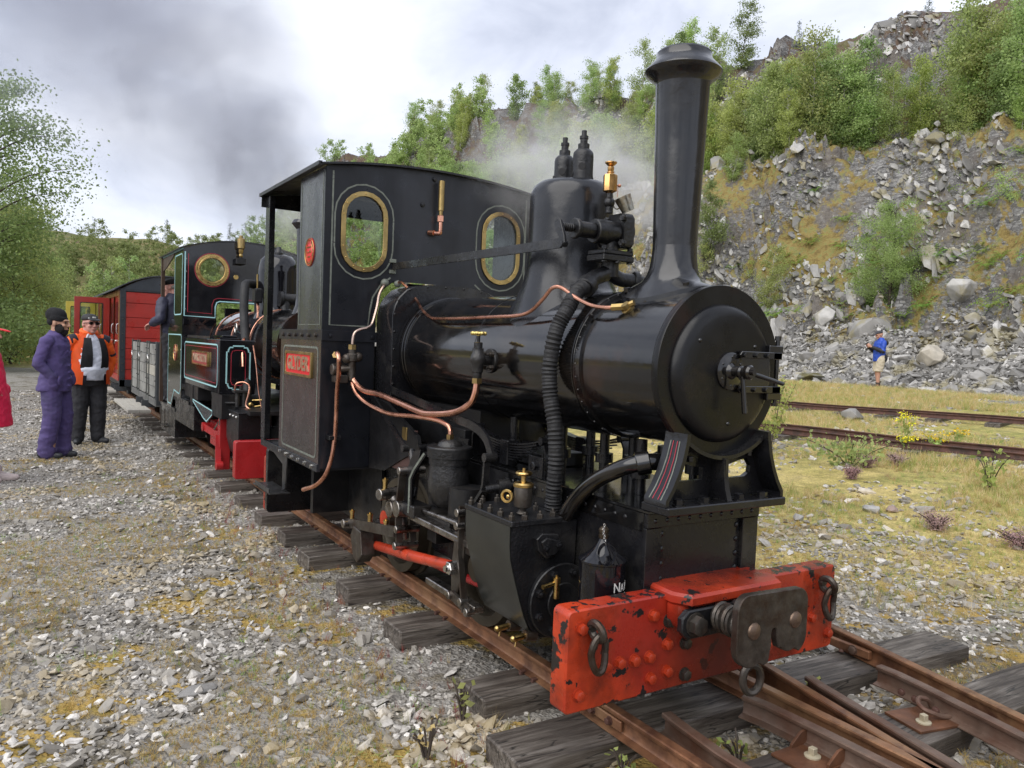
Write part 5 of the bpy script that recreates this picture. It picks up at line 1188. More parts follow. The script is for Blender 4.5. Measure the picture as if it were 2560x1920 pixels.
    torus(bm, (-.405, 1.135, 1.346), Z_, .029, .006, 20, 6); box(bm, -.433, -.377, 1.130, 1.140, 1.342, 1.350); box(bm, -.41, -.40, 1.107, 1.163, 1.342, 1.350)
    part('handwheel', bm, mat('wheel_brass', (.78, .62, .22), .35, 1, var=.15), ck)
    def pipe(pts, r, mt, name='copper_pipe', par=L1, n=10): 
        bm = B(); tube(bm, pts, r, n, sub=5); return part(name, bm, mt, par)
    pipe([(-.405, 1.135, 1.122), (-.41, 1.14, 1.07), (-.42, 1.17, 1.02), (-.44, 1.28, .972), (-.46, 1.50, .945), (-.47, 1.60, .948), (-.48, 1.80, .970), (-.50, 2.05, 1.0), (-.53, 2.20, 1.01), (-.555, 2.28, 1.05), (-.565, 2.33, 1.10)], .0155, mCU)
    pipe([(-.43, 1.33, .862), (-.43, 1.335, .885), (-.435, 1.36, .905), (-.45, 1.45, .92), (-.47, 1.65, .918), (-.49, 1.93, .905), (-.52, 2.15, .935), (-.55, 2.27, .99), (-.565, 2.32, 1.06), (-.57, 2.34, 1.10)], .0115, mCU)
    pipe([(-.645, 2.36, 1.205), (-.665, 2.28, 1.215), (-.67, 2.24, 1.18), (-.655, 2.28, 1.10), (-.64, 2.34, 1.0), (-.63, 2.37, .9), (-.628, 2.38, .80), (-.63, 2.385, .72), (-.645, 2.39, .60), (-.67, 2.42, .50), (-.70, 2.50, .43), (-.735, 2.62, .385)], .0125, mCU)
    bm = B(); box(bm, -.665, -.595, 2.375, 2.45, .71, .735, .003); part('pipe_clip', bm, mI, L1)
    pipe([(-.567, 2.31, 1.268), (-.565, 2.31, 1.30), (-.555, 2.31, 1.335), (-.52, 2.32, 1.355), (-.47, 2.33, 1.368), (-.435, 2.35, 1.40), (-.40, 2.37, 1.50), (-.385, 2.38, 1.57), (-.36, 2.39, 1.615), (-.335, 2.43, 1.635)], .0085, mat('copper_silver', (.62, .46, .38), .25, 1, var=.2))
    pipe([(-.255, 2.43, 1.645), (-.255, 2.36, 1.645), (-.24, 2.28, 1.60), (-.235, 2.18, 1.535), (-.262, 2.05, 1.48), (-.285, 1.90, 1.435), (-.290, 1.80, 1.425), (-.292, 1.5, 1.423), (-.290, 1.2, 1.428), (-.285, 1.0, 1.432), (-.282, .90, 1.450), (-.280, .81, 1.50), (-.275, .75, 1.545), (-.262, .70, 1.545), (-.258, .60, 1.50), (-.255, .50, 1.468), (-.245, .42, 1.458), (-.232, .385, 1.460)], .0085, mCU)
    bm = B(); cyl(bm, (-.236, .395, 1.459), (-.215, .345, 1.462), .0145, n=6); cyl(bm, (-.20, .335, 1.447), (-.225, .335, 1.472), .016, n=8); cyl(bm, (-.215, .34, 1.465), (-.20, .31, 1.478), .012, n=8); cyl(bm, (-.19, .34, 1.447), (-.213, .34, 1.458), .024, n=14); part('blower_union', bm, mBRD, L1)
    bm = B(); sphere(bm, (-.335, 2.425, 1.64), .025, 12, 8); sphere(bm, (-.255, 2.42, 1.64), .022, 12, 8); part('pipe_union', bm, mLIN, L1)
    # injector
    bm = B(); cyl(bm, (-.567, 2.31, 1.06), (-.567, 2.31, 1.24), .022, n=14, bev=.003); cyl(bm, (-.567, 2.31, 1.17), (-.567, 2.31, 1.215), .034, n=16, bev=.004); sphere(bm, (-.60, 2.31, 1.185), .028, 12, 8); sphere(bm, (-.535, 2.31, 1.195), .03, 12, 8)
    cyl(bm, (-.65, 2.36, 1.12), (-.567, 2.31, 1.13), .022, n=12); cyl(bm, (-.67, 2.36, 1.12), (-.65, 2.36, 1.12), .034, n=12, bev=.004); box(bm, -.655, -.59, 2.30, 2.40, 1.045, 1.09, .004); cyl(bm, (-.60, 2.40, 1.13), (-.60, 2.45, 1.13), .03, n=12)
    inj = part('injector', bm, mSTD, L1)
    bm = B(); cyl(bm, (-.567, 2.31, 1.238), (-.567, 2.31, 1.266), .024, n=6); cyl(bm, (-.64, 2.352, 1.195), (-.66, 2.33, 1.205), .02, n=6); part('union_nut', bm, mBRD, inj)
    # small sand box valves on the tank top behind the beam, brass oil box
    bm = B(); box(bm, -.40, -.36, 1.90, 1.96, .76, .83, .003); part('oil_box', bm, mBRD, L1)
    bm = B(); box(bm, -.05, .20, .10, .30, .08, .18, .01); part('brake_hanger', bm, mF, L1)
loco1()
# ================================================================== SECOND LOCOMOTIVE
def lineloop(bm, pts, wd, o, u, v, w, closed=True):
    P = [Vector(o)+Vector(u)*x+Vector(v)*y for x, y in pts]
    sweep(bm, P, rect(wd, .0012), up=w, closed=closed)
L2 = thing('steam_locomotive', 'glossy black lined saddle locomotive behind the first one, with round brass window and plate MARCHLYN', 'steam locomotive', (0, 7, 0))
def loco2():
    CY = 7.44; HW = .66
    bm = B(); prism(bm, rrect(-.64, .64, .07, .395, .02, 3), (0, 4.92, 0), X_, Z_, -Y_, .09, bev=.006); part('buffer_beam', bm, mRED2, L2)
    bm = B(); prism(bm, rrect(-.64, .64, .02, .42, .02, 3), (0, 9.02, 0), X_, Z_, -Y_, .06, bev=.005); part('rear_beam', bm, mFS, L2)
    bm = B(); box(bm, -.16, .16, 4.62, 4.84, .17, .30, .01); part('coupler', bm, mI, L2)
    # frames, footplate
    bm = B(); box(bm, -.25, .25, 4.93, 8.98, .20, .62); box(bm, -.50, .50, 4.93, 8.9, .60, .635); part('main_frame', bm, mF, L2)
    # smokebox, boiler, chimney, dome
    bm = B(); lathe(bm, (0, 0, 1.22), Y_, [(0, 4.80), (.27, 4.80), (.32, 4.81), (.32, 4.88), (.30, 4.90), (.30, 5.50), (.33, 5.5), (.33, 5.55)], 48, caps=False); sb2 = part('smokebox', bm, mSB, L2)
    rivets(sb2, [(.332*math.cos(R(a)), 5.52, 1.22+.332*math.sin(R(a))) for a in range(20, 180, 9)], (0, 0, 1), .012, .01, mG)
    bm = B(); lathe(bm, (0, 0, 1.22), Y_, [(.31, 5.55), (.335, 5.56), (.335, 7.44)], 56, caps=False); part('boiler', bm, mG2, L2)
    for y in (5.70, 6.5, 7.30):
        bm = B(); torus(bm, (0, y, 1.22), Y_, .337, .008, 56, 6); part('boiler_band', bm, mCU, L2)
    for i in range(3):
        bm = B(); tube(bm, [(-.31, 7.35-.1*i, 1.33), (-.325, 6.8-.1*i, 1.36+.03*i), (-.30, 6.2, 1.40+.03*i), (-.33, 5.8, 1.34-.04*i), (-.36, 5.65, 1.15)], .009, 8); part('copper_pipe', bm, mCU, L2)
    bm = B(); torus(bm, (-.345, 6.25, 1.36), X_, .05, .006, 24, 6); torus(bm, (-.345, 6.25, 1.36), X_, .03, .004, 24, 6); part('pipe_coil', bm, mSTB, L2)
    bm = B(); lathe(bm, (0, 5.05, 0), Z_, [(.13, 1.50), (.10, 1.58), (.092, 1.66), (.10, 2.26), (.12, 2.28), (.145, 2.31), (.13, 2.34), (.11, 2.345), (.09, 2.34), (.085, 2.2), (0, 2.2)], 40, caps=False); part('chimney', bm, mCH, L2)
    bm = B(); lathe(bm, (0, 6.0, 0), Z_, [(.24, 1.46), (.205, 1.56), (.20, 1.62), (.20, 1.93), (.195, 1.99), (.175, 2.05), (.13, 2.095), (.07, 2.11), (0, 2.112)], 48, caps=False); dm = part('dome', bm, mG2, L2)
    bm = B(); lathe(bm, (0, 6.0, 0), Z_, [(.045, 2.09), (.045, 2.13), (.035, 2.14), (.02, 2.19), (0, 2.19)], 20, caps=False); part('safety_valve', bm, mI, dm)
    bm = B(); tube(bm, [(-.203, 6.0, 1.60), (-.206, 6.0, 1.9)], .006, 8, smooth=False); part('beading', bm, mBRASS, dm)
    bm = B(); cyl(bm, (-.02, 5.72, 1.66), (.12, 5.72, 1.66), .055, n=20); cyl(bm, (-.06, 5.72, 1.66), (-.03, 5.72, 1.66), .075, n=20); tube(bm, [(.12, 5.72, 1.66), (.22, 5.70, 1.62), (.24, 5.68, 1.5)], .04, 12); tube(bm, [(0, 5.72, 1.64), (0, 5.70, 1.5)], .05, 12); part('regulator_valve', bm, mI, L2)
    bm = B(); box(bm, -.24, -.16, 5.92, 6.06, 1.62, 1.76, .01); cyl(bm, (-.2, 6.0, 1.50), (-.2, 6.0, 1.62), .03, n=14); part('lubricator', bm, mI, L2)
    bm = B(); tube(bm, [(-.20, 6.1, 1.80), (-.30, 6.02, 1.80), (-.34, 5.93, 1.74), (-.36, 5.85, 1.5), (-.37, 5.70, 1.2), (-.38, 5.60, .9), (-.42, 5.4, .6)], .042, 14); part('lagged_steam_pipe', bm, mLAG, L2)
    bm = B(); tube(bm, [(-.20, 5.98, 1.62), (-.22, 5.9, 1.45), (-.33, 5.8, 1.3), (-.42, 5.62, 1.22), (-.44, 5.5, 1.0)], .014, 8); part('copper_pipe', bm, mCU, L2)
    # side tanks
    for sx in (-1, 1):
        bm = B(); box(bm, min(sx*.64, sx*.31), max(sx*.64, sx*.31), 5.55, 7.42, .74, 1.245, .006); tk = part('side_tank', bm, mG2S, L2)
        bm = B(); box(bm, min(sx*.60, sx*.40), max(sx*.60, sx*.40), 5.75, 6.3, 1.245, 1.26, .003); box(bm, min(sx*.57, sx*.43), max(sx*.57, sx*.43), 5.8, 6.2, 1.26, 1.285, .006); part('filler_lid', bm, mSTB if 0 else mG2, tk)
        bm = B(); box(bm, min(sx*.62, sx*.56), max(sx*.62, sx*.56), 6.1, 7.35, 1.246, 1.27); part('tank_angle', bm, mF, tk)
        if sx < 0:
            c_ = .10
            bm = B(); lineloop(bm, rrect(-7.38, -5.62, .80, 1.195, .05, 3), .014, *SPL(-.6415)); part('lining', bm, mBLU, tk)
            bm = B(); lineloop(bm, rrect(-7.34, -5.67, .835, 1.16, .03, 3), .005, *SPL(-.6415)); part('lining_red', bm, mRL, tk)
            def notch(x0, x1, z0, z1, n_, k_):
                return [(x0+n_, z1), (x0+n_, z1-k_), (x0+k_*2, z1-k_), (x0+k_, z1-n_+k_), (x0+k_, z1-n_), (x0, z1-n_), (x0, z0+n_), (x0+k_, z0+n_), (x0+k_, z0+n_-k_), (x0+k_*2, z0+k_), (x0+n_, z0+k_), (x0+n_, z0), (x1-n_, z0), (x1-n_, z0+k_), (x1-k_*2, z0+k_), (x1-k_, z0+n_-k_), (x1-k_, z0+n_), (x1, z0+n_), (x1, z1-n_), (x1-k_, z1-n_), (x1-k_, z1-n_+k_), (x1-k_*2, z1-k_), (x1-n_, z1-k_), (x1-n_, z1)]
            bm = B(); lineloop(bm, notch(-.575, -.365, .785, 1.19, .055, .014), .013, *FP(5.5485)); part('lining', bm, mBLU, tk)
            bm = B(); lineloop(bm, notch(-.535, -.405, .825, 1.15, .03, .006), .006, *FP(5.5485)); part('lining_red', bm, mRL, tk)
            bm = B(); box(bm, -.654, -.641, 6.02, 6.83, .985, 1.105); npl = part('name_plate', bm, mat('plate_red_dull', (.34, .05, .05), .35), tk)
            bm = plate(rrect(-6.84, -6.01, .975, 1.115, .003, 2), [rrect(-6.815, -6.035, .99, 1.10, .01, 2)], *SPL(-.6415), .017); part('plate_rim', bm, mBRASS, npl)
            part('plate_lettering', text_bm('MARCHLYN', .105, (-.654, 6.425, 1.045), -Y_, Z_, -X_, .006, sx=1.28, bold=.002), mat('letter_gilt', (.55, .42, .30), .4, .5), npl)
            bolts(tk, [(-.5, 5.9, 1.262), (-.5, 6.1, 1.262)], Z_, .012, .012, mSTB, 'dome')
    # cylinders and motion
    for sx in (-1, 1):
        bm = B(); prof = [(-.57, .60), (-.57, .36), (-.54, .24), (-.48, .15), (-.38, .12), (-.28, .14), (-.28, .60)]
        if sx > 0: prof = [(-x, z) for x, z in prof][::-1]
        prism(bm, prof, (0, 5.52, 0), X_, Z_, -Y_, .47, bev=.004); c_ = part('cylinder', bm, mI, L2)
        bm = B(); box(bm, min(sx*.575, sx*.27), max(sx*.575, sx*.27), 5.045, 5.525, .601, .615, .003); part('steam_chest_cover', bm, mI, c_)
        bolts(c_, [(sx*.572, y, .57) for y in (5.12, 5.24, 5.36, 5.48)], (sx, 0, 0), .012, .012, mSTB, 'dome')
    bm = B()
    for x, z in ((-.50, .635), (-.44, .635)): cyl(bm, (x, 5.42, z), (x, 5.42, z+.13), .022, n=14)
    box(bm, -.53, -.38, 5.36, 5.50, .615, .64); box(bm, -.54, -.40, 5.38, 5.47, .765, .79, .004); cyl(bm, (-.47, 5.42, .79), (-.47, 5.42, .83), .015, n=8); cyl(bm, (-.60, 5.45, .67), (-.5, 5.43, .67), .012, n=8)
    part('feed_pump', bm, mI, L2)
    bm = B(); cyl(bm, (-.38, 5.36, .70), (-.27, 5.30, .71), .008, n=8); cyl(bm, (-.36, 5.38, .64), (-.27, 5.32, .66), .008, n=8); sphere(bm, (-.39, 5.38, .66), .025, 10, 6); part('pump_lever', bm, mBRASS, L2)
    bm = B(); tube(bm, [(-.53, 5.40, .79), (-.52, 5.38, .85), (-.46, 5.35, .865), (-.42, 5.32, .83), (-.43, 5.3, .76), (-.45, 5.3, .66), (-.42, 5.25, .62)], .008, 8); tube(bm, [(-.35, 5.5, 1.2), (-.34, 5.4, 1.0), (-.33, 5.35, .8), (-.31, 5.3, .63)], .006, 6); part('copper_pipe', bm, mCU, L2)
    bm = B(); box(bm, -.56, -.50, 5.9, 6.3, .36, .43, .004); box(bm, -.60, -.50, 5.66, 5.75, .02, .5, .006); cyl(bm, (-.64, 6.3, .36), (-.5, 6.3, .36), .045, n=14); sweep(bm, [(-.62, 6.3, .36), (-.58, 5.75, .33)], rect(.02, .07)); sweep(bm, [(-.60, 5.72, .34), (-.62, 5.60, .06)], rect(.02, .05), up=(-1, 0, 0)); cyl(bm, (-.64, 5.60, .07), (-.58, 5.60, .07), .04, n=14)
    box(bm, -.58, -.45, 5.75, 6.2, .20, .36, .01); prism(bm, [(5.9, .42), (5.7, .55), (5.66, .55), (5.8, .36)], (-.54, 0, 0), Y_, Z_, X_, .03); part('red_motion', bm, mRED2, L2)
    bm = B(); tube(bm, [(-.60, 5.9, .38), (-.60, 5.75, .45), (-.58, 5.64, .52)], .009, 8, smooth=False); tube(bm, [(-.60, 5.67, .44), (-.60, 5.66, .62)], .007, 8, smooth=False); part('motion_rod', bm, mST, L2)
    for sx in (-1, 1):
        for y in (5.95, 7.4):
            bm = B(); lathe(bm, (sx*.35, y, .262), (-sx, 0, 0), [(.262, 0), (.262, .06), (.285, .065), (.285, .09), (.21, .09), (.2, .03), (0, .03)], 40, caps=False); part('wheel', bm, mSTD, L2)
    bm = B(); prism(bm, [(5.83, .565), (6.88, .60), (6.88, .57), (6.25, .44), (6.10, .42), (5.83, .52)], (-.635, 0, 0), Y_, Z_, X_, .012); b_ = part('valance_plate', bm, mCS, L2)
    bm = B(); lineloop(bm, [(-5.85, .560), (-6.86, .592), (-6.85, .575), (-6.26, .45), (-6.11, .433), (-5.85, .523)], .011, *SPL(-.6365)); part('lining', bm, mBLU, b_)
    bm = B(); box(bm, -.63, -.40, 5.45, 5.9, .52, .74); box(bm, -.63, -.5, 6.6, 7.4, .60, .735); box(bm, -.64, -.60, 6.86, 7.0, .52, .74, .004); part('tank_bracket', bm, mF, L2)
    bm = B(); box(bm, -.645, -.26, 6.72, 7.92, .27, .52, .003); box(bm, -.645, -.30, 7.92, 9.0, .05, .36); box(bm, -.655, -.60, 7.0, 7.95, .52, .555, .002); box(bm, -.655, .655, 7.90, 9.02, .36, .40, .002); box(bm, .26, .645, 6.72, 9.0, .1, .52); part('lower_panel', bm, mFS, L2)
    bm = B(); box(bm, -.70, -.65, 8.35, 8.7, .13, .14); box(bm, -.70, -.69, 8.35, 8.37, .13, .36); box(bm, -.70, -.69, 8.68, 8.70, .13, .36); part('step', bm, mSTD, L2)
    # cab
    arcp = [(x, 2.235+.125*(1-(x/HW)**2)) for x in [(-HW+2*HW*i/20) for i in range(21)]]
    cut = [(.30, 1.25), (.30, 1.60), (.285, 1.635), (.25, 1.65), (-.25, 1.65), (-.285, 1.635), (-.30, 1.60), (-.30, 1.25)]
    bm = plate([(-HW, 1.25)]+arcp+[(HW, 1.25)]+cut, [circ(-.355, 2.015, .130), circ(.355, 2.015, .130)], (0, CY+.006, 0), X_, Z_, -Y_, .006); cf = part('cab_front', bm, mG2S, L2)
    for sx in (-1, 1):
        cx = sx*.355
        bm = plate(circ(cx, 2.015, .178, 40), [circ(cx, 2.015, .135, 40)], (0, CY, 0), X_, Z_, -Y_, .008, bev=.002); merge(bm, plate(circ(cx, 2.015, .150, 40), [circ(cx, 2.015, .136, 40)], (0, CY-.008, 0), X_, Z_, -Y_, .01, bev=.003)); part('window_frame', bm, mBRASS, cf)
        bm = plate(circ(cx, 2.015, .138, 40), [], (0, CY+.004, 0), X_, Z_, -Y_, .003); part('window_pane', bm, mGL, cf)
        bm = B(); lineloop(bm, circ(cx, 2.015, .187, 48), .007, *FP(CY-.0015)); part('lining_red', bm, mRL, cf)
    bm = B(); lineloop(bm, [(-.645, 2.20), (-.645, 1.485), (-.315, 1.478), (-.315, 1.60), (-.30, 1.65), (-.27, 1.665), (.27, 1.665)], .013, *FP(CY-.0015), closed=False); part('lining', bm, mBLU, cf)
    bm = B(); lineloop(bm, [(-.61, 2.18), (-.61, 1.53), (-.35, 1.52), (-.35, 1.62), (-.33, 1.68), (-.29, 1.70), (.29, 1.70)], .006, *FP(CY-.0015), closed=False); part('lining_red', bm, mRL, cf)
    bm = B(); box(bm, -.655, -.30, CY-.012, CY, 1.385, 1.45, .002); part('waist_strip', bm, mG2, cf)
    bolts(cf, [(-.63, CY-.001, z) for z in (1.56, 1.7, 1.84, 1.98, 2.12)], -Y_, .006, .006, mSTB, 'dome')
    bm = B(); lathe(bm, (-.06, CY-.06, 0), Z_, [(.018, 2.18), (.026, 2.20), (.018, 2.22), (.028, 2.24), (.03, 2.27), (.045, 2.285), (.045, 2.39), (.03, 2.40), (.022, 2.405), (.022, 2.43), (0, 2.43)], 20); wh = part('whistle', bm, mBRD, L2)
    bm = B(); box(bm, -.115, -.01, CY-.10, CY, 2.10, 2.17, .004); cyl(bm, (-.06, CY-.06, 2.16), (-.06, CY-.06, 2.19), .02, n=10); part('whistle_bracket', bm, mF, wh)
    bm = B(); cyl(bm, (-.095, CY, 1.955), (-.095, CY-.012, 1.955), .027, n=24, bev=.002); part('gauge_plate', bm, mBRASS, cf)
    for sx in (-1, 1):
        xo = sx*HW
        bm = B(); prism(bm, [(CY+.002, .56), (7.95, .545), (8.12, .40), (8.43, .40), (8.43, 1.33), (8.2, 1.45), (8.03, 1.45), (8.03, 2.235), (CY+.002, 2.235)], (xo-.003, 0, 0), Y_, Z_, X_, .006); sd_ = part('cab_side', bm, mat('cab_side_reflective', (.012, .014, .010), .09, rvar=.03, bump=.04, bscale=7, spec=.8), L2)
        bm = B(); box(bm, xo-.02, xo+.02, 8.93, 9.0, .40, 2.235); prism(bm, [(8.10, 2.23), (8.98, 2.23), (8.98, 2.09), (8.9, 2.06), (8.6, 2.10), (8.10, 2.20)], (xo-.006, 0, 0), Y_, Z_, X_, .012); part('cab_post', bm, mat('cab_wood', (.06, .035, .022), .5), L2)
        if sx < 0:
            bm = B(); lineloop(bm, rrect(-8.00, -7.49, 1.50, 2.18, .05, 3), .014, *SPL(xo-.0045)); lineloop(bm, [(-8.40, 1.27), (-7.50, 1.27), (-7.47, 1.24), (-7.47, .66), (-7.55, .60), (-7.93, .62), (-7.93, .60), (-7.95, .585), (-8.14, .44), (-8.36, .44), (-8.40, .48)], .014, *SPL(xo-.0045)); part('lining', bm, mBLU, sd_)
            bm = B(); lathe(bm, (xo-.004, 7.86, 1.06), -X_, [(.098, 0), (.098, .006), (0, .006)], 32); mp_ = part('makers_plate', bm, mat('plate_red_dull', (.34, .05, .05), .35), L2)
            bm = B(); torus(bm, (xo-.011, 7.86, 1.06), X_, .095, .004, 40, 6); part('plate_rim', bm, mBRASS, mp_)
            bm = B()
            for i_, s_ in enumerate(('HUNSLET', 'ENGINE CO', 'LEEDS')): merge(bm, text_bm(s_, .032, (xo-.010, 7.86, 1.095-.035*i_), -Y_, Z_, -X_, .002))
            part('plate_lettering', bm, mat('letter_gilt', (.55, .42, .30), .4, .5), mp_)
            bolts(sd_, [(xo-.003, 7.50, z) for z in (.8, .95, 1.1, 1.6, 1.8, 2.0)]+[(xo-.003, 8.3, z) for z in (.7, .9, 1.1)], -X_, .007, .006, mSTB, 'dome')
    bm = B(); pts = [(x, 2.245+.125*(1-(x/.70)**2)) for x in [(-.70+1.4*i/24) for i in range(25)]]
    prism(bm, pts+[(x, z-.014) for x, z in pts[::-1]], (0, CY-.02, 0), X_, Z_, Y_, 1.66, bev=.002); part('cab_roof', bm, mF, L2)
    bm = B(); sweep(bm, [(-.668, CY, 2.24), (-.668, 9.0, 2.24)], rect(.006, .03)); part('roof_lining', bm, mBLU, L2)
    bm = B(); box(bm, .05, .64, 8.95, 8.97, .4, 1.4); box(bm, -.62, .62, CY+.05, 8.98, .38, .40); cyl(bm, (0, CY+.01, 1.22), (0, CY+.25, 1.22), .30, n=24); box(bm, -.15, .15, CY+.25, CY+.3, 1.3, 1.6); part('cab_fittings', bm, mDK, L2)
loco2()

# ================================================================== WAGON AND CARRIAGE
mGREY = mat('wagon_grey', (.27, .27, .25), .6, var=.2, vscale=8, dirt=(.09, .085, .08), dirtamt=.4)
mGRYL = mat('wagon_pale', (.42, .40, .34), .6, var=.15)
mWD = mat('weathered_board', (.42, .40, .35), .7, var=.15, stretch=(8, 1, 1), bump=.2)
mIRON = mat('wagon_iron', (.05, .055, .06), .5)
WG = thing('slate_wagon', 'grey planked open wagon coupled between the second locomotive and the red carriage', 'wagon', (0, 11, 0))
def wagon():
    y0, y1, z0, z1, w = 9.60, 12.45, .38, 1.12, .62
    for sx in (-1, 1):
        nb = 5; nc = 9
        for i in range(nb):
            for j in range(3):
                bm = B(); ya = y0+.05+(y1-y0-.1)*j/3; yb = y0+.05+(y1-y0-.1)*(j+1)/3; za = z0+(z1-z0)*i/nb
                box(bm, sx*w-.014, sx*w+.014, ya+.01, yb-.01, za+.004, za+(z1-z0)/nb-.004, .002)
                part('side_plank', bm, mGRYL if (i == 2 and j == 0) else mGREY, WG)
        for j, y in enumerate([y0+.04, y0+.75, y0+.98, y0+1.85, y0+2.08, y1-.04]):
            bm = B(); box(bm, sx*(w+.014)-.008, sx*(w+.014)+.008, y-.04, y+.04, .30, z1+.035, .002); o = part('strap', bm, mIRON if j in (0,) else mat('strap_grey', (.05, .055, .05), .5), WG)
            bolts(o, [(sx*(w+.024), y, z) for z in (.40, .62, .85, 1.05)], (sx, 0, 0), .010, .012, mF, 'dome')
        for y in (y0+.5, y0+1.5, y0+2.4):
            bm = B(); tube(bm, [(sx*(w+.02), y+.12, .98), (sx*(w+.06), y+.05, .96), (sx*(w+.06), y-.03, .90)], .012, 8); part('latch', bm, mSTB, WG)
    for y in (y0, y1):
        for i in range(5):
            bm = B(); box(bm, -w+.016, w-.016, y-.014, y+.014, z0+.148*i+.004, z0+.148*(i+1)-.004, .002); part('end_plank', bm, mIRON, WG)
        for x in (-.6, 0, .6):
            bm = B(); box(bm, x-.035, x+.035, y-.028, y+.028, .30, z1+.02, .002); part('end_post', bm, mIRON, WG)
    bm = B(); box(bm, -.60, .60, y0+.02, y1-.02, .37, .40); part('wagon_floor', bm, mGREY, WG)
    bm = B(); box(bm, -.64, .64, y0-.02, y1+.02, .27, .365, .004); part('underframe', bm, mat('frame_grey', (.13, .13, .125), .6), WG)
    for sx in (-1, 1):
        for y in (10.3, 11.7):
            bm = B(); lathe(bm, (sx*.36, y, .20), (-sx, 0, 0), [(.2, 0), (.2, .05), (.225, .055), (.225, .08), (.15, .08), (.14, .03), (0, .03)], 32, caps=False); part('wheel', bm, mSTD, WG)
            bm = B(); box(bm, sx*.45-.03, sx*.45+.03, y-.09, y+.09, .12, .28, .005); part('axlebox', bm, mIRON, WG)
wagon()
bm = B()
for i in range(2): box(bm, -.14+.145*i, -.14+.14+.145*i, -1.0, 1.0, -.02, .02, .003)
s1 = solo('step_board', bm, mWD, (-.83, 10.65, .205), 'pale weathered boarding step sticking out beside the grey wagon', 'step board')
bm = B(); box(bm, -.12, .12, -.5, .5, -.02, .02, .003)
s2 = solo('step_board', bm, mWD, (-.90, 13.9, .21), 'short pale boarding step below the front door of the red carriage', 'step board')
for s_, yy in ((s1, 10.65), (s2, 13.9)):
    for y_ in (-.35, .30):
        bm = B(); box(bm, .10, .30, y_, y_+.05, -.005, .10)
        o = bpy.data.objects.new('step_bracket', finish(bm, 'step_bracket', mIRON)); COL.objects.link(o); o.parent = s_

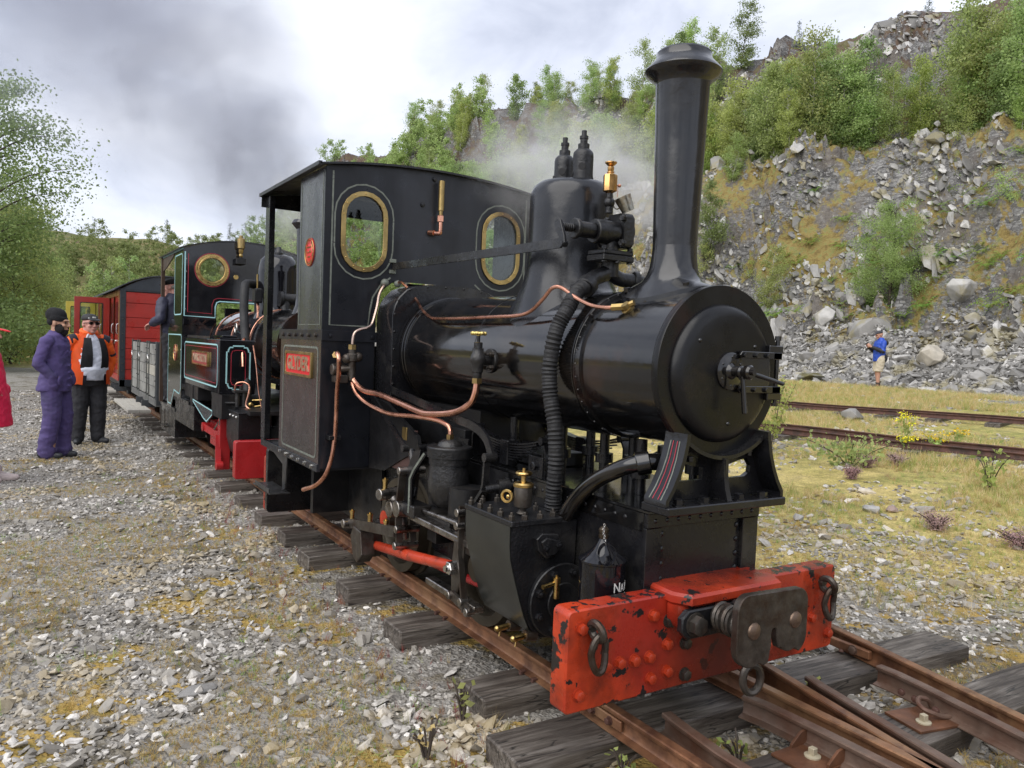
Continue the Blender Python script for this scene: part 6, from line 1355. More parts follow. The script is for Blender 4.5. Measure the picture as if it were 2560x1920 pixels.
mCR = mat('carriage_red', (.36, .030, .022), .33, var=.1, vscale=3, bump=.03, bscale=12, dirt=(.22, .028, .02), dirtamt=.4, dirtscale=2)
mCRG = mat('carriage_red_gloss', (.30, .028, .018), .16, var=.1, vscale=3)
mCIR = mat('carriage_iron', (.022, .026, .032), .45)
mVAR = mat('varnished_wood', (.28, .13, .05), .25, var=.3, stretch=(1, 1, .2), vscale=18)
mYEL = mat('yellow_paint', (.52, .42, .06), .35, var=.1)
mRFC = mat('roof_canvas', (.05, .055, .06), .7, bump=.2, bscale=20)
def carriage(y0, L_, t, red, doors, opened=None):
    y1 = y0+L_; w = .74; z0, z1 = .42, 1.99
    zs = [z0, .60, .785, .97, 1.16, 1.35, 1.52, 1.775, 1.97]
    for y, s_ in ((y0, -1), (y1, 1)):
        for i in range(8):
            bm = B(); box(bm, -.655, .655, min(y, y+s_*.018), max(y, y+s_*.018), zs[i]+.004, zs[i+1]-.004, .003); part('end_board', bm, red, t)
        for x in (-.70, .70):
            bm = B(); box(bm, x-.045, x+.045, y-.03, y+.03, .30, 2.0, .003); q = part('corner_post', bm, mCIR, t)
            if s_ < 0: bolts(q, [(x, y-.03, .45+.13*i) for i in range(12)], -Y_, .011, .01, mSTD, 'dome')
        bm = B(); box(bm, -.74, .74, y-.03, y+.03, .30, .42, .003); q = part('end_sill', bm, mCIR, t)
        if s_ < 0: bolts(q, [(-.55+.1*i, y-.03, .36) for i in range(10)], -Y_, .01, .01, mSTD, 'dome')
        pts = [(x, 2.0+.27*(1-(x/.74)**2)) for x in [(-.74+1.48*i/20) for i in range(21)]]
        bm = B(); prism(bm, pts, (0, y-.02, 0), X_, Z_, Y_, .04); part('end_arch', bm, mat('carriage_arch', (.035, .042, .052), .4), t)
        bm = B(); box(bm, -.74, .74, y-.032, y+.032, 1.975, 2.02, .003); part('end_rail', bm, mCIR, t)
    bm = B(); pts = [(x, 2.01+.285*(1-(x/.84)**2)) for x in [(-.84+1.68*i/24) for i in range(25)]]
    prism(bm, pts+[(x, z-.02) for x, z in pts[::-1]], (0, y0-.06, 0), X_, Z_, Y_, L_+.12, bev=.003); part('carriage_roof', bm, mRFC, t)
    bm = B(); box(bm, -.70, .70, y0+.05, y1-.05, .34, .42); box(bm, -.6, .6, y0+.2, y1-.2, .22, .34); part('underframe', bm, mCIR, t)
    for sx in (-1, 1):
        n = doors; pw = (L_-.12)/n
        bm = B(); box(bm, sx*w-.02, sx*w+.02, y0+.03, y1-.03, .40, .50, .002); part('side_sill', bm, red, t)
        bm = B(); box(bm, sx*w-.02, sx*w+.02, y0+.03, y1-.03, 1.90, 2.0, .002); part('cant_rail', bm, mVAR if red is mCR else red, t)
        for i in range(n):
            ya = y0+.06+pw*i; yb = ya+pw
            for yy in (ya, yb):
                bm = B(); box(bm, sx*w-.022, sx*w+.022, yy-.025, yy+.025, .45, 1.95, .003); part('pillar', bm, mVAR if red is mCR else red, t)
            if opened is not None and i == opened and sx < 0: continue
            ym = (ya+yb)/2; dl = mCRG if red is mCR else red
            bm = plate(rrect(ya+.03, yb-.03, .50, 1.90, .005, 1), [rrect(ya+.13, yb-.13, 1.22, 1.80, .02, 2)], (sx*w, 0, 0), Y_, Z_, X_, .03, bev=.003); dr = part('door', bm, dl, t)
            bm = B(); box(bm, sx*w-.002, sx*w+.004, ya+.12, yb-.12, 1.21, 1.81); part('window_pane', bm, mGL, dr)
            bm = B(); tube(bm, [(sx*(w+.0), ya+.12, 1.10), (sx*(w+.05), ya+.12, 1.10), (sx*(w+.055), ya+.19, 1.09), (sx*(w+.05), ya+.24, 1.06)], .011, 8); tube(bm, [(sx*w, ya+.08, 1.22), (sx*(w+.04), ya+.08, 1.25), (sx*(w+.04), ya+.08, 1.38), (sx*w, ya+.08, 1.41)], .008, 8); part('door_handle', bm, mSTB, dr)
    for sx in (-1, 1):
        for yy in (y0+.8, y1-.8):
            bm = B(); lathe(bm, (sx*.36, yy, .20), (-sx, 0, 0), [(.2, 0), (.2, .05), (.225, .055), (.225, .08), (.15, .08), (.14, .03), (0, .03)], 28, caps=False); part('wheel', bm, mSTD, t)
            bm = B(); box(bm, sx*.5-.03, sx*.5+.03, yy-.12, yy+.12, .12, .34, .005); part('axlebox', bm, mCIR, t)
CA = thing('red_carriage', 'red planked railway carriage behind the grey wagon, dark arched roof, one door swung open', 'railway carriage', (0, 16, 0))
carriage(13.35, 4.6, CA, mCR, 5, opened=2)
# the open door of the red carriage, swung out
def open_door(t, y, mtl, label=None):
    bm = plate(rrect(-1.36, -.765, .52, 1.90, .006, 1), [rrect(-1.27, -.87, 1.18, 1.80, .025, 2)], (0, y, 0), X_, Z_, -Y_, .035, bev=.003); d = part('door', bm, mtl, t, label)
    bm = B(); box(bm, -1.28, -.86, y-.02, y-.015, 1.17, 1.81); part('window_pane', bm, mGL, d)
    bm = B(); box(bm, -1.30, -.84, y-.045, y-.036, 1.13, 1.15); part('door_rail', bm, mF, d)
    bm = plate(rrect(-1.27, -.87, 1.18, 1.80, .025, 2), [rrect(-1.255, -.885, 1.195, 1.785, .025, 2)], (0, y-.001, 0), X_, Z_, -Y_, .038); part('window_frame', bm, mF, d)
open_door(CA, 15.15, mCRG, 'open red door swung outwards')
CB = thing('yellow_carriage', 'yellow carriage at the far end of the train, mostly hidden behind the open red door', 'railway carriage', (0, 20, 0))
carriage(18.3, 4.0, CB, mYEL, 4, opened=0)
open_door(CB, 18.75, mYEL, 'open yellow door swung outwards')
# polished steel can standing behind the cylinder of the first locomotive's beam: lamp oil can with white lettering
CN = thing('oil_can', 'black cylindrical paraffin can with white lettering standing behind the left of the front beam', 'oil can', (-.385, .20, .20))
cx, cyy = -.385, .20
bm = B(); lathe(bm, (cx, cyy, 0), Z_, [(.080, .20), (.083, .205), (.083, .535), (.087, .538), (.087, .545), (.080, .549), (.055, .565), (.03, .59), (.018, .61), (.016, .622)], 48); part('can_body', bm, mG2, CN)
bm = B(); lathe(bm, (cx, cyy, 0), Z_, [(.0165, .618), (.018, .622), (.018, .634), (.015, .636), (.015, .639), (.0185, .641), (.0185, .652), (.012, .66), (.004, .663), (.004, .672), (0, .672)], 20, caps=False); cap_ = part('can_cap', bm, mat('cap_bronze', (.06, .045, .03), .3, .6), CN)
bm = B()
P = [Vector((cx-.040, cyy-.072, .582))+Vector((.5, -.25, 0)).normalized()*(.030*math.cos(R(a)))+Vector((0, 0, .038*math.sin(R(a)))) for a in range(-90, 270, 12)]
sweep(bm, P, [(-.0008, -.016), (.0008, -.016), (.0008, .016), (-.0008, .016)], up=(.25, .5, 0), closed=True); part('can_handle', bm, mG2, CN)
bm = B()
for i in range(10): torus(bm, (cx-.012-.004*math.sin(i*.7), cyy-.018, .672-.0085*i), (1, 0, 0) if i % 2 else (0, 1, 0), .0042, .0011, 10, 5)
part('cap_chain', bm, mSTB, CN)
bm = B()
def wrapt(s, z, a0, size, sp_):
    for i, ch in enumerate(s):
        if ch == ' ': continue
        a = R(a0+sp_*i); rad = Vector((math.sin(a), -math.cos(a), 0)); u_ = Vector((math.cos(a), math.sin(a), 0))
        merge(bm, text_bm(ch, size if i else size*1.25, Vector((cx, cyy, z+(0 if i else .004)))+rad*.0832, u_, Z_, rad, .001, sx=.85))
wrapt('NARROW', .455, 2, .040, 20); wrapt('GAUGE', .412, 44, .030, 15)
part('can_lettering', bm, mat('white_letter', (.75, .74, .70), .5), CN)
# tin cup hanging from the oiler
bm = B(); ax = Vector((.45, -.2, -1)).normalized(); c0 = Vector((0, 0, 0))
lathe(bm, c0, ax, [(.036, 0), (.0375, -.002), (.038, 0), (.028, .062), (.0285, .066), (.026, .066), (.026, .060), (.0, .060), (.0, .058), (.026, .057), (.035, .002)], 28, caps=False)
a_, b_, d_ = frame(ax); torus(bm, c0-a_*.036*0+Vector((-.030, 0, -.035)), (0, 1, 0), .020, .003, 16, 6)
cup = solo('tin_cup', bm, mat('tin', (.42, .40, .33), .35, 1, var=.4, vscale=20, dirt=(.15, .10, .05), dirtamt=.5, dirtscale=14), (.052, .715, 1.962), 'small tarnished tin cup hanging by its wire from the brass oiler beside the dome', 'cup')
bm = B(); tube(bm, [(-.042, 0, .040), (-.030, 0, .045), (-.028, 0, .02), (-.03, 0, -.005)], .0015, 6); cyl(bm, (-.04, 0, .047), (-.018, 0, .047), .003, n=6); sphere(bm, (-.020, 0, .047), .008, 10, 6)
o = bpy.data.objects.new('wire_hook', finish(bm, 'wire_hook', mCU)); COL.objects.link(o); o.parent = cup
# ================================================================== PEOPLE
def cap(bm, p, q, r1, r2=None, n=14):
    """tapered capsule"""
    p, q = Vector(p), Vector(q); r2 = r1 if r2 is None else r2; a, b, d = frame(q-p); L_ = (q-p).length
    prof = [(r1*math.cos(t), -r1*math.sin(t)) for t in (PI/2, PI*.36, PI*.2)]+[(r1, 0), (r2, L_)]+[(r2*math.cos(t), L_+r2*math.sin(t)) for t in (PI*.2, PI*.36, PI/2)]
    prof[0] = (0, -r1); prof[-1] = (0, L_+r2); lathe(bm, p, d, prof, n, caps=False)
def ell(bm, c, rx, ry, rz, rot=None):
    b2 = B(); sphere(b2, (0, 0, 0), 1, 16, 10, (rx, ry, rz))
    if rot is not None: bmesh.ops.transform(b2, matrix=rot.to_4x4(), verts=b2.verts)
    bmesh.ops.translate(b2, vec=Vector(c), verts=b2.verts); merge(bm, b2)
def loft(bm, secs, n=24):
    """sections: (cx, cy, z, rx, ry)"""
    rings = [[bm.verts.new((cx+rx*math.cos(2*PI*i/n), cy+ry*math.sin(2*PI*i/n), z)) for i in range(n)] for cx, cy, z, rx, ry in secs]
    for p, q in zip(rings, rings[1:]):
        for i in range(n): bm.faces.new((p[i], p[(i+1) % n], q[(i+1) % n], q[i]))
    bm.faces.new(rings[0][::-1]); bm.faces.new(rings[-1])
def remesh(bm, voxel, smooth_it=3, fac=.5):
    bmesh.ops.recalc_face_normals(bm, faces=bm.faces)
    me = bpy.data.meshes.new('tmp'); bm.to_mesh(me); bm.free(); o = bpy.data.objects.new('tmp', me); COL.objects.link(o)
    m1 = o.modifiers.new('r', 'REMESH'); m1.mode = 'VOXEL'; m1.voxel_size = voxel; m1.use_smooth_shade = True
    m2 = o.modifiers.new('s', 'SMOOTH'); m2.iterations = smooth_it; m2.factor = fac
    dg = bpy.context.evaluated_depsgraph_get(); dg.update(); out = bpy.data.meshes.new_from_object(o.evaluated_get(dg)); bpy.data.objects.remove(o)
    bm = B(); bm.from_mesh(out); bpy.data.meshes.remove(out); return bm
mSKIN = mat('skin', (.50, .27, .19), .5, var=.08, vscale=20); mSKIN2 = mat('skin_tan', (.46, .26, .17), .5, var=.08, vscale=20); mSKINP = mat('skin_pink', (.60, .30, .24), .48, var=.08, vscale=20)
mDARKP = mat('dark_cloth', (.022, .022, .026), .8, bump=.3, bscale=25)
mBOOT = mat('boots', (.022, .024, .028), .5, bump=.2, bscale=30)
mEYE = mat('eye_dark', (.03, .02, .02), .3)
mOVER = mat('purple_overall', (.082, .060, .175), .85, var=.15, vscale=5, bump=.35, bscale=16, dirt=(.05, .042, .10), dirtamt=.35)
def hand(bm, w, d, side, curl=.5, s=1.0, palm_n=None):
    """hand from wrist w along direction d: palm, four unequal curled fingers, thumb off the side"""
    w = Vector(w); d = Vector(d).normalized(); n = (Vector(palm_n) if palm_n is not None else Vector((0, 1, 0))); n = (n-d*n.dot(d)).normalized(); sd_ = d.cross(n)*side
    cap(bm, w, w+d*.03*s, .024*s, .022*s, 8)
    for k_ in range(4): cap(bm, w+d*.03*s+sd_*(.024-.016*k_)*s, w+d*.085*s+sd_*(.030-.020*k_)*s, .016*s, .0115*s, 8)
    for k_, (L_, o_) in enumerate(((.070, .030), (.080, .010), (.074, -.010), (.058, -.028))):
        b0 = w+d*.085*s+sd_*o_*s; d1 = (d+n*curl*.7).normalized(); b1 = b0+d1*L_*.45*s; d2 = (d+n*curl*1.9).normalized(); b2 = b1+d2*L_*.32*s; d3 = (d*(1-curl)+n*curl*2.2+d*.15).normalized(); b3 = b2+d3*L_*.25*s
        cap(bm, b0, b1, .0098*s, .0088*s, 8); cap(bm, b1, b2, .0088*s, .008*s, 8); cap(bm, b2, b3, .008*s, .007*s, 8)
    t0 = w+d*.025*s+sd_*.026*s; t1 = t0+(d*.7+sd_*.8+n*.3).normalized()*.04*s; t2 = t1+(d+n*.5+sd_*.1).normalized()*.032*s
    cap(bm, t0, t1, .013*s, .0105*s, 8); cap(bm, t1, t2, .0105*s, .008*s, 8)
def head(bm, c, yaw=0, tilt=0, s=1.0):
    """head centred at c, facing -Y turned by yaw"""
    b2 = B()
    ell(b2, (0, .012, .022), .074, .092, .092); ell(b2, (0, -.018, -.035), .060, .070, .072); ell(b2, (0, -.060, -.085), .028, .024, .022)
    cap(b2, (0, -.088, .018), (0, -.108, -.022), .010, .015, 8); ell(b2, (0, -.100, -.028), .017, .012, .009)
    for sx in (-1, 1):
        ell(b2, (sx*.077, .012, -.005), .010, .020, .032); cap(b2, (sx*.012, -.088, .032), (sx*.050, -.076, .030), .010, .010, 8); ell(b2, (sx*.038, -.068, -.022), .024, .020, .020)
    ell(b2, (0, -.082, -.058), .024, .012, .008)
    M_ = Matrix.Translation(c) @ Matrix.Rotation(yaw, 4, 'Z') @ Matrix.Rotation(tilt, 4, 'X') @ Matrix.Scale(s, 4); bmesh.ops.transform(b2, matrix=M_, verts=b2.verts); merge(bm, b2); return M_
def person(loc, rz, sc_, label, group=None):
    t = thing('person', label, 'person', loc, group); t.rotation_euler = (0, 0, rz); t.scale = (sc_,)*3
    return t
def pp(name, bm, mt, par, vox=.009, it=3, label=None):
    """part of a person, local coordinates"""
    if vox: bm = remesh(bm, vox, it)
    if vox and name in ('jacket', 'trousers', 'raincoat', 'sleeve', 'shorts', 'shirt'):
        from mathutils import noise as _n
        bm.normal_update(); off = []
        for v in bm.verts:
            c = v.co; f = _n.noise(Vector((c.x*7+3, c.y*7, c.z*15+c.x*6)))+.6*_n.noise(Vector((c.x*16, c.y*16+5, c.z*30-c.x*14))); fold = 1-abs(_n.noise(Vector((c.x*5+9, c.y*5, c.z*9+c.x*12)))*2)
            off.append(v.normal*(.0075*f+.006*fold))
        for v, o_ in zip(bm.verts, off): v.co += o_
    o = bpy.data.objects.new(name, finish(bm, name, mt, True, 60)); COL.objects.link(o); o.parent = par
    if label: o['label'] = label
    return o
def eyes(par, M_):
    for sx in (-1, 1):
        bm = B(); sphere(bm, (sx*.031, -.079, .012), .011, 10, 8); bmesh.ops.transform(bm, matrix=M_, verts=bm.verts); pp('eye', bm, mEYE, par, 0)
    bm = B(); ell(bm, (0, -.0905, -.060), .022, .006, .005); bmesh.ops.transform(bm, matrix=M_, verts=bm.verts); pp('mouth', bm, mat('lips', (.40, .16, .13), .5), par, 0)
def legs(bm, hipz, r_=(.085, .062, .045), spread=.095, feet=((-.10, .0), (.10, .0)), knee=.03):
    for sx, (fx, fy) in zip((-1, 1), feet):
        k_ = Vector((sx*spread*.5+fx*.5, fy*.5-knee, .50)); cap(bm, (sx*spread, 0, hipz), k_, r_[0], r_[1]); cap(bm, k_, (fx, fy, .09), r_[1], r_[2])
def shoe(bm, x, y, a=0, s=1):
    b2 = B(); cap(b2, (0, .05, .045), (0, -.02, .05), .045, .045); cap(b2, (0, -.02, .042), (0, -.155, .032), .044, .034); loft(b2, [(0, -.05, 0, .042, .125), (0, -.05, .03, .046, .13), (0, -.04, .05, .040, .11)]); cap(b2, (0, .03, .06), (0, .02, .13), .046, .046)
    for v in b2.verts: v.co.z = max(v.co.z, 0)
    bmesh.ops.transform(b2, matrix=Matrix.Translation((x, y, 0)) @ Matrix.Rotation(a, 4, 'Z') @ Matrix.Scale(s, 4), verts=b2.verts); merge(bm, b2)
# ---- man in purple overalls, profile facing the train (right in the picture)
gz = -.165
pA = person((-1.86, 8.15, gz+.005), R(62), .94, 'bearded man in faded purple work clothes and black knitted hat, hands in pockets')
bm = B(); Mh = head(bm, (0, -.035, 1.60), 0, .05, 1.12); cap(bm, (0, .01, 1.40), (0, -.015, 1.54), .068, .066); legs(bm, .92); loft(bm, [(0, 0, .88, .15, .11), (0, 0, 1.1, .15, .11), (0, 0, 1.3, .19, .12), (0, .01, 1.42, .15, .09)])
for sx in (-1, 1):
    cap(bm, (sx*.19, .01, 1.39), (sx*.26, .06, 1.12), .048, .04); cap(bm, (sx*.26, .06, 1.12), (sx*.17, -.05, 1.0), .038, .028); hand(bm, (sx*.17, -.05, 1.0), (-sx*.15, -.15, -1), -sx, .3, .9, (-sx, 0, 0))
bA = pp('body', bm, mSKIN2, pA, .0075, 2); eyes(pA, Mh)
bm = B(); ell(bm, (0, -.060, -.092), .052, .030, .040); ell(bm, (-.055, -.03, -.055), .020, .050, .050); ell(bm, (.055, -.03, -.055), .020, .050, .050); ell(bm, (0, -.02, -.095), .05, .05, .03); bmesh.ops.transform(bm, matrix=Mh, verts=bm.verts); pp('beard', bm, mat('beard_black', (.012, .010, .010), .9, bump=.6, bscale=80), pA, .006, 2)
bm = B(); ell(bm, (0, .032, .082), .088, .100, .080); ell(bm, (0, .062, .085), .080, .080, .080); ell(bm, (0, .060, .01), .080, .060, .05); lathe(bm, (0, .020, .036), (0, -.22, 1), [(.086, -.01), (.093, 0), (.093, .035), (.088, .045)], 24); bmesh.ops.transform(bm, matrix=Mh, verts=bm.verts); pp('knitted_hat', bm, mat('black_knit', (.010, .010, .012), .95, bump=.7, bscale=90), pA, .008, 2)
bm = B(); loft(bm, [(0, .02, .80, .215, .175), (0, .02, .84, .215, .17), (0, .0, 1.0, .195, .150), (0, .0, 1.2, .195, .142), (0, .005, 1.34, .20, .135), (0, .02, 1.42, .15, .10), (0, .0, 1.485, .088, .085), (0, -.01, 1.51, .084, .08)])
for sx in (-1, 1):
    cap(bm, (sx*.165, .01, 1.385), (sx*.20, .02, 1.37), .075, .075); cap(bm, (sx*.20, .015, 1.37), (sx*.27, .065, 1.12), .070, .060); cap(bm, (sx*.27, .065, 1.12), (sx*.20, -.06, .97), .060, .052); cap(bm, (sx*.20, -.06, .97), (sx*.17, -.07, .86), .055, .05)
    cap(bm, (sx*.06, -.06, 1.46), (sx*.02, -.10, 1.40), .02, .018)
for i in range(7): cap(bm, (-.02+.01*math.sin(i), -.165, .86+.08*i), (.03, -.165, .87+.08*i), .006, .006, 6)
jk = pp('jacket', bm, mOVER, pA, .010, 2)
bm = B()
for sx in (-1, 1): ell(bm, (sx*.16, -.13, .92), .05, .02, .06)
pp('pocket', bm, mOVER, jk, 0)
bm = B(); legs(bm, .90, (.115, .095, .088), .095, ((-.11, .05), (.11, -.03)), .04); loft(bm, [(0, .01, .80, .17, .14), (0, .01, 1.0, .17, .13)])
for sx, (fx, fy) in zip((-1, 1), ((-.11, .05), (.11, -.03))): cap(bm, (fx, fy, .16), (fx, fy-.02, .075), .088, .095)
pp('trousers', bm, mOVER, pA, .010, 2)
bm = B(); shoe(bm, -.11, .05, .15); pp('shoe', bm, mBOOT, pA, .008, 2); bm = B(); shoe(bm, .11, -.03, -.1); pp('shoe', bm, mBOOT, pA, .008, 2)
# ---- man in hi-vis
pB = person((-1.46, 9.35, gz+.005), R(14), .945, 'stout man in open orange jacket over white shirt, black cap and sunglasses')
bm = B(); Mh = head(bm, (0, -.04, 1.60), R(8), -.02, 1.16); cap(bm, (0, .01, 1.40), (0, -.01, 1.54), .078, .078); legs(bm, .90, (.10, .07, .05)); loft(bm, [(0, 0, .88, .18, .15), (0, -.04, 1.05, .20, .2), (0, -.02, 1.25, .2, .16), (0, .01, 1.42, .15, .09)])
for sx in (-1, 1):
    cap(bm, (sx*.20, .01, 1.38), (sx*.29, .05, 1.12), .05, .042); cap(bm, (sx*.29, .05, 1.12), (sx*.22, .02, .90), .04, .03); hand(bm, (sx*.22, .02, .90), (-sx*.1, .1, -1), sx, .4, 1, (-sx, -.2, 0))
pp('body', bm, mSKINP, pB, .0075, 2); eyes(pB, Mh)
bm = B(); ell(bm, (0, .02, .075), .086, .102, .048); lathe(bm, (0, .015, .045), (0, 0, 1), [(.086, 0), (.09, .01), (.088, .03)], 24); ell(bm, (0, -.095, .052), .068, .058, .010, Matrix.Rotation(.25, 3, 'X')); bmesh.ops.transform(bm, matrix=Mh, verts=bm.verts); cp_ = pp('cap', bm, mat('black_cap', (.012, .012, .014), .6), pB, .007, 2)
bm = B(); box(bm, -.022, .018, -.094, -.090, .068, .086, .003); box(bm, -.062, -.040, -.075, -.07, .06, .075, .002); bmesh.ops.transform(bm, matrix=Mh, verts=bm.verts); pp('cap_badge', bm, mat('badge_white', (.7, .7, .66), .5), cp_, 0)
bm = B()
for sx in (-1, 1): ell(bm, (sx*.034, -.093, .010), .028, .008, .018); cap(bm, (sx*.06, -.085, .014), (sx*.082, .0, .012), .004, .004, 6)
cap(bm, (-.01, -.098, .014), (.01, -.098, .014), .004, .004, 6); bmesh.ops.transform(bm, matrix=Mh, verts=bm.verts); pp('sunglasses', bm, mat('dark_lens', (.01, .008, .008), .08), pB, 0)
bm = B(); loft(bm, [(0, -.035, .86, .205, .185), (0, -.065, 1.0, .215, .215), (0, -.055, 1.15, .205, .195), (0, -.02, 1.30, .19, .14), (0, .005, 1.42, .14, .10), (0, -.005, 1.47, .075, .075)])
shirt = pp('shirt', bm, mat('white_shirt', (.62, .65, .74), .7, bump=.2, bscale=14), pB, .010, 2)
bm = B(); cap(bm, (-.03, -.07, 1.47), (-.07, -.11, 1.40), .018, .012, 8); cap(bm, (.03, -.07, 1.47), (.07, -.11, 1.40), .018, .012, 8); torus(bm, (0, -.005, 1.475), (0, -.2, 1), .07, .014, 20, 6); pp('collar', bm, mat('white_shirt', (.6, .6, .6)), shirt, 0)
mHV = mat('orange_hivis', (.92, .13, .012), .6, var=.08, bump=.25, bscale=14); mNV = mat('navy_lining', (.014, .014, .028), .7)
def jacket_open(z0, z1, grow, gap0, gap1, mt, name, par, sleeves=True):
    bm = B(); n = 40; rows = []
    secs = [(0, -.03, z0, .24+grow, .20+grow), (0, -.045, 1.0, .225+grow, .205+grow), (0, -.03, 1.18, .215+grow, .18+grow), (0, 0, 1.32, .205+grow, .14+grow), (0, .015, 1.42, .15+grow, .105+grow), (0, .02, z1, .085+grow*.6, .08+grow*.6)]
    for k_, (cx_, cy_, z, rx, ry) in enumerate(secs):
        g0 = R(gap0[k_]); row = []
        for i in range(n+1):
            a = -PI/2+g0+(2*PI-g0-R(gap1[k_]))*i/n; row.append(bm.verts.new((cx_+rx*math.cos(a), cy_+ry*math.sin(a), z+.006*math.sin(i*1.7+k_))))
        rows.append(row)
    for p, q in zip(rows, rows[1:]):
        for i in range(n): bm.faces.new((p[i], p[i+1], q[i+1], q[i]))
    bmesh.ops.solidify(bm, geom=bm.faces[:], thickness=.012)
    o = pp(name, bm, mt, par, 0); return o
jo = jacket_open(.80, 1.50, .012, (38, 38, 34, 26, 16, 10), (34, 34, 30, 22, 16, 10), mHV, 'hivis_jacket', pB)
jacket_open(.82, 1.49, .004, (30, 30, 26, 18, 12, 8), (24, 24, 20, 14, 10, 8), mNV, 'jacket_lining', jo)
bm = B()
for sx in (-1, 1):
    cap(bm, (sx*.17, .01, 1.39), (sx*.22, .015, 1.36), .078, .078); cap(bm, (sx*.22, .015, 1.36), (sx*.31, .06, 1.12), .074, .068); cap(bm, (sx*.31, .06, 1.12), (sx*.25, .04, .93), .066, .06)
pp('sleeve', bm, mHV, jo, .011, 2)
bm = B()
for sx in (-1, 1): lathe(bm, (sx*.20, .015, 1.38), (sx, 0, -.35), [(.079, -.05), (.083, -.02), (.083, .03), (.080, .04)], 20, caps=False); lathe(bm, (sx*.285, .05, 1.2), (sx*.09, .05, -.25), [(.073, -.02), (.076, -.015), (.076, .015), (.073, .02)], 20, caps=False)
pp('navy_panel', bm, mNV, jo, 0)
bm = B(); torus(bm, (0, .02, 1.50), (0, -.3, 1), .088, .030, 24, 8); pp('hood_collar', bm, mHV, jo, 0)
for sx, w0 in ((-1, .085), (1, .045)):
    bm = B(); rows = []
    for k_ in range(9):
        t = k_/8; z = 1.42-.56*t; out_ = .125+.10*math.sin(PI*min(1, t*1.05))**.8
        row = []
        for j in range(5):
            a = -PI/2+sx*(R(16 if sx > 0 else 10)+R(26+14*t)*(j/4)); rx = .145+.085*math.sin(PI*(.15+.7*t)); ry = out_+.02; row.append(bm.verts.new((rx*math.cos(a)*1.06, -.03+ry*math.sin(a)*1.08, z)))
        rows.append(row)
    for p_, q_ in zip(rows, rows[1:]):
        for j in range(4): bm.faces.new((p_[j], p_[j+1], q_[j+1], q_[j]))
    bmesh.ops.solidify(bm, geom=bm.faces[:], thickness=.012); pp('waistcoat', bm, mDARKP, jo, 0)
bm = B(); legs(bm, .90, (.135, .105, .085), .105, ((-.13, .0), (.12, .0)), .02); loft(bm, [(0, -.01, .78, .19, .16), (0, -.03, .93, .20, .18)])
for fx in (-.13, .12): cap(bm, (fx, 0, .16), (fx, -.01, .085), .085, .088)
pp('trousers', bm, mDARKP, pB, .011, 2)
bm = B(); shoe(bm, -.13, .0, -.35); pp('shoe', bm, mBOOT, pB, .008, 2); bm = B(); shoe(bm, .12, .0, .5); pp('shoe', bm, mBOOT, pB, .008, 2)
# ---- person in red at the picture edge
pC = person((-2.47, 6.72, gz), R(78), .88, 'person in bright red raincoat and red cap at the left edge of the picture')
bm = B(); Mh = head(bm, (0, -.03, 1.57), 0, .1, 1.08); cap(bm, (0, .01, 1.38), (0, -.005, 1.52), .062, .062); legs(bm, .92); loft(bm, [(0, 0, .88, .15, .11), (0, 0, 1.3, .18, .12), (0, .01, 1.42, .14, .09)])
for sx in (-1, 1): cap(bm, (sx*.19, .01, 1.39), (sx*.25, .03, 1.12), .048, .04); cap(bm, (sx*.25, .03, 1.10), (sx*.17, -.12, .98), .038, .028); hand(bm, (sx*.17, -.12, .98), (-sx*.3, -.5, -.6), sx, .5, .85, (-sx, 0, -.3))
pp('body', bm, mSKINP, pC, .0075, 2); eyes(pC, Mh)
mRC = mat('red_raincoat', (.72, .018, .075), .45, var=.12, bump=.35, bscale=10)
bm = B(); loft(bm, [(0, -.02, .60, .27, .235), (0, -.02, .62, .27, .232), (0, -.02, .9, .245, .20), (0, -.01, 1.15, .215, .165), (0, 0, 1.34, .205, .14), (0, .02, 1.43, .15, .10), (0, .01, 1.50, .085, .08)])
for sx in (-1, 1): cap(bm, (sx*.20, .01, 1.37), (sx*.27, .03, 1.12), .075, .066); cap(bm, (sx*.27, .03, 1.10), (sx*.18, -.14, .97), .066, .058)
pp('raincoat', bm, mRC, pC, .011, 2)
bm = B(); ell(bm, (0, .018, .07), .085, .10, .06); ell(bm, (0, -.125, .050), .062, .07, .010, Matrix.Rotation(.15, 3, 'X')); bmesh.ops.transform(bm, matrix=Mh, verts=bm.verts); pp('cap', bm, mat('red_cap', (.75, .012, .02), .5), pC, .007, 2)
bm = B(); ell(bm, (0, .03, .0), .082, .085, .06); bmesh.ops.transform(bm, matrix=Mh, verts=bm.verts); pp('hair', bm, mat('grey_hair', (.25, .23, .2), .8), pC, .008, 2)
bm = B(); legs(bm, .90, (.10, .08, .07)); pp('trousers', bm, mDARKP, pC, .011, 2)
bm = B(); shoe(bm, -.10, 0); pp('shoe', bm, mat('pale_shoe', (.5, .42, .4), .6), pC, .009, 2); bm = B(); shoe(bm, .10, -.12); pp('shoe', bm, mat('pale_shoe', (.5, .42, .4), .6), pC, .009, 2)
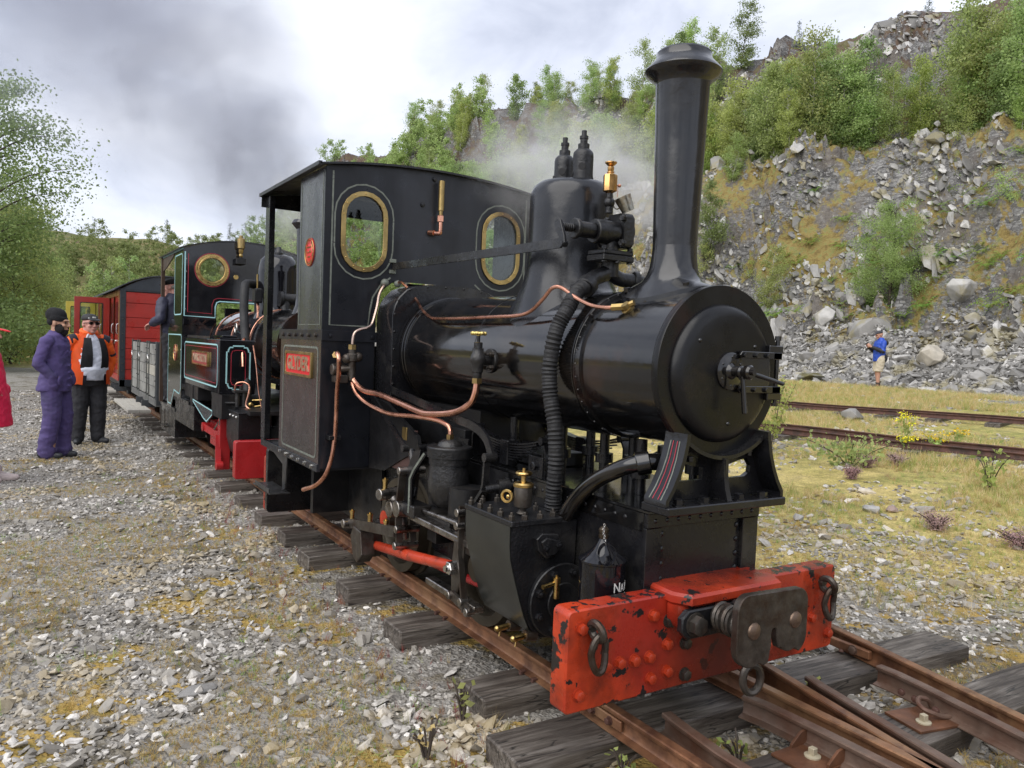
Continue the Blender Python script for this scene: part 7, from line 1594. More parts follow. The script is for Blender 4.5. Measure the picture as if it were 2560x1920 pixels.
# ---- driver on the footplate of the second locomotive
pD = person((-.50, 9.0, .405), R(205), .93, 'driver in navy jacket and black flat cap leaning from the second locomotive cab')
bm = B(); Mh = head(bm, (.02, -.08, 1.57), R(35), .12, 1.12); cap(bm, (0, .0, 1.40), (.01, -.05, 1.52), .065, .065); legs(bm, .92, feet=((-.10, .0), (.10, .05))); loft(bm, [(0, 0, .88, .15, .11), (0, -.01, 1.3, .19, .12), (0, -.02, 1.42, .15, .09)])
for sx, e_, w_ in ((1, (.27, .08, 1.13), (.27, -.13, 1.06)), (-1, (-.27, .03, 1.12), (-.18, -.18, 1.05))):
    cap(bm, (sx*.19, -.01, 1.38), e_, .048, .04); cap(bm, e_, w_, .038, .028); hand(bm, w_, (Vector(w_)-Vector(e_)), sx, .9, 1.0, (0, 0, -1))
pp('body', bm, mSKINP, pD, .0075, 2); eyes(pD, Mh)
mNJ = mat('navy_jacket', (.030, .032, .062), .6, var=.15, bump=.4, bscale=12)
bm = B(); loft(bm, [(0, .0, .76, .185, .145), (0, .0, .95, .185, .145), (0, -.01, 1.2, .20, .15), (0, -.02, 1.34, .205, .14), (0, -.02, 1.42, .15, .10), (0, -.03, 1.49, .09, .085)])
for sx, e_, w_ in ((1, (.28, .08, 1.13), (.275, -.09, 1.075)), (-1, (-.28, .03, 1.12), (-.20, -.15, 1.06))):
    cap(bm, (sx*.19, -.01, 1.36), e_, .078, .068); cap(bm, e_, w_, .066, .055)
pp('jacket', bm, mNJ, pD, .010, 2)
bm = B(); ell(bm, (0, .015, .070), .098, .120, .045, Matrix.Rotation(.12, 3, 'X')); lathe(bm, (0, .012, .040), (0, 0, 1), [(.083, 0), (.088, .01), (.086, .03)], 24); ell(bm, (0, -.105, .048), .058, .035, .009); bmesh.ops.transform(bm, matrix=Mh, verts=bm.verts); pp('flat_cap', bm, mat('black_felt', (.014, .013, .013), .9), pD, .007, 2)
bm = B(); ell(bm, (0, .045, .005), .079, .066, .040); bmesh.ops.transform(bm, matrix=Mh, verts=bm.verts); pp('hair', bm, mat('grey_hair', (.25, .23, .2), .8), pD, .008, 2)
bm = B(); legs(bm, .90, (.105, .08, .07), feet=((-.10, .0), (.10, .05))); loft(bm, [(0, 0, .8, .16, .12), (0, 0, .95, .16, .12)]); pp('trousers', bm, mDARKP, pD, .011, 2)
bm = B(); shoe(bm, -.10, 0, 0, 1.05); pp('shoe', bm, mat('worn_boot', (.09, .09, .10), .7), pD, .008, 2); bm = B(); shoe(bm, .10, .05, -.3, 1.05); pp('shoe', bm, mat('worn_boot', (.09, .09, .10), .7), pD, .008, 2)
# ---- man in blue by the scree
pE = person((19.30, 12.0, float(ground_z(19.3, 12.0))), R(-118), .985, 'man in blue jacket and beige shorts looking at a phone in front of the scree')
bm = B(); Mh = head(bm, (0, -.05, 1.59), 0, .30, 1.10); cap(bm, (0, .02, 1.42), (0, -.015, 1.55), .058, .058); legs(bm, .92, (.09, .064, .042), feet=((-.10, .06), (.10, -.06))); loft(bm, [(0, 0, .88, .16, .13), (0, -.01, 1.1, .16, .14), (0, 0, 1.3, .19, .13), (0, .01, 1.42, .15, .09)])
W1, W2 = (.10, -.33, 1.23), (-.08, -.33, 1.23)
for sx, w_ in ((1, W1), (-1, W2)):
    e_ = (sx*.23, -.06, 1.10); cap(bm, (sx*.19, .01, 1.38), e_, .048, .04); cap(bm, e_, w_, .038, .028); hand(bm, w_, (-sx*.25, -.7, .6), sx, .7, 1.0, (-sx*.8, 0, .3))
pp('body', bm, mSKIN, pE, .0075, 2); eyes(pE, Mh)
mBJ = mat('blue_jacket', (.014, .065, .42), .5, var=.12, bump=.3, bscale=12); mBP = mat('black_panel', (.015, .016, .022), .6)
bm = B(); loft(bm, [(0, .0, .80, .19, .165), (0, -.01, .95, .19, .168), (0, -.01, 1.2, .195, .155), (0, 0, 1.34, .20, .14), (0, .015, 1.43, .14, .10), (0, .01, 1.51, .085, .085)])
for sx in (-1, 1): cap(bm, (sx*.195, .01, 1.36), (sx*.245, -.05, 1.11), .078, .068)
jb = pp('jacket', bm, mBJ, pE, .010, 2)
bm = B()
for sx, w_ in ((1, W1), (-1, W2)): cap(bm, (sx*.25, -.045, 1.105), Vector(w_)*.85+Vector((sx*.24, -.06, 1.10))*.15, .071, .05); ell(bm, (sx*.17, .07, 1.36), .085, .085, .09)
ell(bm, (-.13, .06, .90), .085, .115, .14); ell(bm, (.13, .06, .90), .085, .115, .14)
pp('black_panel', bm, mBP, jb, .010, 2)
bm = B(); ell(bm, (0, .015, .070), .085, .10, .055); ell(bm, (0, -.125, .052), .062, .068, .010, Matrix.Rotation(.2, 3, 'X')); bmesh.ops.transform(bm, matrix=Mh, verts=bm.verts); pp('cap', bm, mat('grey_cap', (.05, .05, .06), .7), pE, .007, 2)
bm = B(); legs(bm, .90, (.125, .115, .05), .10, ((-.10, .06), (.10, -.06))); loft(bm, [(0, 0, .80, .18, .15), (0, 0, .95, .175, .14)])
bmesh.ops.bisect_plane(bm, geom=bm.verts[:]+bm.edges[:]+bm.faces[:], plane_co=(0, 0, .50), plane_no=(0, 0, -1), clear_outer=True); bmesh.ops.holes_fill(bm, edges=bm.edges[:])
pp('shorts', bm, mat('beige_shorts', (.52, .46, .35), .8, bump=.2, bscale=14), pE, .011, 2)
for x, y in ((-.10, .06), (.10, -.06)): bm = B(); shoe(bm, x, y); cap(bm, (x, y, .13), (x, y, .17), .05, .048); pp('shoe', bm, mat('brown_boot', (.06, .04, .03), .7), pE, .009, 2)
ph = thing('phone', 'dark phone held up by the man in the blue jacket', 'phone', pE.location)
ph.rotation_euler = pE.rotation_euler; ph.scale = pE.scale
bm = B(); box(bm, -.04, .04, -.005, .005, -.08, .08, .003); bmesh.ops.transform(bm, matrix=Matrix.Translation((.01, -.43, 1.33)) @ Matrix.Rotation(-.9, 4, 'X'), verts=bm.verts)
pp('phone_body', bm, mat('phone_black', (.01, .01, .012), .15), ph, 0)
# ================================================================== TREES AND PLANTS
def leaf_mat(name, c0, c1, tr=.58, hs=.12):
    h = nodemat(name); oi = h.nd('ShaderNodeObjectInfo'); g = h.geo
    col = h.ramp(h.noise(1.4, 3), [(.3, c0), (.7, c1)]); rp = h.rng(g.outputs['Random Per Island'], 0, 1, .62, 1.38)
    hv = h.nd('ShaderNodeHueSaturation'); h.L(rp, hv.inputs['Value']); h.L(col, hv.inputs['Color']); h.L(h.rng(oi.outputs['Random'], 0, 1, .475, .525), hv.inputs['Hue'])
    hv2 = h.nd('ShaderNodeHueSaturation'); h.L(h.rng(oi.outputs['Random'], 0, 1, 1-hs, 1+hs), hv2.inputs['Value']); h.L(hv.outputs[0], hv2.inputs['Color'])
    h.L(hv2.outputs[0], h.b.inputs['Base Color']); h.b.inputs['Roughness'].default_value = .55
    tn = h.nd('ShaderNodeBsdfTranslucent'); h.L(hv2.outputs[0], tn.inputs[0]); ms = h.nd('ShaderNodeMixShader'); ms.inputs[0].default_value = tr
    h.L(h.b.outputs[0], ms.inputs[1]); h.L(tn.outputs[0], ms.inputs[2]); h.L(ms.outputs[0], h.t.nodes['Material Output'].inputs[0]); return h.m
mLF = leaf_mat('birch_leaves', (.32, .41, .14), (.45, .53, .21))
mLF2 = leaf_mat('dark_leaves', (.21, .29, .10), (.31, .39, .15))
mLF3 = leaf_mat('bright_leaves', (.39, .49, .14), (.53, .60, .22))
mPINE = leaf_mat('pine_needles', (.045, .075, .035), (.08, .12, .05), .2)
mFERN = leaf_mat('fern_leaves', (.16, .28, .04), (.30, .42, .08))
mBARK = mat('birch_bark', (.42, .40, .36), .7, var=.2, vscale=5, dirt=(.06, .05, .045), dirtamt=.35, dirtscale=4); mBARKD = mat('dark_bark', (.06, .045, .035), .8)
def leafmesh(name, pts, size, mt, rs, drop=.3):
    n = len(pts); pts = np.asarray(pts)
    u = rs.normal(size=(n, 3)); u /= np.linalg.norm(u, axis=1)[:, None]; v = rs.normal(size=(n, 3)); v[:, 2] -= drop; v -= u*(u*v).sum(1)[:, None]; v /= np.linalg.norm(v, axis=1)[:, None]
    s = size*rs.uniform(.55, 1.3, n)[:, None]; a = pts-u*s*.35; b = pts+v*s*.55; c = pts+u*s*.35; d = pts-v*s*.55
    co = np.stack([a, b, c, d], 1).reshape(-1, 3); me = bpy.data.meshes.new(name); me.vertices.add(4*n); me.vertices.foreach_set('co', co.astype(np.float32).ravel())
    me.loops.add(4*n); me.loops.foreach_set('vertex_index', np.arange(4*n, dtype=np.int32)); me.polygons.add(n); me.polygons.foreach_set('loop_start', np.arange(0, 4*n, 4, dtype=np.int32)); me.update(); me.validate(); me.materials.append(mt); return me
def tree_var(seed, Ht=6., cr=1.3, nl=2600, leaf=.13, mt=mLF, bark=mBARK, base=.16, shape='birch', lean=.25, nb=22, trad=.055, multi=1):
    rs = np.random.RandomState(seed); bm = B(); pts = []
    for s_ in range(multi):
        off = rs.normal(0, .25, 2) if multi > 1 else (0, 0); top = Vector((rs.normal(0, lean)+off[0]*2.2, rs.normal(0, lean)+off[1]*2.2, Ht*rs.uniform(.85, 1)))
        mid = top*.5+Vector((rs.normal(0, lean*.5), rs.normal(0, lean*.5), 0)); P = smoothpath([Vector((off[0]*.3, off[1]*.3, -.3)), Vector((off[0]*.5, off[1]*.5, Ht*.15)), mid, top], 4)
        tube(bm, P, trad, 6, smooth=False, rf=lambda t, i: trad*(1-.88*t)/(multi**.4))
        for i in range(nb//multi):
            t = base+(1-base)*(i+rs.rand())/(nb//multi); t = min(t, .97); k_ = t*(len(P)-1); i0 = int(k_); p0 = P[i0].lerp(P[min(i0+1, len(P)-1)], k_-i0)
            if shape == 'birch': rad = cr*(1.05*math.sin(PI*min(1, .12+((1-t)/(1-base))*.80))**.8)*(.6+.5*rs.rand())
            elif shape == 'broad': rad = cr*(math.sin(PI*min(1, .18+.74*t))**.6)*(.65+.5*rs.rand())
            else: rad = cr*(1-t)*(.75+.4*rs.rand())+.08
            a = rs.rand()*6.283; up = (.55 if shape != 'pine' else .05)*rad
            tip = p0+Vector((math.cos(a)*rad, math.sin(a)*rad, up)); m_ = p0.lerp(tip, .5)+Vector((0, 0, .12*rad)); q = smoothpath([p0, m_, tip], 3); tube(bm, q, .015, 4, smooth=False, rf=lambda t_, i_: .022*(1-.8*t_)*Ht/6)
            m = max(6, int(nl/nb*(rad/cr+.25))); tt = rs.uniform(.25, 1.08, m)**.8; sg = (.11+.13*rad)
            for t_ in tt:
                k2 = min(.999, t_)*(len(q)-1); j0 = int(k2); c = q[j0].lerp(q[min(j0+1, len(q)-1)], k2-j0); g_ = rs.normal(0, 1, 3)*sg*(.5+.6*t_); pts.append((c.x+g_[0], c.y+g_[1], c.z+g_[2]*.8-abs(rs.normal(0, .10))*(shape == 'birch')))
    return finish(bm, 'trunk', bark, True, 60), leafmesh('crown', pts, leaf, mt, rs)
def put_tree(name, v, loc, sc_, label, cat='tree', group=None, rz=None, sz=None):
    t = bpy.data.objects.new(name, None); COL.objects.link(t); t.location = loc; t.empty_display_size = .2; t.rotation_euler = (0, 0, random.random()*6.28 if rz is None else rz); s = sc_*(random.uniform(.9, 1.12)); t.scale = (sc_, sc_, s if sz is None else sz)
    for nm, me in zip(('trunk', 'crown'), v): o = bpy.data.objects.new(nm, me); COL.objects.link(o); o.parent = t
    return tag(t, label, cat, group)
BIR = [tree_var(100+i, 6., .98+.12*(i % 3), 6000, .115, mLF if i % 3 else mLF3, nb=34) for i in range(6)]
BIRD = [tree_var(120+i, 6., 1.12, 5600, .12, mLF2, mBARKD, nb=30) for i in range(3)]
FAR = [tree_var(140+i, 6., 1.6, 1500, .24, mLF if i < 3 else mLF2, nb=16) for i in range(5)]
BRD = [tree_var(160+i, 9., 2.7, 34000, .095, mLF if i < 2 else mLF2, mBARKD, .08, 'broad', .4, 46, .12) for i in range(3)]
SHR = [tree_var(180+i, 2.4, .95, 1700, .085, mLF3 if i else mLF, mBARKD, .02, 'broad', .15, 20, .03, 3) for i in range(3)]
PIN = [tree_var(200+i, 4., 1.0, 1600, .11, mPINE, mBARKD, .06, 'pine', .08, 34, .05) for i in range(2)]
rt_ = random.Random(5)
# birches on the quarry terrace and crag
G1 = 'young birch trees covering the terrace above the rock slope'
def tree_words(sc_, dark, front=None):
    return ('%s %s birch %s' % ('tall' if sc_ > .94 else ('middling' if sc_ > .78 else 'short'), 'dark green' if dark else 'light green', 'standing at the lip of the terrace above the rocks' if front else 'in the thick of the terrace wood below the crag'))
for i in range(200):
    y = rt_.uniform(5, 60) if i < 140 else rt_.uniform(38, 78); fr = i % 3 == 0; x = toe(y)+(rt_.uniform(10.3, 12.0) if fr else (rt_.uniform(11.5, 15.0) if i < 140 else rt_.uniform(4, 20)))
    z = float(hill_z(x, y, False)); dk = rt_.random() < .15; v = BIRD[rt_.randrange(3)] if dk else BIR[rt_.randrange(6)]
    sc_ = rt_.uniform(.62, 1.0)*(1.15 if y > 60 else 1); put_tree('birch_tree', v, (x, y, z-.2), sc_, tree_words(sc_, dk, fr), 'tree', G1)
for y, dx, s in ((30, 8, .7), (36, 6, .8), (44, 7, .9), (52, 5, .9), (58, 7.5, 1), (66, 5, 1), (26, 9, .5), (40, 9, .9), (75, 4, 1), (83, 6, 1), (92, 4, 1.1), (34, 3.5, .55), (48, 3, .6), (62, 2, .7), (70, 1.5, .8), (88, 1, .9), (98, 3, 1), (108, 2, 1)):
    x = toe(y)+dx; put_tree('birch_tree', BIR[rt_.randrange(6)], (x, y, float(H(x, y))-.1), s, 'birch tree growing on the face of the rock slope behind the boiler', 'tree', 'birch trees scattered down the rock slope')
# individual trees on the slope with places of their own
def slope_at(px_az, dist):  # azimuth in degrees from +Y at the camera position
    a = R(px_az); return CAMXY[0]+dist*math.sin(a), CAMXY[1]+dist*math.cos(a)
for az_, d_, s, v, lb in ((57.3, 33.0, .50, BRD[1], 'bushy young willow growing from the big boulders in the middle of the rock slope'),
                          (49.8, 35.0, .50, BIR[2], 'slender sapling on the slope just right of the chimney'), (45.6, 38, .62, BIRD[0], 'dark green young tree beside the chimney base low on the slope'),
                          (64.0, 36.5, .35, BIR[3], 'small birch on the rocks near the right edge'), (52.6, 41.0, .45, BIR[4], 'small leaning birch on the upper rocks, pale bare stem'),
                          (50.5, 40.5, .55, BIR[0], 'birch with pale stem at the lip of the rock slope'), (38.4, 42, .6, BIR[5], 'light green sapling left of the chimney low on the slope'), (36.5, 40, .5, BIR[2], 'low birch bush behind the tin cup')):
    x, y = slope_at(az_, d_); put_tree('birch_tree', v, (x, y, float(H(x, y))-.1), s, lb, 'tree')
cos_ = []
for i in range(150):
    y = rt_.uniform(64, 130); x = toe(y)+rt_.uniform(1.5, 21); s_ = rt_.uniform(.62, 1.05); z = float(hill_z(x, y, False))-.2
    me = FAR[rt_.randrange(5)][1]; co = np.empty(len(me.vertices)*3, np.float32); me.vertices.foreach_get('co', co); co = co.reshape(-1, 3)*s_; a = rt_.random()*6.28
    cos_.append(np.stack([co[:, 0]*math.cos(a)-co[:, 1]*math.sin(a)+x, co[:, 0]*math.sin(a)+co[:, 1]*math.cos(a)+y, co[:, 2]+z], -1))
def joined_wood(name, cos_, mt_, label):
    co = np.concatenate(cos_); n4 = len(co); me = bpy.data.meshes.new(name); me.vertices.add(n4); me.vertices.foreach_set('co', co.ravel()); me.loops.add(n4); me.loops.foreach_set('vertex_index', np.arange(n4, dtype=np.int32)); me.polygons.add(n4//4); me.polygons.foreach_set('loop_start', np.arange(0, n4, 4, dtype=np.int32)); me.update(); me.materials.append(mt_)
    o = bpy.data.objects.new(name, me); COL.objects.link(o); tag(o, label, kind='stuff')
joined_wood('hillside_wood', cos_, mLF, 'light green birch scrub covering the hillside behind the cab and dome')
for i in range(16):
    az_, d_ = rt_.uniform(44, 66), rt_.uniform(29, 38); x, y = slope_at(az_, d_)
    if x < toe(y)+3 or abs(az_-57.3) < 3: continue
    s2 = rt_.uniform(.35, .8); put_tree('shrub', SHR[i % 3], (x, y, float(H(x, y))-.1), s2, '%s green shrub rooted among the rocks of the quarry slope' % ('larger' if s2 > .6 else 'small'), 'shrub', 'shrubs among the rocks of the slope')
# scrubby pines along the crag skyline
for i in range(22):
    y = 9+i*4.1+rt_.uniform(-1.5, 1.5); x = toe(y)+20.8+rt_.uniform(-.5, 1.5)
    put_tree('pine_tree', PIN[i % 2], (x, y, float(hill_z(x, y))-.1), rt_.uniform(.22, .5), 'stunted pine on the brown crag skyline', 'tree', 'stunted pines along the crag skyline')
for i in range(46):
    y = rt_.uniform(36, 100); x = toe(y)+rt_.uniform(17, 24)
    put_tree('birch_tree', (BIR+BIRD)[rt_.randrange(9)], (x, y, float(hill_z(x, y, False))-.2), rt_.uniform(.6, 1.0), 'birch tree rising above the hill skyline left of the chimney', 'tree', 'birch trees along the wooded hill skyline')
# wood on the far hill
far_rest = []
def far_spot():
    while True:
        y = 98+rt_.random()**.8*105; a = rt_.uniform(-3.5, 19)
        if y > 160 and rt_.random() < .75: continue
        x = CAMXY[0]+(y+2)*math.tan(R(a)); return x, y, float(far_z(x, y))-.3, rt_.uniform(.75, 1.35)
sp = sorted([far_spot() for i in range(230)], key=lambda q: q[1]/q[3])
for x, y, z, s in sp[:30]:
    put_tree('birch_tree', FAR[rt_.randrange(5)], (x, y, z), s, '%s birch on the lower edge of the wood on the far hillside' % ('tall' if s > 1.1 else 'small'), 'tree', 'birch wood on the far hillside')
cos_ = []
for x, y, z, s in sp[30:]:
    me = FAR[rt_.randrange(5)][1]; co = np.empty(len(me.vertices)*3, np.float32); me.vertices.foreach_get('co', co); co = co.reshape(-1, 3)*s; a = rt_.random()*6.28
    cos_.append(np.stack([co[:, 0]*math.cos(a)-co[:, 1]*math.sin(a)+x, co[:, 0]*math.sin(a)+co[:, 1]*math.cos(a)+y, co[:, 2]+z], -1))
joined_wood('far_wood', cos_, mLF2, 'birch wood covering the far hillside behind the train')
for px_, s in ((2.6, 1.2), (5.0, 1.1), (9.3, 1.5), (13.2, 1.4), (14.2, 1.3), (11.2, .8), (17, .9)):
    y = 236; x = CAMXY[0]+(y+2)*math.tan(R(px_-1.3)); put_tree('pine_tree', PIN[rt_.randrange(2)], (x, y, float(far_z(x, y))-.3), s*1.35, 'lone conifer standing on the far hill skyline', 'tree', 'lone conifers on the far skyline')
# big trees at the left
G2 = 'broadleaf trees at the left edge of the yard'
for x, y, s, v, lb in ((-6.0, 30.5, 1.05, 0, 'tall dark broadleaf tree at the very left edge rising to the smoke'), (-3.3, 38, .80, 2, 'mid height broadleaf tree second from the left edge'), (-7.2, 35, 1.25, 1, None), (-6.6, 33, .9, 1, 'light leafy broadleaf tree just inside the left picture edge'), (-9, 44, 1.2, 1, None), (-1.6, 45, .66, 0, 'lighter green tree behind the purple-clad man'), (-4.4, 44, .9, 1, None), (-1.9, 60, .75, 0, None), (-4.0, 54, 1.0, 2, None), (-3.8, 27.5, 1.05, 2, None), (-2.6, 33, .62, 0, None)):
    put_tree('broadleaf_tree', BRD[v], (x, y, float(ground_z(x, y))-.1), s, lb or '%s broadleaf tree in the belt behind the yard at the left' % ('tall' if s > 1.1 else ('large' if s > .95 else ('small' if s < .7 else 'middling'))), 'tree', G2)
put_tree('birch_tree', BIR[4], (-1.80, 36.5, -.2), 1.0, 'single birch with white stem behind the knitted hat', 'tree')
for x, y, s in ((-3.4, 32, 1.0), (-2.4, 34.5, .9), (-4.6, 29.5, .95), (-1.4, 39, 1.1), (-3.0, 36, 1.1), (-.4, 42, 1.2), (-5.5, 31, 1.2), (.4, 50, 1.1), (-2, 40, 1.4), (1.5, 56, 1.2), (3.2, 62, 1.3), (5, 70, 1.4)):
    put_tree('bush', SHR[rt_.randrange(3)], (x, y, float(ground_z(x, y))-.1), s, 'green bush in the undergrowth at the left edge of the yard', 'bush', 'bushes at the foot of the left hand trees')
for x, y, s in ((17.5, 62, .7), (19, 74, .8), (20, 90, .9), (17, 96, .8), (12, 100, .9), (8, 98, .8), (3, 98, .8)):
    put_tree('birch_tree', BIR[rt_.randrange(6)], (x, y, float(ground_z(x, y))-.1), s, 'birch tree on the valley floor behind the train', 'tree', 'birch trees on the valley floor')
# small rocky knoll behind the carriage roof
# ---- ferns, saplings, flowers in the field
def fern_mesh(seed):
    rs = random.Random(seed); bm = B()
    for i in range(11):
        a = 2*PI*i/11+rs.uniform(-.2, .2); L_ = rs.uniform(.45, .75); n = 9; prev = None; d = Vector((math.cos(a), math.sin(a), 0)); s_ = Vector((-math.sin(a), math.cos(a), 0))
        for k_ in range(n+1):
            t = k_/n; p = d*L_*t*.8+Vector((0, 0, L_*(1.1*t-.95*t*t)))
            if k_ < n:
                w = .13*L_*(math.sin(PI*min(1, .15+.85*t))**.8)*(1-t*.4)+.01
                for sg in (-1, 1):
                    q = p+s_*sg*w+d*.03+Vector((0, 0, -.02)); r_ = p+d*L_*.07
                    bm.faces.new([bm.verts.new(x_) for x_ in (p, q, r_)])
    return finish(bm, 'fern', mFERN, False)
FM = [fern_mesh(i) for i in range(3)]
for i in range(115):
    if i < 90: az_, d_ = rt_.uniform(43, 67), rt_.uniform(28.5, 36)
    else: az_, d_ = rt_.uniform(35, 60), rt_.uniform(36, 48)
    x, y = slope_at(az_, d_)
    if x < toe(y)+2.6: x = toe(y)+rt_.uniform(2.8, 6.5)
    o = bpy.data.objects.new('fern', FM[i % 3]); COL.objects.link(o); o.location = (x, y, float(H(x, y))-.03); o.rotation_euler = (0, -.5, 0); o.rotation_euler.rotate_axis('Z', rt_.random()*6); s = rt_.uniform(.7, 1.5); o.scale = (s, s, s)
    tag(o, '%s bright green fern clump on the quarry slope' % ('large' if s > 1.2 else ('middling' if s > .9 else 'small')), 'fern', 'fern clumps on the quarry slope')
def simple_plant(name, loc, h_, nl, leafs, mt, label, cat, rs_, spread=.5, stems=7, group=None, flower=None):
    t = thing(name, label, cat, loc, group); bm = B(); pts = []; rs = np.random.RandomState(rs_); fl = []
    for i in range(stems):
        a = rs.rand()*6.28; r_ = rs.uniform(.2, 1)*spread; tip = Vector((math.cos(a)*r_, math.sin(a)*r_, h_*rs.uniform(.6, 1))); q = smoothpath([Vector((0, 0, -.03)), tip*.5+Vector((0, 0, .1*h_)), tip], 3); tube(bm, q, .004, 4, smooth=False)
        for k_ in range(nl//stems): t_ = rs.uniform(.15, 1); j = min(len(q)-2, int(t_*(len(q)-1))); c = q[j].lerp(q[j+1], t_*(len(q)-1)-j); g_ = rs.normal(0, .18*spread+.02, 3); pts.append((c.x+g_[0]*.5, c.y+g_[1]*.5, max(.01, c.z+g_[2]*.5)))
        fl.append(tip)
    ob = bpy.data.objects.new('stems', finish(bm, 'stems', mBARKD if not flower else mLF3, True)); COL.objects.link(ob); ob.parent = t
    ob = bpy.data.objects.new('foliage', leafmesh('foliage', pts, leafs, mt, rs)); COL.objects.link(ob); ob.parent = t
    if flower:
        p2 = []
        for f in fl:
            for k_ in range(16): g_ = rs.normal(0, .035, 3); p2.append((f.x+g_[0], f.y+g_[1], f.z+g_[2]*.4))
        ob = bpy.data.objects.new('flowers', leafmesh('flowers', p2, .028, flower, rs)); COL.objects.link(ob); ob.parent = t
    return t
mRAG = leaf_mat('ragwort_flower', (.75, .58, .02), (.85, .70, .04), .2); mHEA = leaf_mat('heather_flower', (.36, .20, .22), (.48, .34, .33), .3)
simple_plant('birch_seedling', (5.62, 4.45, float(ground_z(5.62, 4.45))), .95, 420, .055, mLF3, 'leafy birch seedling just right of the smokebox saddle', 'shrub', 1, .38)
simple_plant('bramble_bush', (5.55, 3.30, float(ground_z(5.55, 3.3))), .30, 420, .050, mLF, 'low leafy bramble in the dry field below the near siding', 'bush', 2, .55)
simple_plant('birch_seedling', (5.55, 1.85, float(ground_z(5.55, 1.85))), .42, 80, .06, mLF3, 'sparse birch seedling in the field toward the right edge', 'shrub', 3, .3)
for i, (x, y, h_) in enumerate(((7.3, 3.75, .50), (7.75, 3.35, .34), (7.3, 3.35, .25), (6.9, 3.5, .2))):
    simple_plant('ragwort', (x, y, float(ground_z(x, y))), h_, 60, .05, mLF3, ('yellow flowering ragwort, tallest of those along the near siding', 'yellow ragwort second tallest along the near siding, right of the tallest', 'short ragwort with few yellow heads beside the tall one', 'very small ragwort left of the others')[i], 'ragwort', 10+i, .16, 7, flower=mRAG)
for i, (x, y, s) in enumerate(((3.95, 1.42, .16), (5.95, 3.0, .14), (5.6, 3.15, .12), (3.95, .78, .2), (5.0, 2.9, .1))):
    simple_plant('heather', (x, y, float(ground_z(x, y))), .13, 2200, .011, mHEA, ('purple heather tuft in the middle of the field', 'dull purple heather right of the bramble', 'small heather behind the bramble', 'heather tuft at the right edge', 'dry heather left of the bramble')[i], 'heather', 30+i, s, 24)
for i, (x, y, h_) in enumerate(((1.48, -.75, .24), (-.40, .02, .10), (.02, -.12, .12), (.62, .02, .16), (-.70, .62, .16), (-.95, .42, .16))):
    simple_plant('weed', (x, y, -.17), h_, 30 if i else 60, .030 if i else .05, mLF3 if i in (0, 1) else (MSTRAW if i != 4 else mLF3), ('green leafy weed at the lower right corner beside the rails', 'yellow green weed in front of the near rail below the beam', 'dry weed between the rails under the beam', 'dry brown weed between the crossing rails', 'green grass tuft by the sleeper end left of the beam', 'straw coloured tuft left of the sleeper end')[i], 'weed', 50+i, .07 if i else .1, 8)
# ---- boulders
def rock_mesh(seed, n=26):
    rs = np.random.RandomState(seed); bm = B()
    for p in rs.normal(0, 1, (n, 3)): p = p/np.linalg.norm(p)*rs.uniform(.75, 1)*.5; bm.verts.new(p)
    bmesh.ops.convex_hull(bm, input=bm.verts); bmesh.ops.bevel(bm, geom=bm.edges[:], offset=.015, segments=1, affect='EDGES'); return finish(bm, 'boulder', MROCK, False)
RM = [rock_mesh(i) for i in range(7)]
mTAN = mat('tan_rock', (.46, .42, .35), .7, var=.2, vscale=4, bump=.4, bscale=12); mMOSR = mat('mossy_rock', (.13, .115, .045), .9, var=.4, vscale=4, bump=.5, bscale=12, col2=(.22, .22, .2), c2scale=2)
def rock(loc, sc_, rot, label, me=None, mt=None, group=None):
    o = bpy.data.objects.new('boulder', me or RM[rt_.randrange(7)]); COL.objects.link(o); o.location = loc; o.scale = sc_; o.rotation_euler = rot
    if mt: o.data = o.data.copy(); o.data.materials.clear(); o.data.materials.append(mt)
    return tag(o, label, 'boulder', group)
for i in range(120):
    y = rt_.uniform(5, 40) if i < 90 else rt_.uniform(-1, 30); x = toe(y)+rt_.gauss(.2, .9); s = rt_.uniform(.26, .70)
    rock((x, y, float(H(x, y))+s*.05), (s*rt_.uniform(.9, 1.5), s*rt_.uniform(.7, 1.2), s*(rt_.uniform(.7, .95) if i % 2 else rt_.uniform(.35, .55))), (rt_.gauss(0, .3), rt_.gauss(0, .3), rt_.uniform(0, 6)), '%s %s grey slate boulder in the rubble at the slope foot' % ('large' if s > .58 else ('middling' if s > .42 else 'small'), 'upright' if i % 2 else 'flat'), group='slate boulders at the foot of the slope')
for i in range(34):
    az_ = rt_.uniform(50, 67); x, y = slope_at(az_, rt_.uniform(28, 33)); s = rt_.uniform(.5, 1.5)
    if x < toe(y)+2.2: continue
    rock((x, y, float(H(x, y))-.12*s), (s*rt_.uniform(.9, 1.4), s*rt_.uniform(.7, 1.2), s*rt_.uniform(.7, 1.2)), (rt_.gauss(0, .4), rt_.gauss(0, .4), rt_.uniform(0, 6)), 'large grey outcrop boulder standing in the moss of the slope', group='large boulders on the mossy slope')
rock((21.4, 11.7, float(H(21.4, 11.7))+.30), (1.35, .95, .75), (.1, -.2, .5), 'pale tan boulder to the right of the man in blue', RM[2], mTAN)
rock((19.9, 14.8, float(H(19.9, 14.8))+.12), (1.5, 1.0, .65), (0, .1, .3), 'flat moss covered boulder to the left of the man in blue', RM[4], mMOSR)
rock((10.2, 6.5, float(ground_z(10.2, 6.5))+.08), (.62, .42, .30), (0, .1, .3), 'grey boulder lying between the two sidings', RM[1])
rock((4.05, 2.05, float(ground_z(4.05, 2.05))+.02), (.24, .14, .13), (0, 0, 1), 'pale quartz streaked stone in the middle of the dry field', RM[3])
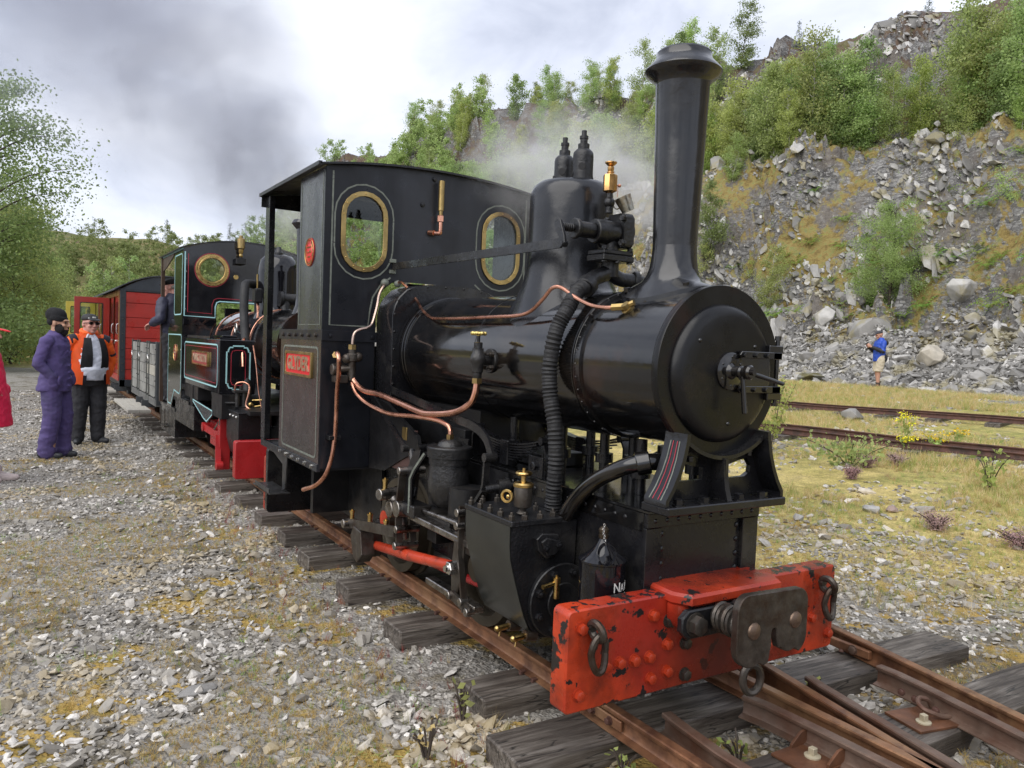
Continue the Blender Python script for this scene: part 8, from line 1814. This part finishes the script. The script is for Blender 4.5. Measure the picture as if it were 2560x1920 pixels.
rock((4.20, 1.95, float(ground_z(4.2, 1.95))+.01), (.16, .12, .09), (0, .2, .4), 'pinkish stone touching the pale quartz stone in the field', RM[5], mat('pink_rock', (.30, .22, .19), .7))
rock((3.35, 2.25, float(ground_z(3.35, 2.25))+.02), (.12, .09, .10), (.4, 0, 0), 'small upright grey stone in the field near the ballast', RM[6])
rock((-1.55, 1.32, -.155), (.20, .11, .035), (.05, .05, .4), 'flat slab of dark slate lying in the gravel at the lower left', RM[0])
rock((-.52, .33, -.13), (.13, .10, .05), (.1, .2, .2), 'white topped stone by the sleeper end left of the front beam', RM[4], mat('pale_stone', (.6, .59, .56), .6))
# ================================================================== STEAM AND SMOKE
def steam(name, label, loc, rad, dens, col=(1, 1, 1), seed=0, nscale=2.2, thr=.5, rot=(0, 0, 0), absorb=None):
    m = bpy.data.materials.new(name); m.use_nodes = True; t = m.node_tree; t.nodes.clear(); L = t.links.new
    o_ = t.nodes.new('ShaderNodeOutputMaterial'); v = t.nodes.new('ShaderNodeVolumePrincipled'); L(v.outputs[0], o_.inputs['Volume']); v.inputs['Color'].default_value = (*col, 1); v.inputs['Anisotropy'].default_value = .2
    if absorb: v.inputs['Absorption Color'].default_value = (*absorb, 1)
    c = t.nodes.new('ShaderNodeTexCoord'); ln = t.nodes.new('ShaderNodeVectorMath'); ln.operation = 'LENGTH'; L(c.outputs['Object'], ln.inputs[0])
    fo = t.nodes.new('ShaderNodeMapRange'); fo.interpolation_type = 'SMOOTHSTEP'; fo.inputs['From Min'].default_value = 1; fo.inputs['From Max'].default_value = .15; L(ln.outputs['Value'], fo.inputs['Value'])
    mp_ = t.nodes.new('ShaderNodeMapping'); mp_.inputs['Location'].default_value = (seed*3.7, seed*1.3, 0); mp_.inputs['Scale'].default_value = (rad[0], rad[1], rad[2]); L(c.outputs['Object'], mp_.inputs[0])
    n = t.nodes.new('ShaderNodeTexNoise'); n.inputs['Scale'].default_value = nscale; n.inputs['Detail'].default_value = 5; n.inputs['Roughness'].default_value = .62; n.inputs['Distortion'].default_value = .9; L(mp_.outputs[0], n.inputs['Vector'])
    nr = t.nodes.new('ShaderNodeMapRange'); nr.inputs['From Min'].default_value = thr-.12; nr.inputs['From Max'].default_value = thr+.2; L(n.outputs[0], nr.inputs['Value'])
    m1 = t.nodes.new('ShaderNodeMath'); m1.operation = 'MULTIPLY'; L(fo.outputs[0], m1.inputs[0]); L(nr.outputs[0], m1.inputs[1]); m2 = t.nodes.new('ShaderNodeMath'); m2.operation = 'MULTIPLY'; L(m1.outputs[0], m2.inputs[0]); m2.inputs[1].default_value = dens; L(m2.outputs[0], v.inputs['Density'])
    bm = B(); bmesh.ops.create_icosphere(bm, subdivisions=3, radius=1); o = bpy.data.objects.new(name, finish(bm, name, m)); COL.objects.link(o); o.location = loc; o.scale = rad; o.rotation_euler = rot; o['kind'] = 'stuff'; o['label'] = label
    return o
steam('steam', 'white steam drifting behind the safety valves', (1.05, 2.35, 2.42), (1.0, .7, .55), 6.0, seed=1, nscale=3.0, thr=.50)
steam('steam', 'wisp of steam over the right end of the cab roof', (.78, 2.15, 2.30), (.24, .2, .17), 10, seed=2, nscale=5, thr=.46)
steam('steam', 'steam rising from the second locomotive', (.15, 6.0, 2.6), (.34, .3, .6), 4.5, seed=3, nscale=3, thr=.46)
steam('steam', 'thin steam in front of the left hand trees', (-3.6, 12.5, 4.3), (1.3, 1.2, 1.2), .45, seed=4, nscale=.8, thr=.42)
steam('smoke', 'grey smoke plume leaving the hidden chimney behind the cab', (.05, 7.2, 3.3), (.95, 1.1, 1.2), 1.8, (.50, .52, .60), seed=5, nscale=1.9, thr=.45)
steam('smoke', 'grey smoke spreading left over the train', (-.5, 10.5, 5.2), (3.0, 2.8, 2.4), .62, (.50, .52, .62), seed=8, nscale=.85, thr=.45, rot=(0, .5, 0))
steam('smoke', 'thin grey smoke drifting high at the upper left', (-2.4, 15.5, 8.2), (5.5, 3.8, 4.0), .30, (.50, .53, .64), seed=6, nscale=.5, thr=.45)
